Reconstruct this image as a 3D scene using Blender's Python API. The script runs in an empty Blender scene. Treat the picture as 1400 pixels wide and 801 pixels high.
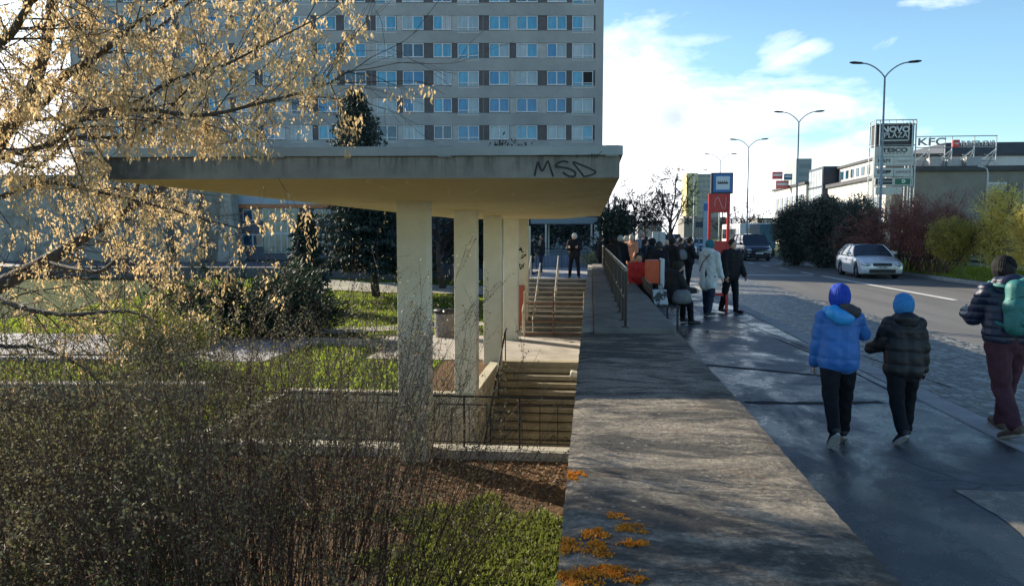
import bpy, bmesh, math, random
import numpy as np
from mathutils import Vector, Matrix, Euler
random.seed(7); np.random.seed(7)
S = bpy.context.scene
COL = S.collection
R = math.radians
EYE = 1.85; F = 1050.0
YAW = math.atan(108/F); PITCH = math.atan(80.5/F)
ZP = -1.95                      # level of the sunken park and plaza

# ------------------------------------------------------------------ camera
cam = bpy.data.cameras.new('camera'); cam_o = bpy.data.objects.new('camera', cam); COL.objects.link(cam_o)
cam_o.location = (0, 0, EYE); cam_o.rotation_euler = (math.pi/2-PITCH, 0, YAW)
cam.sensor_width = 36; cam.lens = 36*F/1400; cam.clip_start = 0.05; cam.clip_end = 5000
S.camera = cam_o
CR = Euler((math.pi/2-PITCH, 0, YAW)).to_matrix()
def ray(px, py): return CR @ Vector(((px-700)/F, (400.5-py)/F, -1))
def G(px, py, z=0.0):
    r = ray(px, py); t = (z-EYE)/r.z
    return Vector((r.x*t, r.y*t, z))
def P(px, py, Y):
    r = ray(px, py); t = Y/r.y
    return Vector((r.x*t, Y, EYE+r.z*t))

# ------------------------------------------------------------------ mesh builder
class MB:
    def __init__(s): s.v = []; s.f = []; s.mi = []
    def add(s, vs, fs, m=0):
        n = len(s.v); s.v.extend([tuple(p) for p in vs]); s.f.extend([tuple(i+n for i in f) for f in fs]); s.mi.extend([m]*len(fs))
    def box(s, c, d, rz=0, m=0, rx=0, ry=0):
        hx, hy, hz = d[0]/2, d[1]/2, d[2]/2
        M = Matrix.Rotation(rz, 3, 'Z') @ Matrix.Rotation(ry, 3, 'Y') @ Matrix.Rotation(rx, 3, 'X')
        vs = [Vector(c)+M @ Vector((x, y, z)) for x in (-hx, hx) for y in (-hy, hy) for z in (-hz, hz)]
        s.add(vs, [(0,1,3,2),(4,6,7,5),(0,4,5,1),(2,3,7,6),(0,2,6,4),(1,5,7,3)], m)
    def bb(s, x0, x1, y0, y1, z0, z1, m=0):
        s.box(((x0+x1)/2, (y0+y1)/2, (z0+z1)/2), (abs(x1-x0), abs(y1-y0), abs(z1-z0)), 0, m)
    def tube(s, pts, rad, n=6, m=0, cap=True):
        pts = [Vector(p) for p in pts]
        if not hasattr(rad, '__len__'): rad = [rad]*len(pts)
        k = len(s.v); up = None
        for i, p in enumerate(pts):
            a = pts[max(i-1, 0)]; b = pts[min(i+1, len(pts)-1)]
            d = (b-a)
            if d.length < 1e-9: d = Vector((0, 0, 1))
            d.normalize()
            if up is None:
                up = Vector((1, 0, 0)) if abs(d.x) < .8 else Vector((0, 1, 0))
            u = up - d*up.dot(d)
            if u.length < 1e-6: u = Vector((0, 1, 0)) - d*d.y
            u.normalize(); w = d.cross(u); up = u
            for j in range(n):
                t = 2*math.pi*j/n
                s.v.append(tuple(p + (u*math.cos(t)+w*math.sin(t))*rad[i]))
        for i in range(len(pts)-1):
            for j in range(n):
                a = k+i*n+j; b = k+i*n+(j+1) % n
                s.f.append((a, b, b+n, a+n)); s.mi.append(m)
        if cap and n > 2:
            s.f.append(tuple(k+n-1-j for j in range(n))); s.mi.append(m)
            s.f.append(tuple(k+(len(pts)-1)*n+j for j in range(n))); s.mi.append(m)
    def lathe(s, c, prof, n=20, m=0, sx=1, sy=1):
        k = len(s.v); c = Vector(c)
        for r, z in prof:
            for j in range(n):
                t = 2*math.pi*j/n
                s.v.append((c.x+r*sx*math.cos(t), c.y+r*sy*math.sin(t), c.z+z))
        for i in range(len(prof)-1):
            for j in range(n):
                a = k+i*n+j; b = k+i*n+(j+1) % n
                s.f.append((a, b, b+n, a+n)); s.mi.append(m)
        s.f.append(tuple(k+n-1-j for j in range(n))); s.mi.append(m)
        s.f.append(tuple(k+(len(prof)-1)*n+j for j in range(n))); s.mi.append(m)
    def prism(s, poly, z0, z1, m=0):
        n = len(poly); k = len(s.v)
        s.v.extend([(p[0], p[1], z0) for p in poly]); s.v.extend([(p[0], p[1], z1) for p in poly])
        s.f.append(tuple(k+n-1-i for i in range(n))); s.f.append(tuple(k+n+i for i in range(n))); s.mi += [m, m]
        for i in range(n):
            j = (i+1) % n; s.f.append((k+i, k+j, k+n+j, k+n+i)); s.mi.append(m)
    def ell(s, c, r, m=0, nu=10, nv=8, rot=None):
        c = Vector(c); k = len(s.v)
        for i in range(nv+1):
            ph = math.pi*i/nv
            for j in range(nu):
                t = 2*math.pi*j/nu
                q = Vector((r[0]*math.sin(ph)*math.cos(t), r[1]*math.sin(ph)*math.sin(t), r[2]*math.cos(ph)))
                if rot is not None: q = rot @ q
                s.v.append(tuple(c+q))
        for i in range(nv):
            for j in range(nu):
                a = k+i*nu+j; b = k+i*nu+(j+1) % nu
                s.f.append((a, a+nu, b+nu, b)); s.mi.append(m)
    def strip(s, pts, w, nrm, th=0.002, m=0):      # flat painted stroke with a little thickness
        nrm = Vector(nrm).normalized(); pts = [Vector(p) for p in pts]
        for i in range(len(pts)-1):
            d = (pts[i+1]-pts[i])
            if d.length < 1e-6: continue
            d.normalize(); e = d.cross(nrm)*w/2
            a, b = pts[i]-d*w*.3, pts[i+1]+d*w*.3
            vs = [a-e, a+e, b+e, b-e]; vs += [q+nrm*th for q in vs]
            s.add(vs, [(0,1,2,3),(7,6,5,4),(0,4,5,1),(1,5,6,2),(2,6,7,3),(3,7,4,0)], m)
    def build(s, name, mats, parent=None, world=False, smooth=False, bevel=0, seg=2, auto=False):
        me = bpy.data.meshes.new(name)
        v = s.v
        if world and parent is not None:
            o = parent.location; v = [(p[0]-o.x, p[1]-o.y, p[2]-o.z) for p in v]
        me.from_pydata(v, [], s.f)
        if not isinstance(mats, (list, tuple)): mats = [mats]
        for m in mats: me.materials.append(m)
        if len(mats) > 1: me.polygons.foreach_set('material_index', s.mi)
        if smooth: me.polygons.foreach_set('use_smooth', [True]*len(me.polygons))
        if not world or True:
            bm = bmesh.new(); bm.from_mesh(me)
            if len(bm.faces) < 60000: bmesh.ops.recalc_face_normals(bm, faces=bm.faces)
            bm.to_mesh(me); bm.free()
        me.update()
        ob = bpy.data.objects.new(name, me); COL.objects.link(ob)
        if parent is not None: ob.parent = parent
        if bevel:
            b = ob.modifiers.new('bevel', 'BEVEL'); b.width = bevel; b.segments = seg; b.limit_method = 'ANGLE'
            if auto: b.harden_normals = False
        return ob

def origin_to(ob, loc):
    loc = Vector(loc); me = ob.data
    co = np.empty(len(me.vertices)*3); me.vertices.foreach_get('co', co); co = co.reshape(-1, 3)-np.array(loc)
    me.vertices.foreach_set('co', co.ravel()); ob.location = loc; me.update(); return ob

def quads(name, V, n, mats, parent=None, world=True, smooth=False, mi=None):
    """V: (k*n,3) array, k faces of n corners each"""
    V = np.asarray(V, dtype=np.float32).reshape(-1, 3).copy()
    if world and parent is not None: V -= np.array(parent.location, dtype=np.float32)
    k = len(V)//n
    me = bpy.data.meshes.new(name); me.vertices.add(len(V)); me.vertices.foreach_set('co', V.ravel())
    me.loops.add(k*n); me.loops.foreach_set('vertex_index', np.arange(k*n, dtype=np.int32))
    me.polygons.add(k); me.polygons.foreach_set('loop_start', np.arange(0, k*n, n, dtype=np.int32))
    if not isinstance(mats, (list, tuple)): mats = [mats]
    for m in mats: me.materials.append(m)
    if mi is not None: me.polygons.foreach_set('material_index', np.asarray(mi, dtype=np.int32))
    me.update(calc_edges=True); me.validate()
    ob = bpy.data.objects.new(name, me); COL.objects.link(ob)
    if parent is not None: ob.parent = parent
    return ob

def leafquads(pts, dirs, L, W, jitter=.5, curl=0.0):
    """diamond leaves starting at pts along dirs. returns (k*4,3)"""
    pts = np.asarray(pts, float); dirs = np.asarray(dirs, float); k = len(pts)
    if k == 0: return np.zeros((0, 3))
    d = dirs/np.maximum(np.linalg.norm(dirs, axis=1, keepdims=True), 1e-9)
    d = d+np.random.normal(0, jitter, (k, 3)); d /= np.linalg.norm(d, axis=1, keepdims=True)
    r = np.random.normal(0, 1, (k, 3)); w = np.cross(d, r); w /= np.maximum(np.linalg.norm(w, axis=1, keepdims=True), 1e-9)
    L = L*np.random.uniform(.6, 1.25, (k, 1)); W = W*np.random.uniform(.7, 1.2, (k, 1))
    nrm = np.cross(d, w)
    a = pts; b = pts+d*L*.45+w*W*.5+nrm*L*curl; c = pts+d*L; e = pts+d*L*.45-w*W*.5+nrm*L*curl
    return np.stack([a, b, c, e], 1).reshape(-1, 3)

# ------------------------------------------------------------------ tagging
def tag(o, label=None, cat=None, group=None, kind=None):
    if label: o['label'] = label
    if cat: o['category'] = cat
    if group: o['group'] = group
    if kind: o['kind'] = kind
    return o
def thing(name, label, cat, loc=(0, 0, 0), rz=0, group=None):
    o = bpy.data.objects.new(name, None); COL.objects.link(o); o.location = loc; o.rotation_euler = (0, 0, rz)
    o.empty_display_size = .2
    return tag(o, label, cat, group)
def structure(o): o['kind'] = 'structure'; return o
def copy_tree(o, parent=None):
    c = o.copy(); COL.objects.link(c); c.parent = parent
    for ch in list(o.children):
        copy_tree(ch, c)
    return c

# ------------------------------------------------------------------ materials
def newmat(name):
    m = bpy.data.materials.new(name); m.use_nodes = True
    nt = m.node_tree; b = nt.nodes['Principled BSDF']; return m, nt, b
def lk(nt, a, b): nt.links.new(a, b)
def c4(c): return (c[0], c[1], c[2], 1)
def noise(nt, scale, detail=4, rough=.6, vec=None, dist=0):
    n = nt.nodes.new('ShaderNodeTexNoise'); n.inputs['Scale'].default_value = scale; n.inputs['Detail'].default_value = detail
    n.inputs['Roughness'].default_value = rough; n.inputs['Distortion'].default_value = dist
    if vec is not None: lk(nt, vec, n.inputs['Vector'])
    return n.outputs['Fac']
def coord(nt, kind='Object', scale=(1, 1, 1), rot=(0, 0, 0)):
    t = nt.nodes.new('ShaderNodeTexCoord'); mp = nt.nodes.new('ShaderNodeMapping'); mp.inputs['Scale'].default_value = scale
    mp.inputs['Rotation'].default_value = rot
    lk(nt, t.outputs[kind], mp.inputs['Vector']); return mp.outputs['Vector']
def worldpos(nt, scale=(1, 1, 1), rot=(0, 0, 0)):
    t = nt.nodes.new('ShaderNodeNewGeometry'); mp = nt.nodes.new('ShaderNodeMapping'); mp.inputs['Scale'].default_value = scale
    mp.inputs['Rotation'].default_value = rot
    lk(nt, t.outputs['Position'], mp.inputs['Vector']); return mp.outputs['Vector']
def ramp(nt, fac, stops, interp='LINEAR'):
    r = nt.nodes.new('ShaderNodeValToRGB'); r.color_ramp.interpolation = interp
    el = r.color_ramp.elements
    while len(el) < len(stops): el.new(.5)
    for e, (p, c) in zip(el, stops): e.position = p; e.color = c4(c) if hasattr(c, '__len__') else (c, c, c, 1)
    lk(nt, fac, r.inputs['Fac']); return r.outputs['Color']
def mixc(nt, fac, a, b, mode='MIX'):
    m = nt.nodes.new('ShaderNodeMix'); m.data_type = 'RGBA'; m.blend_type = mode
    if hasattr(fac, 'is_linked') or hasattr(fac, 'node'): lk(nt, fac, m.inputs[0])
    else: m.inputs[0].default_value = fac
    for i, x in ((6, a), (7, b)):
        if hasattr(x, 'node'): lk(nt, x, m.inputs[i])
        else: m.inputs[i].default_value = c4(x)
    return m.outputs[2]
def math_(nt, op, a, b=None, clamp=False):
    m = nt.nodes.new('ShaderNodeMath'); m.operation = op; m.use_clamp = clamp
    for i, x in ((0, a), (1, b)):
        if x is None: continue
        if hasattr(x, 'node'): lk(nt, x, m.inputs[i])
        else: m.inputs[i].default_value = x
    return m.outputs[0]
def bump(nt, b, h, strength=.3, dist=.02):
    n = nt.nodes.new('ShaderNodeBump'); n.inputs['Strength'].default_value = strength; n.inputs['Distance'].default_value = dist
    lk(nt, h, n.inputs['Height']); lk(nt, n.outputs['Normal'], b.inputs['Normal']); return n
_mc = {}
def pm(name, c1, c2=None, scale=6, rough=.7, bmp=0, bscale=None, metal=0, spec=.5, lo=.35, hi=.65, coat=0, sheen=0, stretch=(1, 1, 1), wpos=False, detail=5):
    if name in _mc: return _mc[name]
    m, nt, b = newmat(name)
    b.inputs['Base Color'].default_value = c4(c1); b.inputs['Roughness'].default_value = rough; b.inputs['Metallic'].default_value = metal
    b.inputs['Specular IOR Level'].default_value = spec; b.inputs['Coat Weight'].default_value = coat
    b.inputs['Sheen Weight'].default_value = sheen
    if c2 is not None or bmp:
        v = worldpos(nt, stretch) if wpos else coord(nt, 'Object', stretch)
    if c2 is not None:
        f = noise(nt, scale, detail, .65, v); lk(nt, ramp(nt, f, [(lo, c1), (hi, c2)]), b.inputs['Base Color'])
    if bmp:
        f2 = noise(nt, bscale or scale*4, 5, .7, v); bump(nt, b, f2, bmp, .02)
    _mc[name] = m; return m
def leafmat(name, c1, c2, trans=.35, scale=1.5, rough=.55, tcol=None):
    if name in _mc: return _mc[name]
    m, nt, b = newmat(name); b.inputs['Roughness'].default_value = rough; b.inputs['Specular IOR Level'].default_value = .3
    g = nt.nodes.new('ShaderNodeNewGeometry')
    f = nt.nodes.new('ShaderNodeMath'); f.operation = 'MULTIPLY_ADD'
    n = noise(nt, scale, 3, .6, worldpos(nt)); lk(nt, g.outputs['Random Per Island'], f.inputs[0]); f.inputs[1].default_value = .55
    n2 = math_(nt, 'MULTIPLY', n, .6); lk(nt, n2, f.inputs[2])
    col = ramp(nt, f.outputs[0], [(.25, c1), (.8, c2)])
    lk(nt, col, b.inputs['Base Color'])
    t = nt.nodes.new('ShaderNodeBsdfTranslucent'); lk(nt, mixc(nt, .5, col, tcol or c2), t.inputs['Color'])
    mx = nt.nodes.new('ShaderNodeMixShader'); mx.inputs[0].default_value = trans
    lk(nt, b.outputs[0], mx.inputs[1]); lk(nt, t.outputs[0], mx.inputs[2])
    lk(nt, mx.outputs[0], nt.nodes['Material Output'].inputs['Surface']); _mc[name] = m; return m
def glassmat(name, col, rough=.04, spec=.8, metal=0.0):
    return pm(name, col, rough=rough, spec=spec, metal=metal, coat=.6)

def text_mesh(name, txt, size, mat, parent, loc, rot, ext=.004, align='CENTER', sx=1, bold=0):
    cu = bpy.data.curves.new(name, 'FONT'); cu.body = txt; cu.size = size; cu.extrude = ext; cu.align_x = align; cu.align_y = 'CENTER'
    cu.offset = bold
    t = bpy.data.objects.new('tmp', cu); COL.objects.link(t)
    dg = bpy.context.evaluated_depsgraph_get(); me = bpy.data.meshes.new_from_object(t.evaluated_get(dg)); me.name = name
    bpy.data.objects.remove(t); bpy.data.curves.remove(cu)
    me.materials.clear(); me.materials.append(mat)
    o = bpy.data.objects.new(name, me); COL.objects.link(o); o.parent = parent; o.location = loc; o.rotation_euler = rot; o.scale = (sx, 1, 1)
    return o

# ------------------------------------------------------------------ sun, sky, colour management
SUN_EL = R(22.5)
sd = Vector((-.83, .56, 0)).normalized()
SUNV = Vector((sd.x*math.cos(SUN_EL), sd.y*math.cos(SUN_EL), math.sin(SUN_EL)))
sun = bpy.data.lights.new('sun', 'SUN'); sun.energy = 5.0; sun.angle = R(.5); sun.color = (1, .89, .72)
so = bpy.data.objects.new('sun', sun); COL.objects.link(so); so.location = (-60, 40, 60)
so.rotation_euler = SUNV.to_track_quat('Z', 'Y').to_euler()
w = bpy.data.worlds.new('World'); S.world = w; w.use_nodes = True
nt = w.node_tree; bg = nt.nodes['Background']; bg.inputs['Strength'].default_value = .086
sky = nt.nodes.new('ShaderNodeTexSky'); sky.sky_type = 'NISHITA'; sky.sun_disc = False; sky.sun_elevation = SUN_EL
sky.sun_rotation = math.atan2(SUNV.x, SUNV.y)
sky.air_density = 1.0; sky.dust_density = .6; sky.ozone_density = 2.0; sky.altitude = 200
tc = nt.nodes.new('ShaderNodeTexCoord'); sep = nt.nodes.new('ShaderNodeSeparateXYZ'); lk(nt, tc.outputs['Generated'], sep.inputs[0])
X, Y, Z = sep.outputs
zc = math_(nt, 'ADD', math_(nt, 'MAXIMUM', Z, 0.0), .16)
cmb = nt.nodes.new('ShaderNodeCombineXYZ'); lk(nt, math_(nt, 'DIVIDE', X, zc), cmb.inputs[0]); lk(nt, math_(nt, 'DIVIDE', Y, zc), cmb.inputs[1])
mp = nt.nodes.new('ShaderNodeMapping'); mp.inputs['Location'].default_value = (3.1, 1.7, 0); mp.inputs['Scale'].default_value = (.8, .5, 1); lk(nt, cmb.outputs[0], mp.inputs['Vector'])
n1 = noise(nt, 1.3, 9, .58, mp.outputs[0], .25)
mp2 = nt.nodes.new('ShaderNodeMapping'); mp2.inputs['Scale'].default_value = (5, 5, 13); lk(nt, tc.outputs['Generated'], mp2.inputs['Vector'])
n2 = noise(nt, 1.0, 8, .6, mp2.outputs[0], .4)
# bank of cloud low over the far end of the street, thinning upward and to the right
lim = math_(nt, 'MULTIPLY', math_(nt, 'MINIMUM', math_(nt, 'SUBTRACT', .265, math_(nt, 'MULTIPLY', X, .40)), .29), math_(nt, 'MULTIPLY', math_(nt, 'ADD', Y, .35), 2.0, True))
bank = math_(nt, 'MULTIPLY', math_(nt, 'SUBTRACT', lim, Z), 6.0)
def puff(az, el, sx, sz, amp):
    a = math_(nt, 'MULTIPLY', math_(nt, 'SUBTRACT', X, az), 1/sx); b = math_(nt, 'MULTIPLY', math_(nt, 'SUBTRACT', Z, el), 1/sz)
    r2 = math_(nt, 'ADD', math_(nt, 'MULTIPLY', a, a), math_(nt, 'MULTIPLY', b, b))
    return math_(nt, 'MULTIPLY', math_(nt, 'MAXIMUM', math_(nt, 'SUBTRACT', 1.0, r2), 0.0), amp)
def dirof(px, py): d = ray(px, py).normalized(); return d.x, d.z
acc = bank
for (px, py, sx, sz, amp) in ((1085, 68, .05, .03, .50), (1195, 58, .08, .018, .42), (1340, -10, .12, .022, .75), (985, 52, .08, .010, .14)):
    dx, dz = dirof(px, py); acc = math_(nt, 'ADD', acc, puff(dx, dz, sx, sz, amp))
f = math_(nt, 'ADD', acc, math_(nt, 'MULTIPLY', math_(nt, 'SUBTRACT', n2, .5), 2.0))
f = math_(nt, 'ADD', f, math_(nt, 'MULTIPLY', math_(nt, 'SUBTRACT', n1, .56), .8))
mask = math_(nt, 'MULTIPLY', math_(nt, 'ADD', f, .06), 1.7, True)
dx, dz = dirof(925, 160); grey = puff(dx, dz, .045, .034, 1.0)
dx, dz = dirof(1110, 195); grey = math_(nt, 'ADD', grey, puff(dx, dz, .06, .018, .5))
grey = math_(nt, 'MULTIPLY', grey, math_(nt, 'MULTIPLY', math_(nt, 'SUBTRACT', n2, .36), 4.2, True), True)
CLOUD = (11.2, 11.4, 11.8)
cc = mixc(nt, grey, CLOUD, (5.2, 5.9, 6.6))
sky_tint = ramp(nt, Z, [(.22, (1.22, 1.45, 1.46)), (.62, (.70, .80, .93))])      # lifts the low sky, dims the unseen sky overhead to cut fill light
tint = mixc(nt, 1.0, sky.outputs[0], sky_tint, 'MULTIPLY')
lk(nt, mixc(nt, mask, tint, cc), bg.inputs['Color'])
S.render.engine = 'CYCLES'
S.view_settings.view_transform = 'Standard'; S.view_settings.look = 'None'; S.view_settings.gamma = 1; S.view_settings.exposure = .86
S.cycles.max_bounces = 6; S.cycles.transparent_max_bounces = 6; S.cycles.diffuse_bounces = 3
# ================================================================== materials of the setting
def concrete(name, c1, c2, stain=(.07,.065,.055), sc=3.0, amt=.5, bmp=.25, spots=True, wpos=True, rough=.85):
    m, nt, b = newmat(name); v = worldpos(nt)
    a = ramp(nt, noise(nt, sc, 7, .65, v), [(.3, c1), (.7, c2)])
    s = ramp(nt, noise(nt, sc*.35, 8, .72, v, .4), [(.5-.12*amt, 0), (.62, 1)])
    a = mixc(nt, math_(nt, 'MULTIPLY', s, amt), a, stain)
    if spots:
        s2 = ramp(nt, noise(nt, sc*14, 4, .7, v), [(.58, 0), (.68, 1)])
        a = mixc(nt, math_(nt, 'MULTIPLY', s2, .35), a, stain)
    lk(nt, a, b.inputs['Base Color']); b.inputs['Roughness'].default_value = rough; b.inputs['Specular IOR Level'].default_value = .3
    bump(nt, b, noise(nt, sc*12, 6, .75, v), bmp, .02)
    _mc[name] = m; return m

def wall_top_mat():
    m, nt, b = newmat('lichen_shadow_concrete'); v = worldpos(nt); vs = worldpos(nt, (1.0, 2.6, 1), (0, 0, .35))
    a = ramp(nt, noise(nt, 2.2, 8, .7, v), [(.3, (.19, .165, .125)), (.7, (.52, .445, .34))])
    st = ramp(nt, noise(nt, 1.1, 9, .74, vs, .5), [(.44, 0), (.55, 1)])
    a = mixc(nt, math_(nt, 'MULTIPLY', st, .88), a, (.045, .043, .040))  # lichen stains, deepened to carry tree-shadow streaks across the lit slab
    fine = ramp(nt, noise(nt, 30, 5, .8, v), [(.45, 0), (.62, 1)])
    a = mixc(nt, math_(nt, 'MULTIPLY', fine, .5), a, (.05, .048, .043))
    n3 = nt.nodes.new('ShaderNodeTexVoronoi'); n3.inputs['Scale'].default_value = 16; lk(nt, v, n3.inputs['Vector'])
    gate = ramp(nt, noise(nt, 2.7, 5, .6, v), [(.5, 0), (.58, 1)])
    sp = math_(nt, 'MULTIPLY', ramp(nt, n3.outputs['Distance'], [(.14, 1), (.22, 0)]), gate)
    a = mixc(nt, math_(nt, 'MULTIPLY', sp, .55), a, (.42, .41, .37))
    rust = ramp(nt, noise(nt, 3.1, 6, .7, v, .3), [(.6, 0), (.72, 1)])
    a = mixc(nt, math_(nt, 'MULTIPLY', rust, .4), a, (.22, .12, .045))
    lk(nt, a, b.inputs['Base Color']); b.inputs['Roughness'].default_value = .8; b.inputs['Specular IOR Level'].default_value = .35
    h = math_(nt, 'ADD', noise(nt, 9, 8, .75, v), math_(nt, 'MULTIPLY', fine, -.3)); bump(nt, b, h, .9, .03)
    return m

def wet_asphalt(name, dry=(.034, .042, .056), wet=(.007, .012, .020), sc=1.0, bias=.0, sheen_r=.07):
    m, nt, b = newmat(name); v = worldpos(nt, (1, .55, 1), (0, 0, .2)); vf = worldpos(nt)
    n = noise(nt, sc, 8, .68, v, .5)
    wetm = ramp(nt, n, [(.42+bias, 0), (.56+bias, 1)])
    n2 = noise(nt, sc*60, 4, .8, vf)
    gr = ramp(nt, n2, [(.35, tuple(x*.6 for x in dry)), (.65, tuple(x*1.45 for x in dry))])
    gr = mixc(nt, ramp(nt, noise(nt, sc*4, 6, .7, vf, .3), [(.5, 0), (.62, 1)]), gr, tuple(x*2.0 for x in dry))
    gr = mixc(nt, ramp(nt, noise(nt, 85, 3, .8, vf), [(.60, 0), (.66, 1)]), gr, tuple(x*3.2 for x in dry))
    vk = nt.nodes.new('ShaderNodeTexVoronoi'); vk.feature = 'DISTANCE_TO_EDGE'; vk.inputs['Scale'].default_value = .55; wd_ = mixc(nt, .12, vf, (0, 0, 0)); nv = nt.nodes.new('ShaderNodeTexNoise'); nv.inputs['Scale'].default_value = 3; lk(nt, vf, nv.inputs['Vector']); lk(nt, mixc(nt, .16, vf, nv.outputs['Color']), vk.inputs['Vector'])
    gr = mixc(nt, ramp(nt, vk.outputs['Distance'], [(.002, 1), (.008, 0)]), gr, (.006, .006, .007))
    lk(nt, mixc(nt, wetm, gr, wet), b.inputs['Base Color'])
    rr = nt.nodes.new('ShaderNodeMapRange'); rr.inputs['To Min'].default_value = .55; rr.inputs['To Max'].default_value = sheen_r
    pud = ramp(nt, noise(nt, sc*2.6, 6, .7, vf, .4), [(.46, 0), (.6, 1)])
    lk(nt, math_(nt, 'MULTIPLY', wetm, math_(nt, 'ADD', math_(nt, 'MULTIPLY', pud, .5), .5)), rr.inputs['Value']); lk(nt, rr.outputs[0], b.inputs['Roughness'])
    b.inputs['Specular IOR Level'].default_value = .6
    bs = nt.nodes.new('ShaderNodeMapRange'); bs.inputs['To Min'].default_value = .9; bs.inputs['To Max'].default_value = .28; lk(nt, wetm, bs.inputs['Value'])
    bn = bump(nt, b, n2, .5, .012); lk(nt, bs.outputs[0], bn.inputs['Strength'])
    return m

def dry_asphalt():
    m, nt, b = newmat('road_asphalt'); v = worldpos(nt, (1.6, .22, 1)); vf = worldpos(nt)
    a = ramp(nt, noise(nt, .8, 7, .65, v), [(.3, (.135, .13, .12)), (.7, (.205, .198, .185))])
    a = mixc(nt, ramp(nt, noise(nt, 40, 4, .8, vf), [(.4, .0), (.7, .5)]), a, (.05, .05, .05))
    v2 = worldpos(nt, (.9, .02, 1)); a = mixc(nt, ramp(nt, noise(nt, 2.2, 4, .6, v2), [(.5, 0), (.7, .45)]), a, (.07, .068, .065))
    lk(nt, a, b.inputs['Base Color']); b.inputs['Roughness'].default_value = .72
    bump(nt, b, noise(nt, 60, 4, .8, vf), .4, .01); return m

def cobble_mat():
    m, nt, b = newmat('cobble_setts'); v = worldpos(nt, (7.4, 7.4, 1))
    br = nt.nodes.new('ShaderNodeTexVoronoi'); br.feature = 'DISTANCE_TO_EDGE'; br.inputs['Scale'].default_value = 1; br.inputs['Randomness'].default_value = .55; lk(nt, v, br.inputs['Vector'])
    vc = nt.nodes.new('ShaderNodeTexVoronoi'); vc.inputs['Scale'].default_value = 1; vc.inputs['Randomness'].default_value = .55; lk(nt, v, vc.inputs['Vector'])
    hs = nt.nodes.new('ShaderNodeSeparateColor'); lk(nt, vc.outputs['Color'], hs.inputs[0])
    stone = ramp(nt, hs.outputs[0], [(0, (.07, .07, .072)), (1, (.34, .33, .30))])
    e = ramp(nt, br.outputs['Distance'], [(.03, 0), (.13, 1)])
    lk(nt, mixc(nt, e, (.05, .045, .038), stone), b.inputs['Base Color']); b.inputs['Roughness'].default_value = .45
    h = math_(nt, 'ADD', e, math_(nt, 'MULTIPLY', noise(nt, 3, 4, .7, v), .4)); bump(nt, b, h, .9, .03); return m

def ground_mat():
    m, nt, b = newmat('park_ground'); v = worldpos(nt)
    g1 = ramp(nt, noise(nt, 1.1, 8, .7, v), [(.3, (.055, .085, .018)), (.55, (.095, .14, .028)), (.75, (.14, .17, .045))])
    fine = ramp(nt, noise(nt, 22, 6, .8, v), [(.3, .35), (.7, 1)])
    g1 = mixc(nt, 1.0, g1, fine, 'MULTIPLY')
    dirt = ramp(nt, noise(nt, 5, 8, .75, v), [(.3, (.10, .06, .035)), (.7, (.26, .17, .10))])
    # bare brown earth beside the stair pit: a patch with its own place
    sx = nt.nodes.new('ShaderNodeSeparateXYZ'); lk(nt, v, sx.inputs[0])
    def box(x0, x1, y0, y1, soft):
        def s(a, c, sgn): return math_(nt, 'MULTIPLY', math_(nt, 'SUBTRACT', a, c) if sgn > 0 else math_(nt, 'SUBTRACT', c, a), 1/soft, True)
        return math_(nt, 'MULTIPLY', math_(nt, 'MULTIPLY', s(sx.outputs[0], x0, 1), s(sx.outputs[0], x1, -1)), math_(nt, 'MULTIPLY', s(sx.outputs[1], y0, 1), s(sx.outputs[1], y1, -1)))
    mk = math_(nt, 'ADD', math_(nt, 'ADD', box(-6.5, 1, 9.7, 13.4, .8), box(-4.6, -2, 15.5, 24, .8)), box(-9, -1.7, 2, 9.9, .6))
    mk = math_(nt, 'ADD', math_(nt, 'MULTIPLY', mk, 1.6), math_(nt, 'MULTIPLY', math_(nt, 'SUBTRACT', noise(nt, 2.5, 7, .7, v), .5), 1.5))
    mk = math_(nt, 'MULTIPLY', math_(nt, 'SUBTRACT', mk, .45), 4, True)
    lk(nt, mixc(nt, mk, g1, dirt), b.inputs['Base Color']); b.inputs['Roughness'].default_value = .95; b.inputs['Specular IOR Level'].default_value = .1
    bump(nt, b, noise(nt, 14, 7, .8, v), 1.0, .06); return m

M_conc = concrete('plain_concrete', (.33, .31, .27), (.45, .43, .38))
M_concl = concrete('light_concrete', (.48, .45, .38), (.60, .57, .50), amt=.25)
M_concd = concrete('dark_concrete', (.17, .16, .14), (.26, .25, .22))
M_walltop = wall_top_mat()
M_side = wet_asphalt('wet_asphalt')
M_road = dry_asphalt(); M_cob = cobble_mat(); M_ground = ground_mat()
M_paint = pm('road_paint', (.52, .52, .49), (.74, .74, .7), 9, .6, lo=.3, hi=.6, wpos=True)
M_kerb = concrete('kerb_granite', (.28, .28, .27), (.42, .41, .39), amt=.2)
M_paving = concrete('pale_paving', (.42, .38, .33), (.55, .50, .43), sc=1.6, amt=.35)
M_pathfar = concrete('far_paving', (.34, .33, .33), (.45, .43, .42), sc=1.0, amt=.3)
M_black = pm('black_paint', (.012, .012, .014), (.03, .026, .024), 20, .45)
M_tar = pm('tar', (.006, .006, .007), rough=.75, spec=.2)

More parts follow.
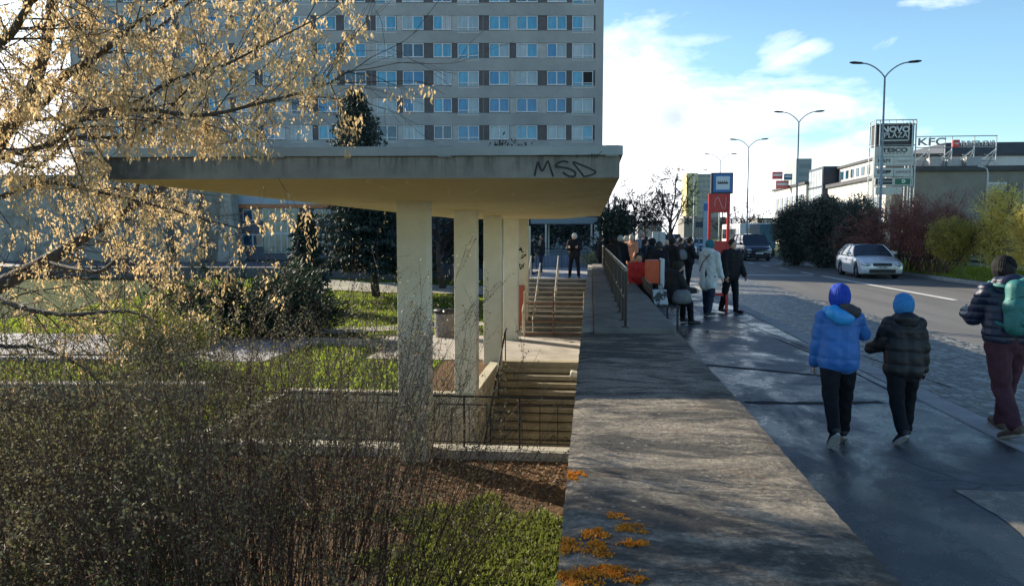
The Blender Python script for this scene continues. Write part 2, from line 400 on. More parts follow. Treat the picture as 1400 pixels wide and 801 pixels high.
# ================================================================== ground sheet
def sst(a, b, x): t = max(0, min(1, (x-a)/(b-a))); return t*t*(3-2*t)
def zg(x, y):
    if x >= 0: return -.10
    z = ZP+1.62*sst(33, 68, y)
    return z+(math.sin(x*.31+y*.17)*.05+math.sin(x*.9)*math.sin(y*.7)*.03)*(sst(9, 14, y)*.6+.4)*(1 if y > 30 or x < -7 else .2)
PX0, PX1, PXS = -7.0, -.05, -2.62      # pit: left end, right end, left side of the flight
PY0, PY1, PY2 = 12.95, 17.35, 22.6
xs = [-900, -500, -250, -160, -110, -80]+[-60+2.0*i for i in range(24)]+[-12, -10.5, -9, -8, PX0, -6, -5, -4, -3.3, PXS, -1.8, -1, PX1, 0, .001, 2, 5, 10, 20, 30, 45, 70, 110, 200, 500, 1200]
ys = [-60, -20, -8, -2, 2, 4, 6, 8, 9, 10, 11, 12, PY0, 14.5, 16, PY1, 19, 21, PY2, 24, 26, 28, 30, 32.2]+[34+2*i for i in range(20)]+[78, 90, 110, 150, 220, 350, 600, 1500, 3500]
xs = sorted(set(xs)); mb = MB(); idx = {}
for j, y in enumerate(ys):
    for i, x in enumerate(xs): idx[i, j] = len(mb.v); mb.v.append((x, y, zg(x, y)))
def inpit(x, y): return (PX0 < x < PX1 and PY0 < y < PY1) or (PXS < x < PX1 and PY1 <= y < PY2)
for j in range(len(ys)-1):
    for i in range(len(xs)-1):
        if inpit((xs[i]+xs[i+1])/2, (ys[j]+ys[j+1])/2): continue
        mb.f.append((idx[i, j], idx[i+1, j], idx[i+1, j+1], idx[i, j+1])); mb.mi.append(0)
structure(mb.build('ground', M_ground))

# ================================================================== street side
WX0, WX1, WZ = -.115, 1.12, .60        # parapet slab: left edge, right edge, top
KX = 3.80; CX = 6.75; RX = 14.65
def slab(name, x0, x1, y0, y1, z0, z1, m, bev=0):
    b = MB(); b.bb(x0, x1, y0, y1, z0, z1); return b.build(name, m, bevel=bev)
structure(slab('sidewalk', WX1-.15, KX-.14, -6, 260, -.4, 0, M_side))
b = MB()
y = -6.0
while y < 120: b.bb(KX-.137, KX+.16, y, y+.985, -.4, .012+random.uniform(-.002, .003)); y += 1.0
structure(b.build('kerb', M_kerb, bevel=.012))
structure(slab('bus_bay', KX+.16, CX, -6, 62, -.4, -.085, M_cob))
structure(slab('road', CX-.4, RX, -20, 400, -.45, -.093, M_road))
structure(slab('road_far_side', KX+.16, CX-.4, 62, 400, -.45, -.0935, M_road))
b = MB(); y = -6.0
while y < 160: b.bb(RX, RX+.22, y, y+.99, -.4, .05+random.uniform(-.004, .004)); y += 1.0
structure(b.build('median_kerb', M_kerb, bevel=.015))
b = MB()
for (a0, a1, ww) in [(6, 9, .14), (10.2, 13.2, .14), (14.4, 20.6, .14), (23.8, 37.0, .15)]+[(38.6+4.6*i, 40.6+4.6*i, .13) for i in range(24)]:
    b.bb(10.72-ww/2, 10.72+ww/2, a0, a1, -.0925, -.0875)
b.bb(7.2, 10.4, 37.2, 37.5, -.0925, -.0875)
structure(b.build('road_marking', M_paint))
# tar repairs and seams on the wet pavement
b = MB()
def seam(p, wd):
    pts = []
    for a, c in zip(p[:-1], p[1:]):
        n = 7
        for i in range(n):
            t = i/n; q = G(a[0]+(c[0]-a[0])*t, a[1]+(c[1]-a[1])*t, 0.004); q.y += random.uniform(-.015, .015); pts.append(q)
    pts.append(G(p[-1][0], p[-1][1], .004)); k = len(b.v)
    for i, q in enumerate(pts):
        d = (pts[min(i+1, len(pts)-1)]-pts[max(i-1, 0)]).normalized(); e = Vector((-d.y, d.x, 0))*wd*.5*random.uniform(.6, 1.3); b.v += [tuple(q-e), tuple(q+e)]
    for i in range(len(pts)-1): b.f.append((k+2*i, k+2*i+2, k+2*i+3, k+2*i+1)); b.mi.append(0)
seam([(962, 498), (1050, 506), (1128, 514)], .10); seam([(1018, 549), (1110, 551), (1205, 549)], .11)
seam([(1000, 435), (1090, 470), (1150, 500), (1240, 545)], .025); seam([(960, 452), (1060, 462), (1120, 487)], .03)
seam([(1120, 470), (1180, 486), (1300, 530)], .04); pass
structure(b.build('tar_seam', M_tar))
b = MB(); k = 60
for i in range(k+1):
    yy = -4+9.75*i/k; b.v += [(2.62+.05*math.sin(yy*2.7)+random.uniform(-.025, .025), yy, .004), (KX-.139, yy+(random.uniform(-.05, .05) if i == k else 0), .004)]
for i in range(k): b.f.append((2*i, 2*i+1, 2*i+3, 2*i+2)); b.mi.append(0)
structure(b.build('sunlit_patch', wet_asphalt('sunlit_gravel', (.15, .135, .11), (.05, .048, .045), 1.6, .10, .3)))  # paler gravel colour puts a pool of sunlight on the pavement

# median grass strip beyond the road
mg = pm('median_turf', (.05, .075, .018), (.10, .135, .03), 1.2, .95, .6, 30, wpos=True)
structure(slab('median_grass', RX+.22, 60, -6, 160, -.4, .03, mg))

# ================================================================== parapet wall with its railing
pw = thing('parapet_wall', 'broad weathered concrete parapet slab with orange moss running between the sunken stairs and the pavement', 'wall', (0, 10, 0))
b = MB(); nx = 16; ny = 520; y0, y1 = -5.0, 30.5
for j in range(ny+1):
    yy = y0+(y1-y0)*(j/ny)
    for i in range(nx+1):
        xx = WX0+(WX1-WX0)*i/nx
        ed = .012 if i in (0, nx) else 0
        e = (random.uniform(-.003, .003)+.004*math.sin(yy*23)*math.sin(yy*7.7) if i in (0, nx) else 0)
        b.v.append((xx+e, yy, WZ-ed+.004*math.sin(yy*1.9+xx*3)+random.uniform(-.002, .002)))
for j in range(ny):
    for i in range(nx):
        a = j*(nx+1)+i; b.f.append((a, a+1, a+nx+2, a+nx+1)); b.mi.append(0)
top = len(b.v)
def skirt(col, x, z):
    k = len(b.v)
    for j in range(ny+1): q = b.v[j*(nx+1)+col]; b.v.append((q[0], q[1], z))
    for j in range(ny): b.f.append((j*(nx+1)+col, (j+1)*(nx+1)+col, k+j+1, k+j)); b.mi.append(0)
skirt(0, WX0, -5.2); skirt(nx, WX1, -.3)
k = len(b.v); b.v += [(WX0, y1, WZ), (WX1, y1, WZ), (WX1, y1, -5.2), (WX0, y1, -5.2)]; b.f.append((k, k+1, k+2, k+3)); b.mi.append(0)
b.build('wall_slab', M_walltop, pw, world=True)
# raised, drier step at the stretch that carries the railing
RSY = G(862, 456, WZ).y
b = MB(); b.bb(WX0+.16, WX1-.05, RSY, 30.4, WZ-.05, WZ+.075)
b.build('raised_coping', M_concd, pw, world=True, bevel=.02)
b = MB(); b.bb(WX0+.0, WX0+.155, RSY+.1, 30.4, WZ-.05, WZ+.045)
b.build('coping_edge', M_conc, pw, world=True, bevel=.01)

rl = thing('handrail', 'black steel handrail with a silver worn top rail standing along the parapet slab', 'railing', (.42, 11.6, WZ+.075))
HX = .44; post_y = []; y = G(849, 447, WZ+.075).y
b = MB(); b2 = MB()
ry0 = y; k = 0
while y < 30:
    b = MB(); b.tube([(HX, y, WZ+.0755), (HX, y, WZ+.80)], .021, 8); b.bb(HX-.05, HX+.05, y-.05, y+.05, WZ+.0755, WZ+.088)
    b.build('post', M_black, rl, world=True); y += .78 if k % 2 == 0 else 1.1; k += 1
b = MB(); b.tube([(HX, ry0-.02, WZ+.80), (HX, 29.7, WZ+.80)], .026, 10); b.tube([(HX, ry0, WZ+.42), (HX, 29.7, WZ+.42)], .014, 8)
b.build('top_rail', pm('worn_rail', (.05, .05, .05), (.5, .48, .45), 4, .35, metal=.7, stretch=(1, .6, 1)), rl, world=True)

# orange moss on the slab
mm = leafmat('orange_moss', (.50, .16, .012), (.82, .36, .05), .2, 12, .9)
for (px, py, rx, ry, n) in ((790, 649, .055, .09, 420), (846, 706, .045, .035, 260), (864, 722, .06, .05, 420), (868, 743, .055, .035, 320), (812, 729, .06, .05, 420), (797, 750, .09, .08, 760), (806, 778, .12, .07, 900), (790, 790, .07, .07, 500), (862, 791, .05, .03, 160)):
    c = G(px, py, WZ); k = n
    lob = [(random.uniform(-.9, .9)*rx, random.uniform(-.9, .9)*ry, random.uniform(.3, 1.0)) for _ in range(9)]
    pts = []
    for _ in range(k):
        l = random.choice(lob); pts.append((c.x+l[0]+random.gauss(0, .30)*rx*l[2], c.y+l[1]+random.gauss(0, .32)*ry*l[2], WZ-.004))
    pts = np.array(pts); pts[:, 0] = np.maximum(pts[:, 0], WX0+.01)
    o = quads('moss', leafquads(pts, np.tile([0, 0, 1.0], (k, 1)), .015, .012, .7), 4, mm)
    tag(origin_to(o, (c.x, c.y, WZ)), None, None, None, 'stuff')

# ================================================================== plaza, pit and the flight down
structure(slab('plaza', -6.8, WX0-.01, PY2+.02, 28.15, ZP-.3, ZP+.03, M_paving))
structure(slab('plaza_side', -11.5, -6.8, 25.2, 27.6, ZP-.3, ZP+.028, M_paving))
structure(slab('park_path', -46, -9.6, 21.5, 26.8, ZP-.3, ZP+.06, M_pathfar))
us = thing('underpass_stairwell', 'pale concrete stairwell of the underpass with graffiti on its risers, sunk below the canopy', 'stairwell', (-1.4, 17, ZP))
M_pit = concrete('pit_wall', (.50, .45, .33), (.60, .55, .42), amt=.2, sc=1.5)
b = MB(); ZB = -5.4
b.bb(PXS-.26, PXS, PY1+.261, PY2, ZB, ZP+.12); b.bb(PX0-.25, PXS, PY1, PY1+.26, ZB, ZP+.119); b.bb(PX0-.25, PX0, PY0-.3, PY1, ZB, ZP+.118)
b.build('side_wall', M_pit, us, world=True, bevel=.012)
b = MB(); b.bb(PX0-.3, PX1-.07, PY0-.36, PY0+.02, ZB, ZP+.16); b.build('front_kerb', M_concl, us, world=True, bevel=.015)
b = MB(); b.bb(PX0, PX1, PY0, 17.0, ZB-.1, ZB+.0); b.build('floor', M_concd, us, world=True)
M_step = concrete('step_stone', (.31, .265, .18), (.47, .41, .29), sc=2.2, amt=.45)
b = MB(); n = 17; td = .335; rs = .158
for i in range(n):
    zt = ZP+.03-rs*(i+1); ya = PY2-td*(i+1)
    b.bb(PXS+.003, PX1-.07, ya, PY2+.02, zt-.13, zt)
b.bb(PXS+.003, PX1-.07, PY2-.14, PY2+.2, ZP-.6, ZP+.034)
b.build('flight', M_step, us, world=True, bevel=.012)
# painted scribbles on risers
gcol = [pm('graffiti_black', (.02, .02, .02)), pm('graffiti_green', (.05, .16, .05))]
for (i, x0, x1, g) in ((4, -2.0, -1.3, 0), (9, -2.35, -1.4, 0), (11, -2.1, -.5, 0), (12, -2.3, -.6, 1), (13, -1.6, -.5, 1), (14, -2.4, -.4, 0), (8, -1.0, -.5, 0), (15, -1.9, -.9, 0)):
    zt = ZP+.03-rs*(i+1); ya = PY2-td*(i+1); b = MB(); x = x0; pts = []
    while x < x1: pts.append((x, ya-.001, zt-.125+random.uniform(.0, .105))); x += random.uniform(.02, .05)
    b.strip(pts, .014, (0, -1, 0), .002); b.build('scribble', gcol[g], us, world=True)
# pale strips on some upper step edges, shorter on the lower ones
for (i, x0, x1) in ((1, -1.7, -.2), (3, -1.2, -.2), (5, -.85, -.2), (7, -.6, -.25)):
    b = MB(); zt = ZP+.03-rs*(i+1); ya = PY2-td*(i+1); b.bb(x0, x1, ya-.003, ya+.035, zt-.02, zt+.003); b.build('nosing_strip', M_concl, us, world=True)
# handrail down the flight
hr = thing('stair_handrail', 'dark steel handrail sloping down the left side of the underpass stairs', 'railing', (PXS+.1, 22.4, ZP))
b = MB(); hx = PXS+.11
top_p = Vector((hx, 22.5, ZP+.95)); bot_p = Vector((hx, 17.3, ZP+.95-5.2*.47))
b.tube([top_p+Vector((0, .25, .02)), top_p, bot_p], .028, 8); b.build('rail', M_black, hr, world=True)
for t in (.0, .33, .66, .98):
    q = top_p.lerp(bot_p, t); b = MB(); b.tube([q, (q.x, q.y, q.z-.9)], .018, 8); b.build('post', M_black, hr, world=True)
# floodlight on the retaining wall
fl = thing('floodlight', 'small white wall floodlight on the retaining wall above the stairs', 'lamp', (-.36, 19.6, -1.74))
b = MB(); b.box((0, 0, 0), (.30, .34, .12), 0, ry=R(12)); b.build('housing', pm('white_enamel', (.72, .71, .66), (.6, .58, .5), 8, .4), fl, bevel=.03)
b = MB(); b.box((.13, -.04, -.05), (.10, .2, .16)); b.build('bracket', M_black, fl, bevel=.01)

# front guard railing of the pit
def bar_rail(name, label, pts, h, base, gap, mat, rad=.02, brad=.008, post_every=1.3, group=None):
    a, c = Vector(pts[0]), Vector(pts[1]); L = (c-a).length; d = (c-a)/L
    t = thing(name, label, 'railing', a, 0, group)
    b = MB(); b.tube([a+Vector((0, 0, h)), c+Vector((0, 0, h))], rad, 8); b.build('top_rail', mat, t, world=True)
    b = MB(); b.tube([a+Vector((0, 0, h*.84)), c+Vector((0, 0, h*.84))], rad*.6, 6); b.tube([a+Vector((0, 0, base)), c+Vector((0, 0, base))], rad*.6, 6)
    k = int(L/gap)
    for i in range(1, k): q = a+d*L*i/k; b.tube([q+Vector((0, 0, base)), q+Vector((0, 0, h*.84))], brad, 5)
    b.build('bars', mat, t, world=True)
    k = max(1, round(L/post_every))
    for i in range(k+1): q = a+d*L*i/k; b = MB(); b.tube([q, q+Vector((0, 0, h))], rad*.95, 8); b.build('post', mat, t, world=True)
    return t
zk = ZP+.16
bar_rail('guard_railing', 'black bar railing on the pale kerb at the front edge of the stair pit', [(WX0-.12, PY0-.16, zk), (-6.9, PY0-.16, zk)], .88, .09, .30, M_black, post_every=1.02*1.0)

# ================================================================== upper flight to street level
ust = thing('stairs', 'weathered concrete stairs with a worn middle handrail climbing to street level beyond the canopy columns', 'stairs', (-1.4, 28, ZP))
b = MB(); n = 12; UX0, UX1 = -2.62, WX0-.01; rs2 = (0-ZP-.03)/n; td2 = .34
for i in range(n): b.bb(UX0, UX1, 28.15+td2*i, 32.4, ZP+.03+rs2*i-.02, ZP+.03+rs2*(i+1))
b.build('flight', M_concd, ust, world=True, bevel=.015)
M_nose = pm('sunlit_nosing', (.30, .27, .22), (.48, .44, .38), 30, .5, wpos=True)  # pale colour puts sunlight on the step edges
b = MB()
for i in range(n):
    ya = 28.15+td2*i; zt = ZP+.03+rs2*(i+1); b.bb(UX0+.01, UX1-.01, ya-.02, ya+.045, zt-.035, zt+.004)
b.build('nosings', M_nose, ust, world=True)
M_rust = pm('rusty_steel', (.16, .05, .03), (.3, .13, .07), 12, .7)
M_grail = pm('worn_grey_rail', (.28, .24, .18), (.42, .38, .3), 12, .5)
for (hx, mat_) in ((-1.36, M_grail), (UX0+.12, M_grail), (UX0+.5, M_grail)):
    h = thing('stair_rail', {-1.36: 'worn grey metal rail up the middle of the far stairs', UX0+.12: 'grey metal rail along the left edge of the far stairs', UX0+.5: 'low grey metal rail just right of the left edge rail on the far stairs'}[hx], 'railing', (hx, 28.3, ZP))
    b = MB(); hh = .9 if hx != UX0+.5 else .6
    b.tube([(hx, 27.9, ZP+hh+.05), (hx, 28.1, ZP+hh+.05), (hx, 32.3, hh+.02)], .03, 8); b.build('rail', mat_, h, world=True)
    for t in (0, .33, .66, 1):
        yy = 28.2+4*t; zz = ZP+.1+(1.85*t); b = MB(); b.tube([(hx, yy, zz), (hx, yy, zz+hh-.02)], .022, 6); b.build('post', mat_, h, world=True)
# cross bars that fence the flight: horizontal bars between the rails, as on the photograph
gt = thing('stair_barrier', 'barrier of horizontal rusty bars across the lower end of the far stairs', 'barrier', (-1.4, 28.02, ZP+.03))
for (hx) in (UX0+.2, -1.36, UX1-.12):
    b = MB(); b.tube([(hx, 28.02, ZP+.035), (hx, 28.02, ZP+1.72)], .028, 8); b.build('post', M_grail if hx != -1.36 else M_rust, gt, world=True)
for zz in (.16, .38, .60, .82, 1.04, 1.26, 1.48, 1.69):
    b = MB(); b.tube([(UX0+.2, 28.02, ZP+zz), (UX1-.12, 28.02, ZP+zz)], .021, 6); b.build('bar', M_rust if zz in (.16, .60, 1.26) else M_grail, gt, world=True)

# landing and raised walk at street level beyond the stairs
structure(slab('raised_walk', -3.7, WX1-.16, 32.4, 200, -.45, -.001, M_pathfar))
b = MB(); b.bb(-3.72, -3.55, 32.4, 120, -2.4, -.02); 
tag(origin_to(b.build('retaining_wall', M_conc), (-3.63, 60, -1)), 'low concrete retaining wall along the left of the raised walk beyond the stairs', 'wall')
# ================================================================== canopy on its columns
CZT = EYE+1.03; CZB = EYE+.66; CZU = EYE+.53
cl = P(152, 248, 9.2); cr = P(847, 247, 9.2)
CXL, CXR, CY0, CY1 = -5.95, cr.x, 9.2, 29.0
cy = thing('canopy', 'long concrete canopy on a row of square columns with black graffiti on its edge', 'canopy', (-2.9, 12.4, ZP))
def fascia_mat():
    m, nt, b = newmat('stained_fascia'); v = worldpos(nt); vs = worldpos(nt, (9, 9, .8))
    a = ramp(nt, noise(nt, 3, 7, .7, v), [(.3, (.20, .19, .165)), (.7, (.31, .295, .255))])
    d = ramp(nt, noise(nt, 1.1, 6, .75, vs), [(.46, 0), (.6, 1)])
    sp = nt.nodes.new('ShaderNodeSeparateXYZ'); lk(nt, v, sp.inputs[0])
    h = math_(nt, 'MULTIPLY', math_(nt, 'SUBTRACT', sp.outputs[2], CZB), 3.2, True)
    a = mixc(nt, math_(nt, 'MULTIPLY', math_(nt, 'MULTIPLY', d, h), .85), a, (.06, .055, .045))
    # the old damp, blackened corner at the left end
    bl = math_(nt, 'MULTIPLY', math_(nt, 'SUBTRACT', -4.75, sp.outputs[0]), 1.2, True)
    bl = math_(nt, 'MULTIPLY', bl, ramp(nt, noise(nt, 2.4, 6, .7, v), [(.35, .4), (.55, 1)]))
    a = mixc(nt, math_(nt, 'MULTIPLY', bl, .85), a, (.028, .026, .024))
    lk(nt, a, b.inputs['Base Color']); b.inputs['Roughness'].default_value = .85; bump(nt, b, noise(nt, 45, 5, .75, v), .3, .01); return m
def soffit_mat():
    m, nt, b = newmat('cream_soffit'); v = worldpos(nt)
    a = ramp(nt, noise(nt, .9, 7, .6, v), [(.3, (.56, .49, .25)), (.7, (.64, .57, .33))])
    vo = nt.nodes.new('ShaderNodeTexVoronoi'); vo.inputs['Scale'].default_value = .55; lk(nt, v, vo.inputs['Vector'])
    rg = ramp(nt, vo.outputs['Distance'], [(.10, 0), (.17, 1), (.24, .25), (.3, 0)])
    rg = math_(nt, 'MULTIPLY', rg, ramp(nt, noise(nt, 4, 6, .7, v), [(.4, 0), (.6, 1)]))
    a = mixc(nt, math_(nt, 'MULTIPLY', rg, .55), a, (.24, .18, .07))
    wv = nt.nodes.new('ShaderNodeTexWave'); wv.inputs['Scale'].default_value = .8; wv.inputs['Distortion'].default_value = 9; wv.inputs['Detail'].default_value = 3; lk(nt, v, wv.inputs['Vector'])
    ef = ramp(nt, wv.outputs['Fac'], [(.965, 0), (.99, 1)]); gate = ramp(nt, noise(nt, .8, 3, .5, v), [(.52, 0), (.6, 1)])
    a = mixc(nt, math_(nt, 'MULTIPLY', math_(nt, 'MULTIPLY', ef, gate), .5), a, (.75, .72, .6))
    # rainwater stains creeping in from the rim
    lk(nt, a, b.inputs['Base Color']); b.inputs['Roughness'].default_value = .8; bump(nt, b, noise(nt, 20, 5, .7, v), .15, .01); return m
M_fas = fascia_mat(); M_sof = soffit_mat()
yaw_front = math.tan(YAW)*.55                       # the front edge is slightly skewed to the street
def cyf(x): return CY0+(CXR-x)*(-.0)+ (CXR-x)*(-yaw_front*-1)*0
def front_y(x): t = (x-CXL)/(CXR-CXL); return CY0-.35*(1-t)
# slab: soffit dished down toward the columns, chamfered rim
nxs, nys = 24, 40
b = MB()
def sz(u, v_):                                    # underside height: rim high, middle low
    eu = min(u, 1-u)*(CXR-CXL); ev = min(v_, 1-v_)*(CY1-CY0); e = min(eu, ev*1.0)
    t = sst(0, 1.5, e); bow = -.07*math.sin(math.pi*u)*(1-t)*(1 if v_ < .5 else .3)
    return CZB+(CZU-CZB)*t+(-.0)
for j in range(nys+1):
    vv = (j/nys)**1.7
    for i in range(nxs+1):
        uu = .5-.5*math.cos(math.pi*i/nxs); x = CXL+(CXR-CXL)*uu; yy = front_y(x)+(CY1-front_y(x))*vv
        b.v.append((x, yy, sz(uu, vv)))
for j in range(nys):
    for i in range(nxs): a = j*(nxs+1)+i; b.f.append((a, a+nxs+1, a+nxs+2, a+1)); b.mi.append(0)
b.build('soffit', M_sof, cy, world=True, smooth=True)
b = MB(); FT = CZT-.115
pf = [(CXL, front_y(CXL)), (CXR, front_y(CXR)), (CXR, CY1), (CXL, CY1)]
k = 0
for (p, q) in zip(pf, pf[1:]+pf[:1]):              # rim face as a strip of quads, plus the top
    for i in range(12):
        a = (p[0]+(q[0]-p[0])*i/12, p[1]+(q[1]-p[1])*i/12); c = (p[0]+(q[0]-p[0])*(i+1)/12, p[1]+(q[1]-p[1])*(i+1)/12)
        b.add([(a[0], a[1], CZB-.0), (c[0], c[1], CZB-.0), (c[0], c[1], FT), (a[0], a[1], FT)], [(0, 1, 2, 3)])
b.add([(x, y, FT+.09) for x, y in pf], [(0, 1, 2, 3)])
b.build('fascia', M_fas, cy, world=True)
M_zinc = pm('zinc_flashing', (.24, .27, .27), (.33, .36, .36), 1.2, .45, .05, metal=.35, wpos=True)
M_zinc2 = pm('zinc_patch', (.19, .21, .215), (.24, .26, .26), 3, .5, metal=.3, wpos=True)
b = MB()
for (p, q) in zip(pf, pf[1:]+pf[:1]):
    p, q = Vector((*p, 0)), Vector((*q, 0)); d = (q-p).normalized(); o_ = d.cross(Vector((0, 0, 1)))
    m = (p+q)/2; b.box((m.x+o_.x*.012, m.y+o_.y*.012, (FT+CZT)/2+.004), ((q-p).length+.04, .05, CZT-FT), math.atan2(d.y, d.x))
b.build('flashing', M_zinc, cy, world=True, bevel=.008)
def on_front(px, py, out=.04):
    for _ in range(1):
        Yt = CY0
        for _i in range(6): q = P(px, py, Yt); Yt = front_y(q.x)-out
    return P(px, py, Yt)
for (pa, pb) in ((368, 388), (598, 617), (828, 846)):
    a, c = on_front(pa, 211, .036), on_front(pb, 211, .036); b = MB()
    b.add([(a.x, a.y, FT-.008), (c.x, c.y, FT-.008), (c.x, c.y, CZT+.006), (a.x, a.y, CZT+.006)]+[(a.x, a.y+.01, FT-.008), (c.x, c.y+.01, FT-.008), (c.x, c.y+.01, CZT+.006), (a.x, a.y+.01, CZT+.006)], [(0,1,2,3),(7,6,5,4),(0,4,5,1),(2,6,7,3),(1,5,6,2),(3,7,4,0)])
    b.build('flashing_patch', M_zinc2, cy, world=True)
# the letters MSD in black spray paint
gm = pm('black_spray', (.012, .012, .012), rough=.5)
def spray(px_pts, w_, out=.004):
    pts = [on_front(x, y, out) for x, y in px_pts]; b = MB(); fine = []
    for i in range(len(pts)-1):
        p0 = pts[max(i-1, 0)]; p1 = pts[i]; p2 = pts[i+1]; p3 = pts[min(i+2, len(pts)-1)]
        for s in range(5):
            t = s/5; fine.append(.5*((2*p1)+(p2-p0)*t+(2*p0-5*p1+4*p2-p3)*t*t+(3*p1-p0-3*p2+p3)*t**3))
    fine.append(pts[-1]); b.strip(fine, w_, (0, -1, 0), .002); return b
C2 = lambda x, y: (400+x/3.082, y/3.082)
g = thing('graffiti', 'black spray-painted letters MSD on the right end of the canopy edge', 'graffiti', on_front(770, 232))
spray([C2(1020, 740), C2(1026, 712), C2(1034, 684), C2(1042, 705), C2(1052, 720), C2(1064, 702), C2(1076, 680), C2(1088, 715), C2(1098, 742)], .022).build('letter_m', gm, g, world=True)
spray([C2(1160, 684), C2(1140, 680), C2(1118, 688), C2(1108, 702), C2(1130, 705), C2(1165, 712), C2(1190, 726), C2(1188, 742), C2(1165, 743), C2(1140, 728)], .024).build('letter_s', gm, g, world=True)
spray([C2(1228, 745), C2(1205, 715), C2(1182, 684), C2(1215, 695), C2(1255, 712), C2(1277, 726), C2(1258, 738), C2(1228, 745)], .020).build('letter_d', gm, g, world=True)
g = thing('graffiti', 'small scribbled tag in thin black pen on the metal canopy edging', 'graffiti', on_front(815, 212))
spray([C2(1035, 655), C2(1100, 655), C2(1185, 657), C2(1200, 653), C2(1207, 662), C2(1196, 664), C2(1200, 656), C2(1250, 655), C2(1262, 648), C2(1258, 662), C2(1272, 650), C2(1275, 664), C2(1285, 648), C2(1282, 665), C2(1296, 645), C2(1303, 640)], .006, .042).build('tag_line', gm, g, world=True)

# columns: square, taper none, cream paint
CW = .52
M_col = pm('cream_paint', (.64, .61, .49), (.74, .71, .58), 1.5, .75, .08, 25, wpos=True)
col_xy = []
for (pl, pr, Yc) in ((543, 584, 12.35), (621, 651, 17.4), (661, 685, 22.0), (688, 708, 27.0)):
    a = P(pl, 400, Yc); c = P(pr, 400, Yc); cx_ = (a.x+c.x)/2; wd = c.x-a.x; col_xy.append((cx_, Yc))
    b = MB(); b.bb(cx_-wd/2, cx_+wd/2, Yc, Yc+.42, ZP-.15 if Yc != 17.4 else ZP+.05, CZU+.03)
    b.build('column', M_col, cy, world=True, bevel=.015)

# graffiti wall block and red door behind the last column
gw = thing('pillar_wall', 'pale wall end with black graffiti scribbles supporting the far end of the canopy', 'wall', (-3.1, 29.2, ZP))
a = P(709, 330, 29); c = P(722, 330, 29)
b = MB(); b.bb(a.x-.5, c.x, 29.02, 29.4, ZP, CZU+.05); b.bb(c.x-.3, P(719, 330, 34).x, 33.8, 34.1, -1, 2.2); b.build('wall_body', M_pit, gw, world=True, bevel=.01)
for (px, py) in ((712, 342), (716, 352), (713, 365)):
    b = MB(); pts = [P(px+random.uniform(-4, 4), py+random.uniform(-5, 5), 29.015) for _ in range(9)]; b.strip(pts, .03, (0, -1, 0), .002); b.build('scribble', gm, gw, world=True)
rd = thing('red_door', 'narrow dull red metal door at the foot of the pale wall behind the last column', 'door', (a.x+.1, 28.98, ZP))
b = MB(); p0 = P(709, 390, 28.98); p1 = P(717, 438, 28.98); b.bb(p0.x, p1.x, 28.95, 29.015, ZP+.05, p0.z); b.build('leaf', pm('dull_red', (.30, .06, .035), (.38, .09, .05), 8, .6), rd, world=True, bevel=.01)
b = MB(); b.bb(p1.x-.07, p1.x-.04, 28.90, 28.95, ZP+.9, ZP+1.05); b.build('handle', M_black, rd, world=True)
# railings at the landing
bar_rail('guard_railing', 'short black bar railing left of the far stairs beside the pale wall end', [(-3.4, 31.4, ZP+1.0), (-2.7, 31.4, ZP+1.0)], 1.9, .1, .14, M_black, post_every=.7)
bar_rail('guard_railing', 'dark bar railing across the far end of the landing in front of the low wall', [(-2.9, 41.0, 0), (-.2, 41.0, 0)], 1.05, .1, .2, M_black, post_every=1.3)
b = MB(); b.bb(-3.2, .9, 43.5, 43.8, -.2, .62)
tag(origin_to(b.build('low_wall', pm('blue_grey_render', (.14, .17, .23), (.19, .22, .28), 2, .8), bevel=.01), (-1, 43.6, 0)), 'low blue-grey wall behind the landing railing', 'wall')
# open metal shelter frame further along the raised walk
sh = thing('shelter', 'open flat-roofed shelter with white posts and a blue-grey beam at the end of the landing', 'shelter', (-1.2, 46, 0))
xa, xb = P(746, 330, 46).x, P(812, 330, 46).x
b = MB(); b.bb(xa-.9, xb+.15, 46, 49.5, 2.45, 2.85); b.build('roof', pm('blue_grey_panel', (.16, .21, .25), (.2, .25, .29), 3, .6), sh, world=True, bevel=.02)
for x in (xa, xb-.15):
    for yy in (46.1, 49.2): b = MB(); b.bb(x-.05, x+.05, yy, yy+.1, 0, 2.45); b.build('post', pm('offwhite_paint', (.6, .6, .56), (.5, .5, .47), 8, .6), sh, world=True)
b = MB(); b.bb(xa+.05, xb-.2, 49.24, 49.27, .1, .85); b.build('back_panel', pm('blue_grey_panel', (.16, .21, .25)), sh, world=True)
b = MB(); b.bb(xb+.02, xb+.32, 46.0, 46.3, 0, 2.45); pl_ = b.build('panel', pm('offwhite_paint', (.6, .6, .56)), sh, world=True)
for i in range(3):
    b = MB(); pts = [(xb+.17+random.uniform(-.11, .11), 45.995, .9+i*.35+random.uniform(-.15, .15)) for _ in range(8)]; b.strip(pts, .03, (0, -1, 0), .002); b.build('scribble', gm, sh, world=True)

# litter bin on the plaza
bp = G(608, 461, ZP)
bn = thing('litter_bin', 'round concrete litter bin with a dark lid on the plaza between the first two columns', 'bin', bp)
b = MB(); b.lathe((0, 0, 0), [(.33, 0), (.36, .04), (.37, .5), (.38, .88), (.36, .9), (.33, .9)], 24); b.build('body', concrete('bin_aggregate', (.22, .19, .17), (.34, .3, .27), sc=12, amt=.2), bn, smooth=False)
b = MB(); b.lathe((0, 0, .9), [(.36, 0), (.40, .02), (.41, .10), (.36, .15), (.2, .17), (.19, .12), (.05, .12)], 24); b.build('lid', M_black, bn)
b = MB(); b.lathe((.06, -.40, 1.0), [(.02, -.04), (.045, 0), (.02, .04)], 12); b.build('lock', pm('chrome', (.7, .7, .7), rough=.25, metal=1), bn)

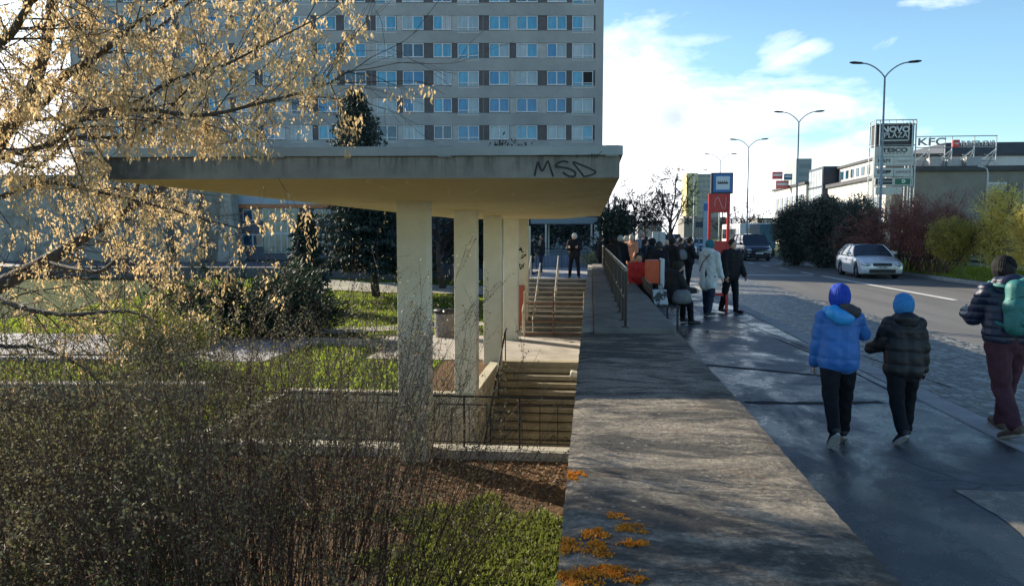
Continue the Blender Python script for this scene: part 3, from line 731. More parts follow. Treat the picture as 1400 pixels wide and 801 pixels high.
# kerbs and low edges in the park
for (name, lab, p, q, h_, wd) in (('low_kerb', 'low grey kerb wall along the lawn left of the first column', G(430, 474, ZP), G(545, 478, ZP), .30, .3),
                              ('low_kerb', 'long low concrete edging beyond the shrubs at the left', P(-30, 540, 16), P(205, 543, 17), .0, .35)):
    if h_ == 0: p = Vector((-16.5, 15.6, ZP)); q = Vector((-8.6, 16.4, ZP)); h_ = .45
    b = MB(); m = (p+q)/2; d = q-p; b.box((0, 0, h_/2-.1), (d.length, wd, h_+.2), math.atan2(d.y, d.x))
    o = b.build(name, M_conc, bevel=.02); o.location = (m.x, m.y, ZP); tag(o, lab, 'kerb')
bar_rail('guard_railing', 'thin dark railing above the concrete edging far left behind the shrubs', [(-16.5, 15.5, ZP+.3), (-8.8, 16.3, ZP+.3)], .8, .1, .3, M_black, post_every=2)

# fallen leaves on the bare earth
k = 2600; pts = np.stack([np.random.uniform(-4.8, -.2, k), np.random.uniform(9.4, 12.55, k), np.full(k, ZP+.015)], 1)
keep = np.random.rand(k) < .35+.65*(pts[:, 1] > 10.9); pts = pts[keep]
dirs = np.random.normal(0, 1, (len(pts), 3)); dirs[:, 2] *= .25
o = quads('leaf_litter', leafquads(pts, dirs, .075, .05, .1, .08), 4, leafmat('dead_leaf', (.16, .075, .035), (.42, .26, .14), .1, 4, .8)); tag(o, None, None, None, 'stuff')
origin_to(o, (-2, 11, ZP))
# stones and twigs
b = MB()
for _ in range(160):
    x, y_ = random.uniform(-4.5, -.25), random.uniform(9.6, 12.5); r_ = random.uniform(.008, .03); b.ell((x, y_, ZP+.01), (r_, r_*.8, r_*.5), 0, 6, 4)
o = b.build('pebbles', M_conc); tag(o, None, None, None, 'stuff')
# ================================================================== apartment block
FW = Vector((-math.sin(YAW), math.cos(YAW), 0)); RT = Vector((math.cos(YAW), math.sin(YAW), 0))
def Bp(px, py, D):
    r = ray(px, py); t = D/(r.x*FW.x+r.y*FW.y); return (r.x*RT.x+r.y*RT.y)*t, EYE+r.z*t
DB = 78.0
def froot(name, label, cat, px, D, z=0):
    lx, _ = Bp(px, 320, D); q = RT*lx+FW*D; return thing(name, label, cat, (q.x, q.y, z), YAW), lx
ap, AX = froot('apartment_building', 'long grey high-rise apartment block with rows of white-framed windows rising behind the canopy', 'building', 822, DB, 0)
M_span = concrete('panel_concrete', (.295, .305, .305), (.39, .40, .395), stain=(.19, .19, .19), sc=.35, amt=.3, wpos=True)
M_pdark = pm('dark_infill', (.085, .08, .085), (.12, .11, .115), 2, .7)
M_plight = pm('light_infill', (.34, .35, .35), (.45, .46, .45), 2, .7)
M_wfr = pm('white_frame', (.66, .68, .70), (.55, .57, .6), 5, .5)
def lx(px, py=120): return Bp(px, py, DB)[0]-AX
z0 = Bp(700, 190.5, DB)[1]; FH = (Bp(700, 41, DB)[1]-z0)/4; WH = Bp(700, 172, DB)[1]-z0
LW = -Bp(822, 120, DB)[0]+Bp(97, 120, DB)[0]
BH = z0+9*FH
rows = range(-2, 9)
b = MB()
zs = [z0+FH*k for k in rows]
b.bb(LW, 0, .12, 14, -1, BH)                                          # core behind the bands
for k in rows: b.bb(LW-.05, .05, -.04, .118, z0+FH*k+WH+.04, z0+FH*(k+1)-.10)
b.bb(LW-.05, .05, -.04, .118, -1, z0-2*FH-.10)
b.bb(-.75, .05, -.035, .117, -1, BH); b.bb(LW-.05, LW+.7, -.035, .117, -1, BH)
for xj in range(1, 15): b.bb(-.75-3.72*xj-.02, -.75-3.72*xj+.02, -.046, -.039, -1, BH)   # panel joints
b.build('wall', M_span, ap)
cols_px = [(515, 543, 1), (551, 580, 0), (593, 618, 0), (626, 655, 1), (669, 697, 0), (706, 734.5, 0), (748, 774, 0), (782, 811, 1)]
per = 37.4; cols = list(cols_px); x = 472
pat = [0, 0, 1, 0, 0, 1, 0, 0, 0, 1, 0]
ii = 0
while x > 100: cols.append((x, x+(26 if ii % 3 == 1 else 29), pat[ii % len(pat)])); x -= per; ii += 1
cols.sort()
def win_mesh(wd, tall):
    h = WH; z_ = -.28 if tall else 0; b = MB(); f = .075
    b.bb(0, wd, -.03, .10, z_, z_+f); b.bb(0, wd, -.03, .10, h-f, h); b.bb(0, f, -.028, .10, z_, h); b.bb(wd-f, wd, -.028, .10, z_, h)
    b.bb(wd/2-.06, wd/2+.06, -.032, .10, z_, h)
    if tall: b.bb(f, wd-f, -.026, .10, .12, .12+f)
    b.bb(-.03, wd+.03, -.075, .0, z_-.05, z_-.002)
    return b
pane_m = []
for i, (c1, c2, r_) in enumerate([((.012, .12, .27), (.02, .22, .44), .08), ((.03, .22, .38), (.08, .36, .52), .1), ((.30, .36, .40), (.42, .47, .50), .25), ((.22, .30, .35), (.33, .42, .46), .2), ((.015, .05, .09), (.03, .10, .16), .06), ((.38, .38, .40), (.5, .5, .52), .3)]):  # blue panes hold the reflected sky in their base colour
    pane_m.append(pm('pane_%s' % ['deep_sky_reflection', 'sky_reflection', 'net_curtain', 'grey_blind', 'dark', 'white_blind'][i], c1, c2, 1.3, r_, spec=.9, stretch=(3, 1, .35)))
wf, wp = {}, {}
def window_objs(wd, tall, pa, pb):
    key = (round(wd, 1), tall)
    if key not in wf:
        o = win_mesh(wd, tall).build('window', M_wfr, None); wf[key] = o.data; bpy.data.objects.remove(o)
    kp = key+(pa, pb)
    if kp not in wp:
        b = MB(); z_ = -.28 if tall else 0
        b.add([(.05, .06, z_+.05), (wd/2, .06, z_+.05), (wd/2, .06, WH-.05), (.05, .06, WH-.05)], [(0, 1, 2, 3)], 0)
        b.add([(wd/2, .06, z_+.05), (wd-.05, .06, z_+.05), (wd-.05, .06, WH-.05), (wd/2, .06, WH-.05)], [(0, 1, 2, 3)], 1)
        o = b.build('pane', [pane_m[pa], pane_m[pb]], None); wp[kp] = o.data; bpy.data.objects.remove(o)
    return wf[key], wp[kp]
rw = random.Random(5)
WIN = []
for ci, (a, c, tall) in enumerate(cols):
    for k in rows:
        pa = rw.choice([0, 0, 1, 1, 1, 2, 3, 3, 4]); pb = pa if rw.random() < .5 else rw.choice([0, 1, 2, 3, 4, 5])
        WIN.append((ci, k, lx(a), lx(c)-lx(a), tall, pa, pb))
vis = [w_ for w_ in WIN if 0 <= w_[1] <= 4]; vis.sort(key=lambda w_: -w_[2])
parts_ = set((w_[0], w_[1]) for w_ in vis[:95])
stuffF, stuffP = MB(), MB()
for (ci, k, wx, wd, tall, pa, pb) in WIN:
    zb = z0+FH*k; wd = round(wd, 1)
    if (ci, k) in parts_:
        fm, pmsh = window_objs(wd, tall, pa, pb)
        o = bpy.data.objects.new('window', fm); COL.objects.link(o); o.parent = ap; o.location = (wx, 0, zb)
        p_ = bpy.data.objects.new('pane', pmsh); COL.objects.link(p_); p_.parent = o
    else:
        fr = win_mesh(wd, tall); n0 = len(stuffF.v); stuffF.v += [(q[0]+wx, q[1], q[2]+zb) for q in fr.v]
        stuffF.f += [tuple(i+n0 for i in f_) for f_ in fr.f]; stuffF.mi += [0]*len(fr.f); z_ = -.28 if tall else 0
        for (xa_, xb_, pp) in ((.05, wd/2, pa), (wd/2, wd-.05, pb)):
            stuffF.add([(wx+xa_, .06, zb+z_+.05), (wx+xb_, .06, zb+z_+.05), (wx+xb_, .06, zb+WH-.05), (wx+xa_, .06, zb+WH-.05)], [(0, 1, 2, 3)], pp+1)
tag(stuffF.build('windows', [M_wfr]+pane_m, ap), None, None, None, 'stuff')
# infill panels between the windows
M_inf = {}
for k in rows:
    zb = z0+FH*k
    for i in range(len(cols)-1):
        xa_ = lx(cols[i][1]); xb_ = lx(cols[i+1][0])
        if 0 <= k <= 4 and i > 5 and ((i*7+k*3) % 6 == 0 or (i % 4 == 2 and rw.random() < .6)):
            b = MB(); b.bb(xa_+.02, xb_-.02, .02, .075, zb-.09, zb+WH+.03); b.build('light_infill', M_plight, ap)
    b = MB(); b.bb(LW+.71, -.76, .08, .117, zb-.098, zb+WH+.038); b.build('infill_band', M_pdark, ap)
# one window standing open, black inside
b = MB(); a_, z_ = lx(796.5), z0+FH*2; b.bb(a_, lx(809.5), -.01, .05, z_+.06, z_+WH-.06); b.build('open_window', pm('black_void', (.004, .004, .005)), ap)

# ground-floor annex in front
DA = 66
an, NX = froot('annex', 'low annex with pale blue wall, orange band and tall white-framed glass entrance', 'building', 323, DA, -.5)
def al(px, py): q = Bp(px, py, DA); return q[0]-NX, q[1]+.5
def rect(b, px0, py0, px1, py1, y0, y1, m=0):
    a = al(px0, py0); c = al(px1, py1); b.bb(a[0], c[0], y0, y1, c[1], a[1], m)
x1a = 640
b = MB(); rect(b, 323, 285, x1a, 362, 0, 9); b.build('wall', pm('slate_render', (.10, .12, .16), (.14, .16, .2), 1, .7), an)
b = MB(); rect(b, 323, 255, x1a, 279.3, -.25, 9); b.build('upper_wall', pm('pale_blue_render', (.33, .41, .48), (.40, .48, .55), 1, .6), an)
b = MB(); rect(b, 323, 279.4, x1a, 284.8, -.3, .2); b.build('orange_band', pm('orange_panel', (.48, .17, .07), (.55, .22, .10), 2, .6), an)
for (pa, pb, y0_, y1_) in ((332, 360, 286, 302), (332, 360, 320, 337), (430, 452, 286, 302), (430, 452, 320, 337), (470, 492, 286, 302)):
    b = MB(); rect(b, pa, y0_, pb, y1_, -.06, .02)
    o = b.build('window', M_wfr, an); b = MB()
    m_ = (pa+pb)/2
    for (q0, q1) in ((pa+1.3, m_-.8), (m_+.8, pb-1.3)): rect(b, q0, y0_+1.5, q1, y1_-1.5, -.075, -.055)
    b.build('pane', pane_m[4], o)
    o.children[0].location = (0, 0, 0)
b = MB(); rect(b, 360, 284.9, 411, 346, -.14, .02); gd = b.build('glass_entrance', M_wfr, an)
b = MB()
for i in range(6):
    q0 = 361+8.2*i
    for (ya_, yb_) in ((286.5, 317.5), (320, 345)): rect(b, q0, ya_, q0+7.2, yb_, -.16, -.135)
b.build('pane', pm('entrance_glass', (.05, .13, .15), (.12, .26, .26), 1.5, .08, spec=.9), gd)
# buttressed ground floor left of the annex
bt, TX = froot('ground_floor_wing', 'grey concrete ground-floor wing with a slanted buttress left of the annex', 'building', 200, 64, -.5)
def al2(px, py): q = Bp(px, py, 64); return q[0]-TX, q[1]+.5
b = MB(); a = al2(-60, 238); c = al2(305, 365); b.bb(a[0], c[0], 1, 10, c[1], a[1]); b.build('wall', M_conc, bt)
for (p0_, p1_, q0_, q1_) in ((304, 315, 302, 331), (262, 270, 250, 276), (215, 224, 206, 232)):
    a, c, d, e = al2(p0_, 255), al2(p1_, 255), al2(q1_, 362), al2(q0_, 362); b = MB()
    b.add([(a[0], -.2, a[1]), (c[0], -.2, c[1]), (d[0], -.8, d[1]), (e[0], -.8, e[1]), (a[0], 1.2, a[1]), (c[0], 1.2, c[1]), (d[0], 1.2, d[1]), (e[0], 1.2, e[1])], [(0,1,2,3),(7,6,5,4),(0,4,5,1),(1,5,6,2),(2,6,7,3),(3,7,4,0)])
    b.build('buttress', M_conc, bt)
for (px, py, w_, h_) in ((283, 315, 10, 18), (228, 300, 12, 16), (150, 300, 14, 16), (110, 300, 14, 16)):
    a = al2(px, py); b = MB(); s_ = 64/F; b.bb(a[0], a[0]+w_*s_, .93, 1.02, a[1], a[1]+h_*s_); o = b.build('window', M_wfr, bt)
    b = MB(); b.bb(a[0]+.1, a[0]+w_*s_-.1, .9, .925, a[1]+.1, a[1]+h_*s_-.1); b.build('pane', pane_m[4], o)
# shaded service road at the foot of the block
structure(slab('service_road', -60, -4.2, 50, 63, -1.2, -.42, pm('service_asphalt', (.075, .085, .10), (.11, .12, .14), 1, .7, wpos=True)))
def draped(name, poly, m, dz=.05, n=26):
    """poly: 4 ground corners (x,y); follows the ground"""
    b = MB()
    for j in range(n+1):
        for i in range(n+1):
            u, v_ = i/n, j/n; a = [poly[0][t]*(1-u)+poly[1][t]*u for t in (0, 1)]; c = [poly[3][t]*(1-u)+poly[2][t]*u for t in (0, 1)]
            x, y = a[0]*(1-v_)+c[0]*v_, a[1]*(1-v_)+c[1]*v_; b.v.append((x, y, max(zg(x, y)+dz, zg(x-.9, y)+dz*.6, zg(x, y-.9)+dz*.6)))
    for j in range(n):
        for i in range(n): a = j*(n+1)+i; b.f.append((a, a+1, a+n+2, a+n+1)); b.mi.append(0)
    return structure(b.build(name, m))
draped('park_path', [(-19.5, 44.5), (-4.2, 43.0), (-4.2, 46.0), (-19.5, 49.6)], M_paving, .09)
draped('park_path', [(-12.5, 27.5), (-9.8, 27.5), (-4.2, 31.5), (-4.2, 33.2)], M_paving, .07, 10)

# ================================================================== shopping centre across the road
sc = thing('shopping_centre', 'long pale shopping centre across the road with a sunlit side wing', 'building', (36, 98, 0))
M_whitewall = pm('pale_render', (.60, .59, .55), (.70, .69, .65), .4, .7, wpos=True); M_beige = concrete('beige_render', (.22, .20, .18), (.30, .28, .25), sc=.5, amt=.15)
M_navy = pm('navy_cladding', (.02, .035, .055), (.035, .05, .075), .6, .5, wpos=True); M_darkroof = pm('dark_cornice', (.035, .037, .045), (.06, .06, .07), 1, .6)
M_glz = glassmat('shop_glass', (.06, .09, .11), .1)
def part(name, boxes, m, par, bev=0):
    b = MB()
    for q in boxes: b.bb(*q)
    return b.build(name, m, par, world=True, bevel=bev)
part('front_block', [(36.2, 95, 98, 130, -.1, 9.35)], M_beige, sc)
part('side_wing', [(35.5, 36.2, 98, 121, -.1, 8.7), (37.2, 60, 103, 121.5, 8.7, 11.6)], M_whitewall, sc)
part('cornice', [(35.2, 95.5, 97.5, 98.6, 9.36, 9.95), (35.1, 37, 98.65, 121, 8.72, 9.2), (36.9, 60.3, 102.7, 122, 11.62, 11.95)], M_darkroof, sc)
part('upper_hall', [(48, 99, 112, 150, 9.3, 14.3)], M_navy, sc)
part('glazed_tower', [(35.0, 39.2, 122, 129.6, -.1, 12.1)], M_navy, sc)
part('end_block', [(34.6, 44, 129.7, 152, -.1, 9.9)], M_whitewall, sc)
part('end_cornice', [(34.3, 44, 129.5, 152.4, 9.92, 10.3)], M_darkroof, sc)
for i in range(5):
    for j in range(4):
        o = part('curtain_panel', [(34.93, 34.99, 122.3+1.45*i, 123.6+1.45*i, .8+2.8*j, 3.3+2.8*j)], pm('silver_panel', (.35, .40, .42), (.5, .55, .57), 1, .25, metal=.3), sc)
for i in range(8):
    y_ = 104+2.2*i; part('window', [(37.12, 37.19, y_, y_+1.2, 9.9, 11.1)], pane_m[4], sc)
for i in range(6): y_ = 99.5+3.5*i; part('window', [(35.42, 35.49, y_, y_+2.2, 1, 6.5)], M_glz, sc)
for i in range(6): y_ = 131+3.4*i; part('window', [(34.5, 34.59, y_, y_+2.3, .5, 8.4)], M_glz, sc)
for i in range(12):
    x_ = 47+4.2*i; o = part('window_frame', [(x_, x_+2.3, 97.9, 97.99, .8, 8.0)], M_whitewall, sc); b = MB()
    b.bb(x_+.15-o.parent.location.x, x_+1.1-o.parent.location.x, 97.87-98, 97.895-98, 1, 7.8); b.bb(x_+1.2-36, x_+2.15-36, 97.87-98, 97.895-98, 1, 7.8); b.build('pane', pane_m[4], o)
for (x_, w_, h_) in ((41.5, 1.3, 1.3), (43.6, 1.5, 1.1), (45.8, 1.7, 1.4), (60, 1.6, 1.5), (62.5, 1.2, 1.2)):
    part('roof_unit', [(x_, x_+w_, 100.5, 101.8, 9.9, 9.9+h_)], M_plight, sc, .05)
b = MB(); b.prism([(62, 0), (66.8, 0), (66.8, 2.1), (62, .9)], 0, .3); b2 = MB(); b2.v = [(q[0]-.0, 100+q[2], 9.95+q[1]) for q in b.v]; b2.f = b.f; b2.mi = b.mi
b2.build('roof_screen', M_beige, sc, world=True)
# roof-top advertising frame
rf = thing('roof_sign_frame', 'galvanised frame with white KFC letters and a red square logo on the shopping centre roof', 'sign', (52, 101, 9.95))
M_galv = pm('galvanised', (.38, .41, .43), (.5, .53, .55), 3, .4, metal=.5)
xa, xb = P(1252, 200, 101).x, P(1363, 200, 101).x; zt_, zm_ = P(1300, 186.5, 101).z, P(1300, 201.5, 101).z
b = MB()
for z_ in (zt_, zm_, zm_-1.7): b.tube([(xa, 101, z_), (xb, 101, z_)], .06, 6)
xs_ = [P(p_, 200, 101).x for p_ in (1271, 1292, 1301.5, 1332, 1362)]
for x_ in xs_: b.tube([(x_, 101, 9.95), (x_, 101, zt_)], .07, 6)
for x_ in (xs_[0], xs_[2], xs_[3], xs_[4]):
    b.tube([(x_-2.6, 101.2, 9.95), (x_, 101.1, zm_-.3)], .07, 6); b.tube([(x_-1.3, 101.1, 11.6), (x_+.05, 101, 11.6)], .05, 6); b.tube([(x_, 101, zm_-.3), (x_+.0, 103.5, 9.95)], .06, 6)
b.tube([(xs_[2], 101, 10.2), (xs_[3], 101, zm_-.2)], .05, 6)
b.build('frame', M_galv, rf, world=True)
def wtxt(name, s, px, py, Y, size, m, par, sx=1, bold=.0, ext=.03):
    q = P(px, py, Y); o = text_mesh(name, s, size, m, par, (q.x-par.location.x, Y-par.location.y, q.z-par.location.z), (math.pi/2, 0, 0), ext, 'CENTER', sx, bold); return o
M_let = pm('white_letter', (.70, .72, .72), rough=.5); M_letg = pm('grey_letter', (.27, .29, .31), rough=.5)
wtxt('letters', 'KFC', 1274, 194.5, 100.85, 1.25, M_letg, rf, 1.5, .03)
wtxt('letters', 'BURGER KING', 1337, 196.5, 100.85, .85, M_letg, rf, .72, .03)
a = P(1302, 192, 100.85); c = P(1308, 201, 100.85)
b = MB(); cx_, cz_ = (a.x+c.x)/2+.2, (a.z+c.z)/2; b.bb(cx_-.42, cx_+.42, 100.75, 100.95, cz_-.46, cz_+.46); b.build('logo', pm('logo_red', (.60, .05, .06), (.66, .08, .08), 3, .5), rf, world=True, bevel=.15, seg=3)
b = MB(); b.bb(cx_-.25, cx_+.25, 100.70, 100.745, cz_+.03, cz_+.10); b.bb(cx_-.25, cx_+.25, 100.70, 100.745, cz_-.10, cz_-.03); b.build('logo_stripe', M_let, rf, world=True)
# roof billboards at the far end
for (p0, q0, p1, q1, col, lab) in ((1056, 235, 1070, 245, (.6, .10, .10), 'red and white billboard on the roof at the far end of the shopping centre'), (1061, 247, 1078, 258, (.62, .16, .14), 'lower red and white billboard on the far roof of the shopping centre'), (1072, 238, 1083, 246, (.02, .13, .24), 'small dark blue billboard on the far roof of the shopping centre')):
    a = P(p0, q0, 140); c = P(p1, q1, 140); rt = thing('billboard', lab, 'billboard', ((a.x+c.x)/2, 140, 10.3))
    b = MB(); b.bb(a.x, c.x, 140, 140.15, c.z, a.z); b.build('panel', pm('bill_%d' % p0, col, rough=.6), rt, world=True)
    b = MB(); b.bb(a.x+.15, c.x-.15, 139.96, 139.998, (a.z+c.z)/2-.12, (a.z+c.z)/2+.28); b.build('white_band', M_let, rt, world=True)
    b = MB(); b.tube([(a.x+.1, 140.2, 10.25), (a.x+.1, 140.2, a.z)], .05, 5); b.tube([(c.x-.1, 140.2, 10.25), (c.x-.1, 140.2, a.z)], .05, 5); b.build('support', M_galv, rt, world=True)

# sign tower
TY = 95.0
def tp(cx, cy_): return P(1180+cx/5.72, 150+cy_/5.72, TY)
st = thing('sign_tower', 'tall shopping-centre sign tower reading NOVO PLAZA above a stack of white shop panels', 'sign', (tp(245, 0).x, TY, 0))
a, c = tp(98, 85), tp(408, 285)
b = MB(); b.bb(a.x+.15, c.x-.15, TY+.05, TY+1.6, c.z, a.z-.35); b.build('black_box', pm('black_cladding', (.02, .02, .024), (.04, .04, .045), 2, .5), st, world=True)
b = MB()
for x_ in (a.x, c.x, a.x+.5, c.x-.4):
    for yy in (TY-.1, TY+1.7): b.tube([(x_, yy, 0), (x_, yy, a.z)], .09, 6)
for z_ in (a.z, a.z-.5, c.z+.1, c.z-1.2, tp(0, 440).z, tp(0, 527).z, tp(0, 600).z, 3): b.tube([(a.x, TY-.1, z_), (c.x, TY-.1, z_)], .06, 6); b.tube([(a.x, TY-.1, z_), (a.x, TY+1.7, z_)], .05, 6)
for i in range(7): t = i/6; b.tube([(a.x+(c.x-a.x)*t, TY-.1, a.z-.5), (a.x+(c.x-a.x)*t, TY-.1, a.z+.06)], .04, 5)
b.build('lattice', M_galv, st, world=True)
b = MB(); p, q = tp(150, 118), tp(355, 240)
b.strip([(p.x, TY-.02, p.z), (q.x, TY-.02, p.z), (q.x, TY-.02, q.z), (p.x, TY-.02, q.z), (p.x, TY-.02, p.z)], .11, (0, -1, 0), .03); b.build('border', M_let, st, world=True)
def ttx(s, cx, cy_, size, m, sx=1, bold=0, dy=-.16):
    q = tp(cx, cy_); return text_mesh('lettering', s, size, m, st, (q.x-st.location.x, dy, q.z), (math.pi/2, 0, 0), .02, 'CENTER', sx, bold)
ttx('NOVO', 252, 158, .92, M_let, 1.12, .035); ttx('PLAZA', 252, 203, .86, M_let, 1.06, .0)
M_sgn = pm('sign_white', (.55, .54, .52), (.66, .65, .62), 1.5, .5); M_dk = pm('sign_dark', (.03, .03, .035), rough=.5); M_gr = pm('sign_green', (.02, .16, .09), rough=.5)
def pan(cx0, cy0, cx1, cy1, m, name='panel'): a, c = tp(cx0, cy0), tp(cx1, cy1); b = MB(); b.bb(a.x, c.x, TY-.13, TY+.3, c.z, a.z); return b.build(name, m, st, world=True, bevel=.02)
pan(92, 292, 390, 365, M_sgn); pan(92, 369, 236, 436, M_sgn); pan(241, 369, 388, 436, M_sgn); pan(90, 457, 232, 522, M_sgn); pan(238, 457, 385, 522, M_sgn)
pan(92, 535, 236, 592, M_sgn); pan(240, 533, 385, 592, M_sgn); pan(98, 541, 224, 585, M_dk, 'dark_panel').location.y -= .02; pan(247, 540, 377, 586, M_gr, 'green_panel').location.y -= .02
pan(94, 606, 300, 665, M_sgn)
ttx('TESCO', 245, 319, .68, M_dk, 1.35, .02)
b = MB(); q = tp(170, 343)
for i in range(6): b.bb(q.x+.4*i, q.x+.4*i+.26, TY-.165, TY-.135, q.z-.06, q.z+.02)
b.build('dashes', M_dk, st, world=True)
ttx('H&M', 160, 402, .62, M_dk, 1.1, .0); ttx('CROPP', 160, 489, .48, M_dk, 1.0, .03); ttx('LINDEX', 312, 488, .42, pm('sign_grey', (.25, .25, .26)), 1.15)
q = tp(265, 405); b = MB(); b.strip([(q.x+.15*i, TY-.14, q.z+(.12 if i % 2 else -.1)) for i in range(13)], .05, (0, -1, 0), .01); b.build('script', pm('sign_grey', (.25, .25, .26)), st, world=True)
q = tp(112, 563); b = MB(); b.strip([(q.x+.14*i, TY-.165, q.z+(.09 if i % 2 else -.07)) for i in range(12)], .05, (0, -1, 0), .01); b.build('script', M_let, st, world=True)
ttx('D', 312, 562, .5, M_let, 1, .04, -.17)

# distant buildings
dy_ = thing('tower_block', 'distant yellow and grey tower block seen left of the bus stop sign', 'building', P(955, 320, 320))
a, m_, c = P(939, 238, 320), P(954, 238, 320), P(984, 238, 320)
b = MB(); b.bb(m_.x, c.x, 320, 336, 0, a.z); b.build('wall', pm('grey_panel', (.36, .35, .31), (.44, .43, .39), .3, .7), dy_, world=True)
b = MB(); b.bb(a.x, m_.x-.02, 319.9, 336, 9, a.z+.3); b.build('yellow_wall', pm('yellow_panel', (.60, .50, .22), (.68, .58, .30), .3, .7), dy_, world=True)
b = MB(); b.bb(a.x-1, c.x+4, 318, 340, 0, 8.5); b.build('plinth', M_beige, dy_, world=True)
for i in range(8):
    b = MB(); z_ = 10+2.1*i
    for j in range(4): b = MB(); b.bb(m_.x+.5+1.65*j, m_.x+1.5+1.65*j, 319.9, 319.98, z_, z_+1.1); b.build('window', pane_m[4], dy_, world=True)
    b = MB(); b.bb(m_.x-2.2, m_.x-1.0, 319.8, 319.88, z_, z_+1.1); b.build('window', pane_m[3], dy_, world=True)
b = MB(); a, c = P(1089, 217, 260), P(1110, 217, 260); b.bb(a.x, c.x, 260, 275, 0, a.z)
for i in range(8): b.bb(a.x+.4, c.x-.4, 259.9, 259.98, 5+2.6*i, 6.2+2.6*i, 1)
tag(b.build('tower_block', [pm('haze_grey', (.30, .34, .36)), pm('haze_glass', (.22, .27, .3))], None), 'plain grey tower block far behind the glazed corner of the shopping centre', 'building')
for (p0, p1, yt, Yd, lab, colr) in ((832, 866, 297, 150, 'low white building behind the bare street trees', (.55, .55, .52)), (1036, 1060, 300, 230, 'small pale building at the far end of the road near the lamp posts', (.5, .47, .42)), (700, 716, 250, 120, None, None), (872, 905, 304, 190, 'low grey building behind the middle of the bare street trees', (.35, .35, .34))):
    if not lab: continue
    a, c = P(p0, yt, Yd), P(p1, yt, Yd); r_ = thing('low_building', lab, 'building', ((a.x+c.x)/2, Yd, 0))
    b = MB(); b.bb(a.x, c.x, Yd, Yd+10, 0, a.z); b.build('wall', pm('lowb_%d' % p0, colr), r_, world=True)
    b = MB(); b.bb(a.x-.3, c.x+.3, Yd-.3, Yd+10, a.z+.01, a.z+.4); b.build('roof', M_darkroof, r_, world=True)
    n_ = 4
    for i in range(n_): b = MB(); x_ = a.x+(c.x-a.x)*(i+.25)/n_; b.bb(x_, x_+(c.x-a.x)*.5/n_, Yd-.05, Yd-.01, a.z*.35, a.z*.75); b.build('window', pane_m[4], r_, world=True)

# ================================================================== street lamps
M_lamp = pm('lamp_grey', (.22, .27, .28), (.32, .37, .38), 4, .5, metal=.3)
def lamp_proto():
    t = thing('street_lamp', '', 'street lamp', (0, 0, 0))
    b = MB(); b.tube([(0, 0, 0), (0, 0, 1.4), (0, 0, 1.41), (0, 0, 6), (0, 0, 6.02), (0, 0, 9.75)], [.12, .105, .075, .068, .055, .045], 10); b.build('mast', M_lamp, t, smooth=True)
    for s in (-1, 1):
        b = MB(); pts = []
        for i in range(9): u = i/8; pts.append((s*(1.12*u+.0), 0, 9.7+.72*math.sin(u*math.pi/2)**.8 if u > 0 else 9.7))
        b.tube(pts, .035, 8); a_ = b.build('arm', M_lamp, t, smooth=True)
        b = MB(); prof = [(0, .05, .04), (.12, .10, .06), (.45, .13, .07), (.62, .09, .04), (.66, .02, .01)]; k = 8
        for (dx_, wy, wz) in prof:
            for j in range(k): th = 2*math.pi*j/k; b.v.append((s*(1.08+dx_), wy*math.cos(th), 10.43+dx_*.07+wz*math.sin(th)))
        for i in range(len(prof)-1):
            for j in range(k): p_ = i*k+j; q_ = i*k+(j+1) % k; b.f.append((p_, q_, q_+k, p_+k)); b.mi.append(0)
        b.f.append(tuple(range(k))); b.f.append(tuple((len(prof)-1)*k+j for j in range(k))); b.mi += [0, 0]
        b.build('lamp_head', M_black, a_, smooth=True)
    return t
lp = lamp_proto(); labs = ['tall twin-arm street lamp standing in front of the shopping-centre sign tower', 'twin-arm street lamp above the dark evergreen shrubs', 'twin-arm street lamp behind the dark blue van, between van and bus stop sign', 'twin-arm street lamp rising directly behind the bus stop sign', 'most distant twin-arm street lamp left of the bus stop sign']
for i, (px, ytop) in enumerate(((1202, 99), (1088, 160), (1021, 195), (983, 214), (948, 235))):
    Yl = (10.5-EYE)*F/(320-ytop); o = lp if i == 0 else copy_tree(lp)
    o.location = (P(px, 320, Yl).x, Yl, .0); o['label'] = labs[i]; o['group'] = 'street lamps along the median'
sl = thing('street_lamp', 'small white single-arm lamp beside the yellow shrub in front of the shopping centre', 'street lamp', P(1347, 320, 60)); sl.location.z = 0
b = MB(); zz = P(1347, 228, 60).z; b.tube([(0, 0, 0), (0, 0, zz-.5), (-.1, 0, zz-.15), (-.35, 0, zz)], [.07, .055, .05, .04], 8); b.build('mast', pm('lamp_white', (.62, .64, .64)), sl, smooth=True)
b = MB(); b.box((-.5, 0, zz), (.42, .16, .1), 0, ry=R(10)); b.build('lamp_head', pm('lamp_white', (.62, .64, .64)), sl, bevel=.03)

# ================================================================== bus stop post
M_red = pm('stop_red', (.52, .022, .022), (.60, .035, .03), 3, .4); M_blue = pm('stop_blue', (.03, .16, .42), rough=.4); M_wht = pm('stop_white', (.62, .68, .74), rough=.4)
BY = G(985, 428, 0).y
def q1(cx, cy_): return P(800+cx/3.3375, 220+cy_/3.3375, BY)
o0 = q1(612, 690); bs = thing('bus_stop_post', 'red bus stop post with a blue and white tram sign on top', 'bus stop', (o0.x, BY, 0), 0)
def lb(cx0, cy0, cx1, cy1, y0_, y1_, name, m, bev=.006, par=None):
    a, c = q1(cx0, cy0), q1(cx1, cy1); b = MB(); b.bb(a.x-o0.x, c.x-o0.x, y0_, y1_, c.z, a.z); return b.build(name, m, par or bs, bevel=bev)
for (xa_, xb_) in ((563, 576), (649, 662)):
    a, c = q1(xa_, 150), q1(xb_, 150); b = MB(); b.bb(a.x-o0.x, c.x-o0.x, -.04, .04, 0, a.z); b.build('post', M_red, bs, bevel=.008)
lb(576, 148, 649, 236, -.03, .03, 'red_panel', M_red)
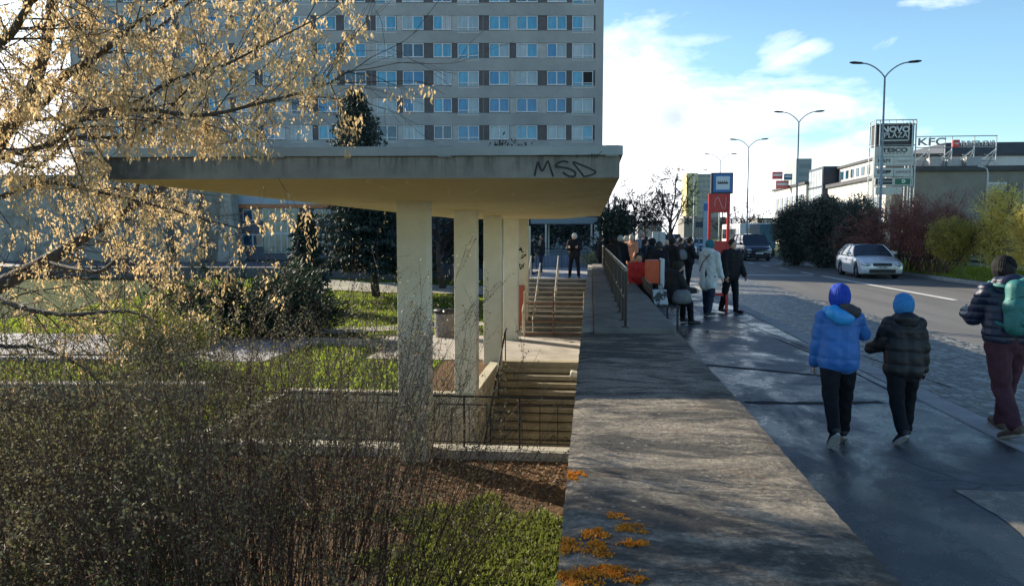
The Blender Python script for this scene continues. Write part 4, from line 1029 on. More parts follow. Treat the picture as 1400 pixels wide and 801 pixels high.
sg = lb(574, 55, 673, 150, -.05, .05, 'sign_box', pm('sign_grey_edge', (.05, .06, .09)), .01)
lb(584, 62, 668, 143, -.058, -.051, 'blue_border', M_blue, 0, sg); lb(596, 72, 657, 132, -.064, -.059, 'white_field', M_wht, 0, sg)
lb(603, 92, 650, 106, -.070, -.065, 'tram_pictogram', M_dk, 0, sg)
b = MB(); a = q1(606, 98)
for i in range(5): b.bb(a.x-o0.x+.025*i*1.9, a.x-o0.x+.025*i*1.9+.03, -.0735, -.0705, a.z-.005, a.z+.03)
b.build('tram_windows', M_wht, sg)
lb(586, 366, 648, 470, -.025, .025, 'timetable_panel', M_red); lb(576, 603, 650, 616, -.03, .03, 'cross_bar', M_red)
b = MB(); zp = [q1(x_, y_) for x_, y_ in ((590, 205), (593, 175), (607, 166), (616, 190), (625, 215), (637, 219), (643, 180), (641, 165))]
b.strip([(p_.x-o0.x, -.033, p_.z) for p_ in zp], .012, (0, -1, 0), .002); b.build('scribble', pm('pale_scribble', (.75, .45, .42)), bs)
# second far information post and a grey cabinet
ip = thing('info_panel', 'narrow blue-white information totem just left of the bus stop post', 'sign', P(965, 320, 48)); ip.location.z = 0
a, c = P(961, 275, 48), P(969, 312, 48); b = MB(); b.bb(-.18, .18, -.05, .05, .35, a.z); b.build('panel', pm('totem_blue', (.30, .45, .56), (.45, .55, .62), 3, .5), ip, bevel=.02)
b = MB(); b.bb(-.16, .16, -.056, -.051, a.z-.6, a.z-.15); b.build('heading', M_blue, ip); b = MB(); b.bb(-.1, .1, -.04, .04, 0, .34); b.build('foot', M_black, ip)
cb = thing('utility_cabinet', 'pale grey utility cabinet with a cross seam beside the parapet, behind the waiting people', 'cabinet', P(901, 320, 36)); cb.location.z = 0
a, c = P(892, 317, 36), P(909, 350, 36); w_ = c.x-a.x; b = MB(); b.bb(-w_/2, w_/2, 0, .5, .1, a.z); b.build('body', pm('cabinet_grey', (.38, .42, .42), (.45, .48, .47), 2, .5), cb, bevel=.02)
b = MB(); b.bb(-w_/2+.03, w_/2-.03, -.012, -.002, a.z*.55, a.z*.55+.02); b.bb(-.01, .01, -.013, -.003, .15, a.z-.05); b.build('door_seam', M_dk, cb); b = MB(); b.bb(-w_/2-.03, w_/2+.03, -.03, .53, 0, .1); b.build('plinth', M_conc, cb)

# litter bin on the pavement
ob_ = thing('litter_bin', 'orange-red litter bin with a white side mounted by the bench', 'bin', P(893, 320, 17.6)); ob_.location.z = 0; 
a, c = P(883, 355.5, 17.6), P(902, 387, 17.6); w_ = c.x-a.x; x_ = a.x-ob_.location.x
b = MB(); b.bb(x_, x_+w_, 0, .32, c.z-.02, a.z); b.build('orange_box', pm('bin_orange', (.72, .10, .03), (.78, .14, .05), 4, .45), ob_, bevel=.03, seg=3)
b = MB(); b.bb(x_+w_+.004, x_+w_+.10, -.03, .35, c.z-.32, a.z+.03); b.build('white_side', pm('stop_white', (.62, .68, .74)), ob_, bevel=.02)
b = MB(); b.tube([(x_+w_/2, .36, 0), (x_+w_/2, .36, a.z)], .03, 8); b.build('post', M_black, ob_)
# bench
bn = thing('bench', 'dark slatted bench on steel legs beside the parapet wall', 'bench', (1.5, 15.15, 0))
M_slat = pm('dark_slat', (.03, .028, .025), (.06, .05, .04), 8, .5, .1, stretch=(1, .1, 1))
b = MB()
for i in range(5): b.bb(-.26+.105*i, -.26+.105*i+.085, 0, 2.3, .41, .445)
b.build('seat', M_slat, bn, bevel=.006)
b = MB()
for i in range(3): b.bb(-.32-.02*i, -.29-.02*i, 0, 2.3, .56+.12*i, .65+.12*i)
b.build('backrest', M_slat, bn, bevel=.006)
for y_ in (.12, 2.15):
    for x_ in (-.2, .2): b = MB(); b.bb(x_-.02, x_+.02, y_-.02, y_+.02, 0, .409); b.build('leg', M_black, bn, bevel=.004)
    b = MB(); b.tube([(-.25, y_, .40), (-.28, y_, .55), (-.33, y_, .88)], .018, 6); b.build('back_bracket', M_black, bn)
# traffic signals and poles further down the road
for (px, yt, Yd, lab, nm) in ((956, 300, 75, 'dark traffic sign post among the distant queue of cars', 'sign_post'), (1068, 298, 62, 'white post with two dark signs behind the blue van', 'sign_post'), (1030, 268, 120, 'thin distant mast right of the bus stop sign', 'mast')):
    q = P(px, yt, Yd); r_ = thing(nm, lab, 'post', (q.x, Yd, 0)); b = MB(); b.tube([(0, 0, 0), (0, 0, q.z)], .06, 6); b.build('pole', M_lamp, r_)
    if nm == 'sign_post': b = MB(); b.box((0, -.08, q.z-.5), (.7, .05, .55)); b.build('sign_plate', pm('plate_dark', (.05, .07, .09)), r_, bevel=.02)
# ================================================================== vehicles
M_tyre = pm('tyre', (.015, .015, .015), (.025, .025, .025), 20, .85); M_rim = pm('rim', (.30, .31, .32), (.42, .43, .44), 5, .35, metal=.7)
M_carglass = glassmat('car_glass', (.018, .028, .036), .03, .9); M_trim = pm('black_trim', (.014, .014, .015), rough=.5)
M_light = pm('headlight_glass', (.16, .18, .20), (.80, .84, .86), 16, .06, spec=.9, coat=1, lo=.42, hi=.56); M_plate = pm('plate_white', (.72, .73, .73), rough=.5)
def lit(name, col, st):
    m, nt, b = newmat(name); b.inputs['Emission Color'].default_value = c4(col); b.inputs['Emission Strength'].default_value = st; return m
M_lamp_on = lit('headlamp_on', (1, .97, .9), 4.0)
def paint(name, col, metal=.4): return pm(name, col, rough=.28, metal=metal, coat=1.0, spec=.6)
CARP = {
 'saloon': dict(L=4.55, W=1.78, H=1.46, st=[(0, .30, .52, .60, .70), (.06, .21, .58, .74, .84), (.30, .18, .66, .80, .89), (.75, .17, .72, .90, .895), (1.10, .17, .74, .94, .90), (1.38, .17, .75, .96, .90), (2.3, .17, .76, .955, .90), (3.3, .18, .77, .98, .895), (3.95, .20, .78, 1.00, .88), (4.40, .26, .76, .98, .84), (4.55, .36, .70, .88, .74)],
   gh=dict(b0=1.32, b1=3.98, t0=2.02, t1=3.30, wb=.845, wt=.60), wheels=(.83, 3.44), r=.325),
 'van': dict(L=4.9, W=1.90, H=1.93, st=[(0, .30, .60, .78, .76), (.06, .21, .68, .92, .88), (.30, .18, .76, 1.02, .94), (.70, .17, .84, 1.10, .95), (1.05, .17, .88, 1.16, .95), (1.3, .17, .9, 1.17, .95), (2.4, .17, .9, 1.17, .95), (3.6, .18, .9, 1.17, .95), (4.6, .20, .9, 1.17, .94), (4.84, .26, .88, 1.15, .92), (4.9, .36, .8, 1.05, .86)],
   gh=dict(b0=1.0, b1=4.82, t0=1.75, t1=4.55, wb=.90, wt=.75), wheels=(.92, 3.9), r=.345),
}
def car(name, label, loc, rz, kind, pmat, plate='', lights=False, detail=True, group=None):
    """local: front at y=0 facing -Y, length along +Y"""
    c = CARP[kind]; t = thing(name, label, 'van' if kind == 'van' else 'car', loc, rz, group); H = c['H']; g = c['gh']
    st = c['st']; b = MB(); n = 0; N = 24                     # ring: bottom, side, shoulder, top
    # resample stations smoothly
    ys_ = [s[0] for s in st]
    def at(y):
        for i in range(len(st)-1):
            if st[i][0] <= y <= st[i+1][0]:
                u = (y-st[i][0])/(st[i+1][0]-st[i][0]); return [st[i][k]*(1-u)+st[i+1][k]*u for k in range(1, 5)]
        return st[-1][1:]
    S_ = sorted(set(ys_+[.15, .45, .6, .9, 1.7, 2.0, 2.7, 3.0, 3.6, 4.15, c['L']-.1]+[wy+dx for wy in c['wheels'] for dx in (-.39, -.33, -.2, 0, .2, .33, .39)]))
    S_ = [y for y in S_ if 0 <= y <= c['L']]
    rings = []
    for y in S_:
        zs_, zsh, zt, wd = at(y); arch = 0
        for wy in c['wheels']:
            d = abs(y-wy); R_ = c['r']+.055
            if d < R_: arch = max(arch, c['r']+math.sqrt(R_*R_-d*d))
        zl = max(zs_, arch)
        prof = [(0, zl), (wd*.80, zl), (wd*.955, zl+.02), (wd*.99, max(zl+.04, zs_+.14)), (wd*1.0, max(zl+.06, zsh*.72)), (wd*.985, max(zl+.08, zsh)), (wd*.93, max(zl+.1, zt-.035)), (wd*.72, zt+.012), (wd*.35, zt+.03), (0, zt+.034)]
        rings.append([(x_, y, z_) for x_, z_ in prof]+[(-x_, y, z_) for x_, z_ in prof[-2:0:-1]])
    k = len(rings[0])
    for r_ in rings: b.v += r_
    for i in range(len(rings)-1):
        for j in range(k): a_ = i*k+j; q_ = i*k+(j+1) % k; b.f.append((a_, a_+k, q_+k, q_)); b.mi.append(0)
    b.f.append(tuple(range(k))); b.f.append(tuple((len(rings)-1)*k+j for j in range(k))[::-1]); b.mi += [0, 0]
    body = b.build('body', pmat, t, smooth=True); bv = body.modifiers.new('b', 'BEVEL'); bv.width = .012; bv.segments = 1; bv.limit_method = 'ANGLE'; bv.angle_limit = R(40)
    # roof + pillars in body colour
    zb = at(g['b0'])[2]-.01; zr = H-.02
    def gp(u, v_, s=1, off=0.0):     # u 0..1 front->rear along base line, v height
        yb = g['b0']+(g['b1']-g['b0'])*u; yt = g['t0']+(g['t1']-g['t0'])*u; zbb = at(yb)[2]-.01
        vv = v_; bulge = .04*math.sin(math.pi*vv)
        return (s*(g['wb']+(g['wt']-g['wb'])*vv+bulge+off), yb+(yt-yb)*vv, zbb+(zr-zbb)*vv)
    b = MB(); nu_ = 10; nv_ = 8
    for i in range(nu_+1):
        u = i/nu_; y = g['t0']-.04+(g['t1']-g['t0']+.08)*u
        for j in range(nv_+1):
            v_ = j/nv_*2-1; b.v.append((g['wt']*1.02*v_, y, zr-.01+.065*(1-v_*v_)*(.55+.45*math.sin(math.pi*min(1, max(0, u))))-.03*(abs(u-.5)*2)**3))
    for i in range(nu_):
        for j in range(nv_): a_ = i*(nv_+1)+j; b.f.append((a_, a_+1, a_+nv_+2, a_+nv_+1)); b.mi.append(0)
    b.build('roof', pmat, t, smooth=True)
    b = MB(); us = {'saloon': (0, .36, .44, .80), 'van': (0, .27, .33, .66)}[kind]
    for s in (-1, 1):
        for (u, wd_) in ((0, .05), (us[1]+.02, .035), (us[3], .05), (1, .07)):
            pts = [Vector(gp(u, v_, s, .004)) for v_ in (0, .25, .5, .75, 1)]; b.tube(pts, wd_*.55, 6)
        b.tube([Vector(gp(u, 1, s, .01)) for u in (0, .25, .5, .75, 1)], .03, 6)
    b.tube([gp(0, 1, -1), gp(0, 1, 1)], .025, 6); b.tube([gp(1, 1, -1), gp(1, 1, 1)], .025, 6)
    b.build('pillars', pmat, t, smooth=True)
    def sheet(name, fn, nu_, nv_, m):
        b = MB()
        for i in range(nu_+1):
            for j in range(nv_+1): b.v.append(fn(i/nu_, j/nv_))
        for i in range(nu_):
            for j in range(nv_): a_ = i*(nv_+1)+j; b.f.append((a_, a_+1, a_+nv_+2, a_+nv_+1)); b.mi.append(0)
        return b.build(name, m, t, smooth=True)
    def wsf(u, v_): s = u*2-1; a_ = gp(0, v_); return (a_[0]*s*.985, a_[1]-.07*(1-s*s)*(1-.3*v_), a_[2]+.03*(1-s*s))
    def rwf(u, v_): s = u*2-1; a_ = gp(1, v_); return (a_[0]*s*.985, a_[1]+.06*(1-s*s), a_[2]+.02*(1-s*s))
    sheet('windscreen', wsf, 8, 5, M_carglass); sheet('rear_window', rwf, 8, 4, M_carglass)
    for s in (-1, 1):
        for (u0, u1) in ((.02, us[1]), (us[2], us[3]-.02), (us[3]+.02, .98)):
            sheet('side_window', lambda u, v_, s=s, u0=u0, u1=u1: gp(u0+(u1-u0)*u, v_*.97+.02, s, -.006), 4, 4, M_carglass)
    # wheels
    for wy in c['wheels']:
        for s in (-1, 1):
            pass
            r_ = c['r']; xw = s*(c['W']/2-.11); b = MB(); k = 26
            prof = [(r_*.62, -.1), (r_*.9, -.105), (r_, -.075), (r_, .075), (r_*.9, .105), (r_*.62, .1)]
            for rr, xx in prof:
                for j in range(k): th = 2*math.pi*j/k; b.v.append((xx, rr*math.cos(th), rr*math.sin(th)))
            for i in range(len(prof)-1):
                for j in range(k): a_ = i*k+j; q_ = i*k+(j+1) % k; b.f.append((a_, q_, q_+k, a_+k)); b.mi.append(0)
            ty = b.build('wheel', M_tyre, t, smooth=True); ty.location = (xw, wy, r_)
            b = MB(); b.tube([(-.05, 0, 0), (s*.05-.0, 0, 0)] if s > 0 else [(.05, 0, 0), (-.05, 0, 0)], r_*.63, 26)
            for j in range(5):
                th = 2*math.pi*j/5; b.box((s*.075, math.cos(th)*r_*.34, math.sin(th)*r_*.34), (.03, r_*.56, .07), 0, rx=th)
            b.tube([(s*.05, 0, 0), (s*.105, 0, 0)], r_*.16, 12)
            b.build('rim', M_rim, ty)
    # front end
    W = c['W']
    zf = st[1][3]
    b = MB(); b.box((0, .035, zf-.13), (W*.44, .1, .13), 0, 0, R(-8)); b.build('grille', M_trim, t, bevel=.03)
    if detail: b = MB(); b.tube([(-W*.2, -.012, zf-.066), (0, -.02, zf-.06), (W*.2, -.012, zf-.066)], .01, 6); b.build('grille_trim', M_rim, t)
    b = MB(); b.box((0, .0, .34), (W*.60, .09, .15)); b.build('lower_grille', M_trim, t, bevel=.02)
    for s in (-1, 1):
        b = MB(); b.ell((s*W*.375, .085, zf-.12), (.20, .15, .085), 0, 14, 8, Euler((0, s*R(-8), s*R(24))).to_matrix()); b.build('headlight', M_light, t, smooth=True)
        if lights:
            b = MB(); b.ell((s*W*.35, .025, zf-.125), (.06, .03, .045), 0, 10, 6); b.build('lamp_bulb', M_lamp_on, t, smooth=True)
        b = MB(); b.ell((s*W*.385, .04, .36), (.085, .04, .05), 0, 10, 6); b.build('fog_lamp', M_light, t, smooth=True)
        b = MB(); b.ell((s*(W/2+.09), g['b0']+.28, zb+.14), (.11, .075, .075), 0, 10, 6); b.tube([(s*(W/2-.12), g['b0']+.3, zb+.04), (s*(W/2+.06), g['b0']+.29, zb+.12)], .02, 6); b.build('mirror', pmat, t, smooth=True)
        b = MB()
        for yy in (g['b0']+(g['b1']-g['b0'])*us[1]*.98, ): b.box((s*(W/2-.01), yy+.25, zb-.13), (.03, .16, .03)); b.box((s*(W/2-.01), yy+1.15, zb-.12), (.03, .16, .03))
        b.build('door_handle', pmat, t, bevel=.008)
        b = MB(); b.tube([(s*W/2*.985, .8+.45, .30), (s*W/2*1.0, 1.28, .6), (s*W/2*.99, g['b0']+.06, zb-.05)], .006, 4); ym = g['b0']+(g['b1']-g['b0'])*(us[1]+.03)
        b.tube([(s*W/2*.985, ym, .28), (s*W/2*1.0, ym, .6), (s*W/2*.99, ym, zb-.05)], .006, 4); b.build('door_gap', M_trim, t)
        b = MB(); b.box((s*W*.38, c['L']-.06, .8), (.28, .1, .2)); b.build('tail_light', pm('tail_red', (.3, .02, .02), rough=.2), t, bevel=.03)
    b = MB(); b.box((0, -.045, .50 if kind == 'saloon' else .56), (.52, .02, .12)); pl_ = b.build('number_plate', M_plate, t, bevel=.004)
    if plate:
        tm = text_mesh('plate_text', plate, .10, M_dk, pl_, (0, -.058, .50 if kind == 'saloon' else .56), (math.pi/2, 0, 0), .002, 'CENTER', .9, .002)
    if detail:
        b = MB(); b.tube([(-W*.42, .16, zf+.0), (-W*.36, .55, at(.55)[2]+.012), (-W*.33, 1.1, at(1.1)[2]+.014)], .006, 4); b.build('bonnet_gap', M_trim, t)
        b = MB(); b.tube([(W*.42, .16, zf+.0), (W*.36, .55, at(.55)[2]+.012), (W*.33, 1.1, at(1.1)[2]+.014)], .006, 4); b.build('bonnet_gap', M_trim, t)
        b = MB(); b.box((0, .02, .205), (W*.86, .14, .05)); b.build('bumper_lip', M_trim, t, bevel=.015)
    if kind == 'saloon' and detail:
        b = MB(); b.tube([(0, 3.2, H), (0, 3.35, H+.28)], .006, 5); b.build('aerial', M_trim, t)
    return t
q = G(1206, 381.5, -.09)
car('parked_car'.replace('parked_', 'saloon_'), 'silver saloon car driving toward the camera on the sunlit road', (q.x, q.y, -.09), R(-3.0), 'saloon', paint('silver_paint', (.78, .79, .80), .2), '1AL 4507')
q = G(1038, 357, -.09)
car('passenger_van', 'dark navy passenger van with headlights on coming along the shaded road', (q.x, q.y, -.09), R(2), 'van', paint('navy_paint', (.012, .016, .035), .3), '2AB 3150', True)
cars = [(936, 8.0, 66, 'saloon', (.30, .40, .48), 'light blue-grey car nearest in the queue behind the waiting people'), (954, 11.4, 80, 'saloon', (.03, .10, .25), 'dark blue car behind the standing woman with the shoulder bag'),
        (0, 8.2, 84, 'van', (.58, .59, .6), 'white van behind the light blue-grey car in the queue'), (0, 8.0, 97, 'saloon', (.35, .36, .37), 'grey car far back in the left lane of the queue'), (0, 11.6, 96, 'saloon', (.6, .6, .6), 'small white car far back beside the grey car'),
        (0, 12.0, 112, 'van', (.10, .12, .14), 'dark van at the far end of the queue of cars'), (0, 8.3, 113, 'saloon', (.4, .06, .05), 'dull red car at the far end of the left lane'), (0, 5.3, 74, 'saloon', (.5, .51, .52), 'silver car parked by the kerb just behind the utility cabinet'), (0, 12.3, 132, 'saloon', (.45, .46, .47), 'pale grey car furthest away on the road')]
for i, (_, x_, y_, kd, colr, lab) in enumerate(cars):
    car('queued_car' if kd == 'saloon' else 'queued_van', lab, (x_, y_, -.09), R(random.uniform(-2, 2)), kd, paint('paint_%s' % lab[:9].replace(' ', '_')+str(i), colr, .3), '', False, False, 'cars queued on the far road')
# white bus
q = P(1033, 320, 82); t = thing('bus', 'white city bus waiting behind the dark van', 'bus', (q.x+.3, 82, -.09), 0)
b = MB(); b.bb(-1.9, 1.2, 0, 11, .35, 3.05); b.build('body', pm('bus_white', (.55, .57, .57), (.62, .64, .63), 1, .4), t, bevel=.12, seg=3)
b = MB(); b.bb(-1.1, 1.1, -.03, .02, 1.35, 2.55); b.build('windscreen', M_carglass, t, bevel=.05)
b = MB()
for i in range(6): b.bb(-1.93, -1.89, .5+1.7*i, 2.0+1.7*i, 1.4, 2.5)
b.build('side_windows', M_carglass, t)
b = MB(); b.bb(-.8, .8, -.04, .02, 2.62, 2.9); b.build('destination_board', M_dk, t)
for (xx, yy) in ((-1.8, 2.2), (1.1, 2.2), (-1.8, 8.4), (1.1, 8.4)): b = MB(); b.tube([(xx-.14, yy, .48), (xx+.14, yy, .48)], .48, 20); b.build('wheel', M_tyre, t)
for xx in (-1.3, .8): b = MB(); b.ell((xx, -.01, .75), (.15, .05, .1)); b.build('headlight', M_light, t)
# teal truck behind the van
q = P(1050, 320, 64); t = thing('box_truck', 'small truck with a tall plain teal box body behind the dark van', 'truck', (q.x, 64, -.09))
b = MB(); b.bb(-.62, .62, 0, 4.2, .75, 2.75); b.build('box_body', pm('teal_tarp', (.05, .12, .16), (.07, .16, .20), 2, .6), t, bevel=.03)
b = MB(); b.bb(-.5, .5, -.02, 4.1, .45, .74); b.build('chassis', M_trim, t)
for (xx, yy) in ((-.55, .7), (.55, .7), (-.55, 3.3), (.55, 3.3)): b = MB(); b.tube([(xx-.1, yy, .36), (xx+.1, yy, .36)], .36, 18); b.build('wheel', M_tyre, t)
# ================================================================== people
def blob(name, prims, voxel, mat, parent, smooth_it=4, post=None):
    """one continuous surface grown from tapered capsules and ellipsoids (voxel remesh)"""
    b = MB()
    for p in prims:
        if p[0] == 'c':
            a, c, r0, r1 = Vector(p[1]), Vector(p[2]), p[3], p[4]; L = (c-a).length; n = 12
            if L < 1e-5: continue
            pts, rad = [], []; d = (c-a)/L
            for i in range(4): th = math.pi/2*(i/3.5+.06); pts.append(a-d*r0*math.cos(th)); rad.append(r0*math.sin(th))
            pts.append(a); rad.append(r0); pts.append(c); rad.append(r1)
            for i in range(3, -1, -1): th = math.pi/2*(i/3.5+.06); pts.append(c+d*r1*math.cos(th)); rad.append(r1*math.sin(th))
            b.tube(pts, rad, n)
        else:
            b.ell(p[1], p[2], 0, 16, 12, p[3] if len(p) > 3 else None)
    o = b.build('tmp', mat, None)
    m = o.modifiers.new('r', 'REMESH'); m.mode = 'VOXEL'; m.voxel_size = voxel; m.adaptivity = 0
    s = o.modifiers.new('s', 'SMOOTH'); s.factor = .5; s.iterations = smooth_it
    dg = bpy.context.evaluated_depsgraph_get(); me = bpy.data.meshes.new_from_object(o.evaluated_get(dg)); me.name = name
    old = o.data; bpy.data.objects.remove(o); bpy.data.meshes.remove(old)
    me.materials.clear(); me.materials.append(mat)
    if post:
        n = len(me.vertices); co = np.empty(n*3); me.vertices.foreach_get('co', co); co = co.reshape(-1, 3)
        no = np.empty(n*3); me.vertices.foreach_get('normal', no); no = no.reshape(-1, 3)
        co = post(co, no); me.vertices.foreach_set('co', co.ravel())
    me.polygons.foreach_set('use_smooth', [True]*len(me.polygons)); me.update()
    ob = bpy.data.objects.new(name, me); COL.objects.link(ob); ob.parent = parent; return ob

def cloth(name, c, rough=.8, bs=60, st=.25): return pm(name, c, tuple(min(1, x*1.35+.004) for x in c), 9, rough, st, bs, spec=.25)
M_skin = pm('skin', (.50, .30, .21), (.56, .35, .25), 12, .55)
def rotx(v, a): c, s = math.cos(a), math.sin(a); return Vector((v[0], v[1]*c-v[2]*s, v[1]*s+v[2]*c))
def person(label, loc, face, H, pose, fit, vox=.012, group=None):
    """face: heading (radians) of local +Y. pose: dict of joint angles in degrees. fit: clothing"""
    t = thing('person', label, 'person', loc, face, group)
    hip_z = .51*H; lean = R(pose.get('lean', 3)); child = H < 1.45
    hw = .052*H; sw = (.098 if child else .105)*H*fit.get('sw', 1)
    J = {}
    sit = pose.get('sit', 0)
    if sit: hip_z = pose['sit']
    pel = Vector((0, 0, hip_z))
    def up(z, x=0, y=0): v = Vector((x, y, z)); return pel+rotx(v, -lean)
    chest = up(.205*H); neck = up(.315*H); 
    hd = neck+Vector((0, math.sin(lean+R(pose.get('nod', 4)))*.085*H, .088*H))
    turn = R(pose.get('turn', 0))
    low = 1e9
    legs = []
    for s, k in ((-1, 'L'), (1, 'R')):
        h_, kn, splay = pose.get('leg'+k, (0, 5, 2)); h_, kn, sp = R(h_), R(kn), R(splay)
        a = pel+Vector((s*hw, 0, -.01*H)); th = .245*H; sh = .235*H
        d1 = Vector((s*math.sin(sp), math.sin(h_), -math.cos(h_))); b_ = a+d1*th
        d2 = Vector((s*math.sin(sp)*.5, math.sin(h_-kn), -math.cos(h_-kn))); c_ = b_+d2*sh
        fa = pose.get('foot'+k, 0); fd = Vector((s*.15, math.cos(R(fa)), math.sin(R(fa)))); legs.append((a, b_, c_, fd)); low = min(low, c_.z, (c_+fd*.11*H).z)
    dz = .038*H-low if not sit else 0
    if not sit:
        pel.z += dz; chest.z += dz; neck.z += dz; hd.z += dz
        legs = [(a+Vector((0, 0, dz)), b_+Vector((0, 0, dz)), c_+Vector((0, 0, dz)), fd) for a, b_, c_, fd in legs]
    up2 = lambda z, x=0, y=0: pel+rotx(Vector((x, y, z)), -lean)
    arms = []
    for s, k in ((-1, 'L'), (1, 'R')):
        f_, o_, e_, inn = pose.get('arm'+k, (5, 8, 15, 0)); f_, o_, e_, inn = R(f_), R(o_), R(e_), R(inn)
        a = up2(.285*H, s*sw)
        d1 = Vector((s*math.sin(o_), math.sin(f_)*math.cos(o_), -math.cos(f_)*math.cos(o_))); b_ = a+d1*.17*H
        d2 = Vector((s*math.sin(o_)*.5-s*math.sin(inn), math.sin(f_+e_), -math.cos(f_+e_))); d2.normalize(); c_ = b_+d2*.145*H; arms.append((a, b_, c_, d2))
    # ---- body (one surface: head, neck, trunk, arms, hands, legs)
    hr = .058*H*(1.13 if child else 1.0)
    Rz = Matrix.Rotation(turn, 3, 'Z')
    pr = [('e', hd, (hr*.86, hr*1.02, hr*1.15)), ('e', hd+Rz @ Vector((0, hr*.35, -hr*.45)), (hr*.6, hr*.6, hr*.62)), ('c', hd+Rz @ Vector((0, hr*.92, hr*.12)), hd+Rz @ Vector((0, hr*1.14, -hr*.16)), hr*.10, hr*.16),
          ('c', neck+Vector((0, 0, -.03*H)), hd, .032*H, .030*H)]
    for s in (-1, 1): pr.append(('e', hd+Rz @ Vector((s*hr*.87, -hr*.02, -hr*.05)), (hr*.13, hr*.2, hr*.3)))
    pr += [('c', up2(0), up2(.1*H), .064*H, .058*H), ('c', up2(.1*H), up2(.24*H), .058*H, .056*H), ('c', up2(.27*H, -sw*.8), up2(.27*H, sw*.8), .032*H, .032*H)]
    for a, b_, c_, fd in legs:
        pr += [('c', a, b_, .052*H, .034*H), ('c', b_, c_, .034*H, .022*H), ('c', c_+Vector((0, -.01*H, -.012*H)), c_+fd*.10*H+Vector((0, 0, -.018*H)), .022*H, .018*H)]
    for (a, b_, c_, d2), s in zip(arms, (-1, 1)):
        pr += [('c', a, b_, .029*H, .023*H), ('c', b_, c_, .022*H, .016*H)]
        # palm, four unequal curled fingers, a thumb off the side
        side = d2.cross(Vector((0, 0, 1)) if abs(d2.z) < .9 else Vector((1, 0, 0))).normalized(); fwd_ = Vector((0, 1, 0)) if abs(d2.y) < .8 else Vector((0, 0, 1))
        across = (fwd_-d2*fwd_.dot(d2)).normalized(); pal = d2.cross(across)*(-s)
        pl = .052*H
        for q in (-1.5, -.5, .5, 1.5):
            base = c_+across*q*.0115*H; k1 = base+d2*pl; pr.append(('c', base+d2*.008*H, k1, .0085*H, .0078*H))
            fl_ = (.9, 1.05, 1.0, .8)[int(q+1.5)]*.022*H; k2 = k1+(d2+pal*.35).normalized()*fl_; k3 = k2+(d2*.5+pal*.85).normalized()*fl_*.85
            pr += [('c', k1, k2, .0066*H, .0058*H), ('c', k2, k3, .0058*H, .0048*H)]
        tb = c_+d2*.014*H+across*.019*H; t1 = tb+(d2*.6+across*.7+pal*.2).normalized()*.022*H; t2 = t1+(d2*.9+across*.1+pal*.3).normalized()*.018*H
        pr += [('c', tb, t1, .008*H, .007*H), ('c', t1, t2, .007*H, .0055*H)]
    blob('body', pr, min(vox, .007) if vox < .011 else vox*.85, M_skin, t, 3)
    F_ = fit
    # eyes
    if not F_.get('noeyes'):
        b = MB()
        for s in (-1, 1): b.ell(hd+Rz @ Vector((s*hr*.34, hr*.86, hr*.08)), (hr*.12, hr*.08, hr*.09), 0, 8, 6)
        b.build('eyes', pm('eye_dark', (.03, .02, .02), rough=.2), t, smooth=True)
    # ---- trousers
    tm = F_['trousers']; pr = [('c', up2(-.02*H, -hw*.6), up2(-.02*H, hw*.6), .070*H, .070*H), ('c', up2(-.01*H), up2(.07*H), .078*H, .078*H)]
    lw = F_.get('leg', 1.0)
    for a, b_, c_, fd in legs:
        e = b_.lerp(c_, .93); pr += [('c', a, b_, .063*H*lw, .045*H*lw), ('c', b_, e, .044*H*lw, .036*H*lw)]
    def wr(amp, fr):
        def f(co, no):
            k = np.sin(co[:, 2]*fr+3*np.sin(co[:, 0]*14+co[:, 1]*9))*np.sin(co[:, 0]*23+co[:, 2]*11); return co+no*(amp*k)[:, None]
        return f
    blob('trousers', pr, vox, tm, t, 4, wr(.0045, 48))
    # ---- shoes
    for a, b_, c_, fd in legs:
        side = Vector((0, 0, -1)); upv = (Vector((0, 0, 1))-fd*fd.z).normalized()
        pr = [('c', c_-fd*.018*H-upv*.006*H, c_+fd*.045*H-upv*.010*H, .028*H, .027*H), ('c', c_+fd*.04*H-upv*.012*H, c_+fd*.112*H-upv*.016*H, .028*H, .021*H), ('c', c_+upv*.02*H, c_-upv*.01*H, .026*H, .028*H)]
        sh_ = blob('shoe', pr, vox, F_['shoes'], t, 3)
        if 'sole' in F_:
            b = MB(); lt = upv.cross(fd).normalized(); ring = []
            for j in range(16):
                th = 2*math.pi*j/16; ll = .045*H+.083*H*math.cos(th); w_ = .030*H*math.sin(th)*(1+.15*math.cos(th)); ring.append(c_+fd*ll+lt*w_-upv*.032*H)
            k = len(b.v); b.v += [tuple(p-upv*.007*H) for p in ring]+[tuple(p+upv*.008*H) for p in ring]
            b.f += [tuple(range(16)), tuple(range(31, 15, -1))]+[(j, (j+1) % 16, 16+(j+1) % 16, 16+j) for j in range(16)]; b.mi += [0]*18
            b.build('sole', F_['sole'], sh_)
    # ---- jacket
    jm = F_['jacket']; pf = F_.get('puff', 1.0); hem = F_.get('hem', -.02)*H; jr = .092*H*pf
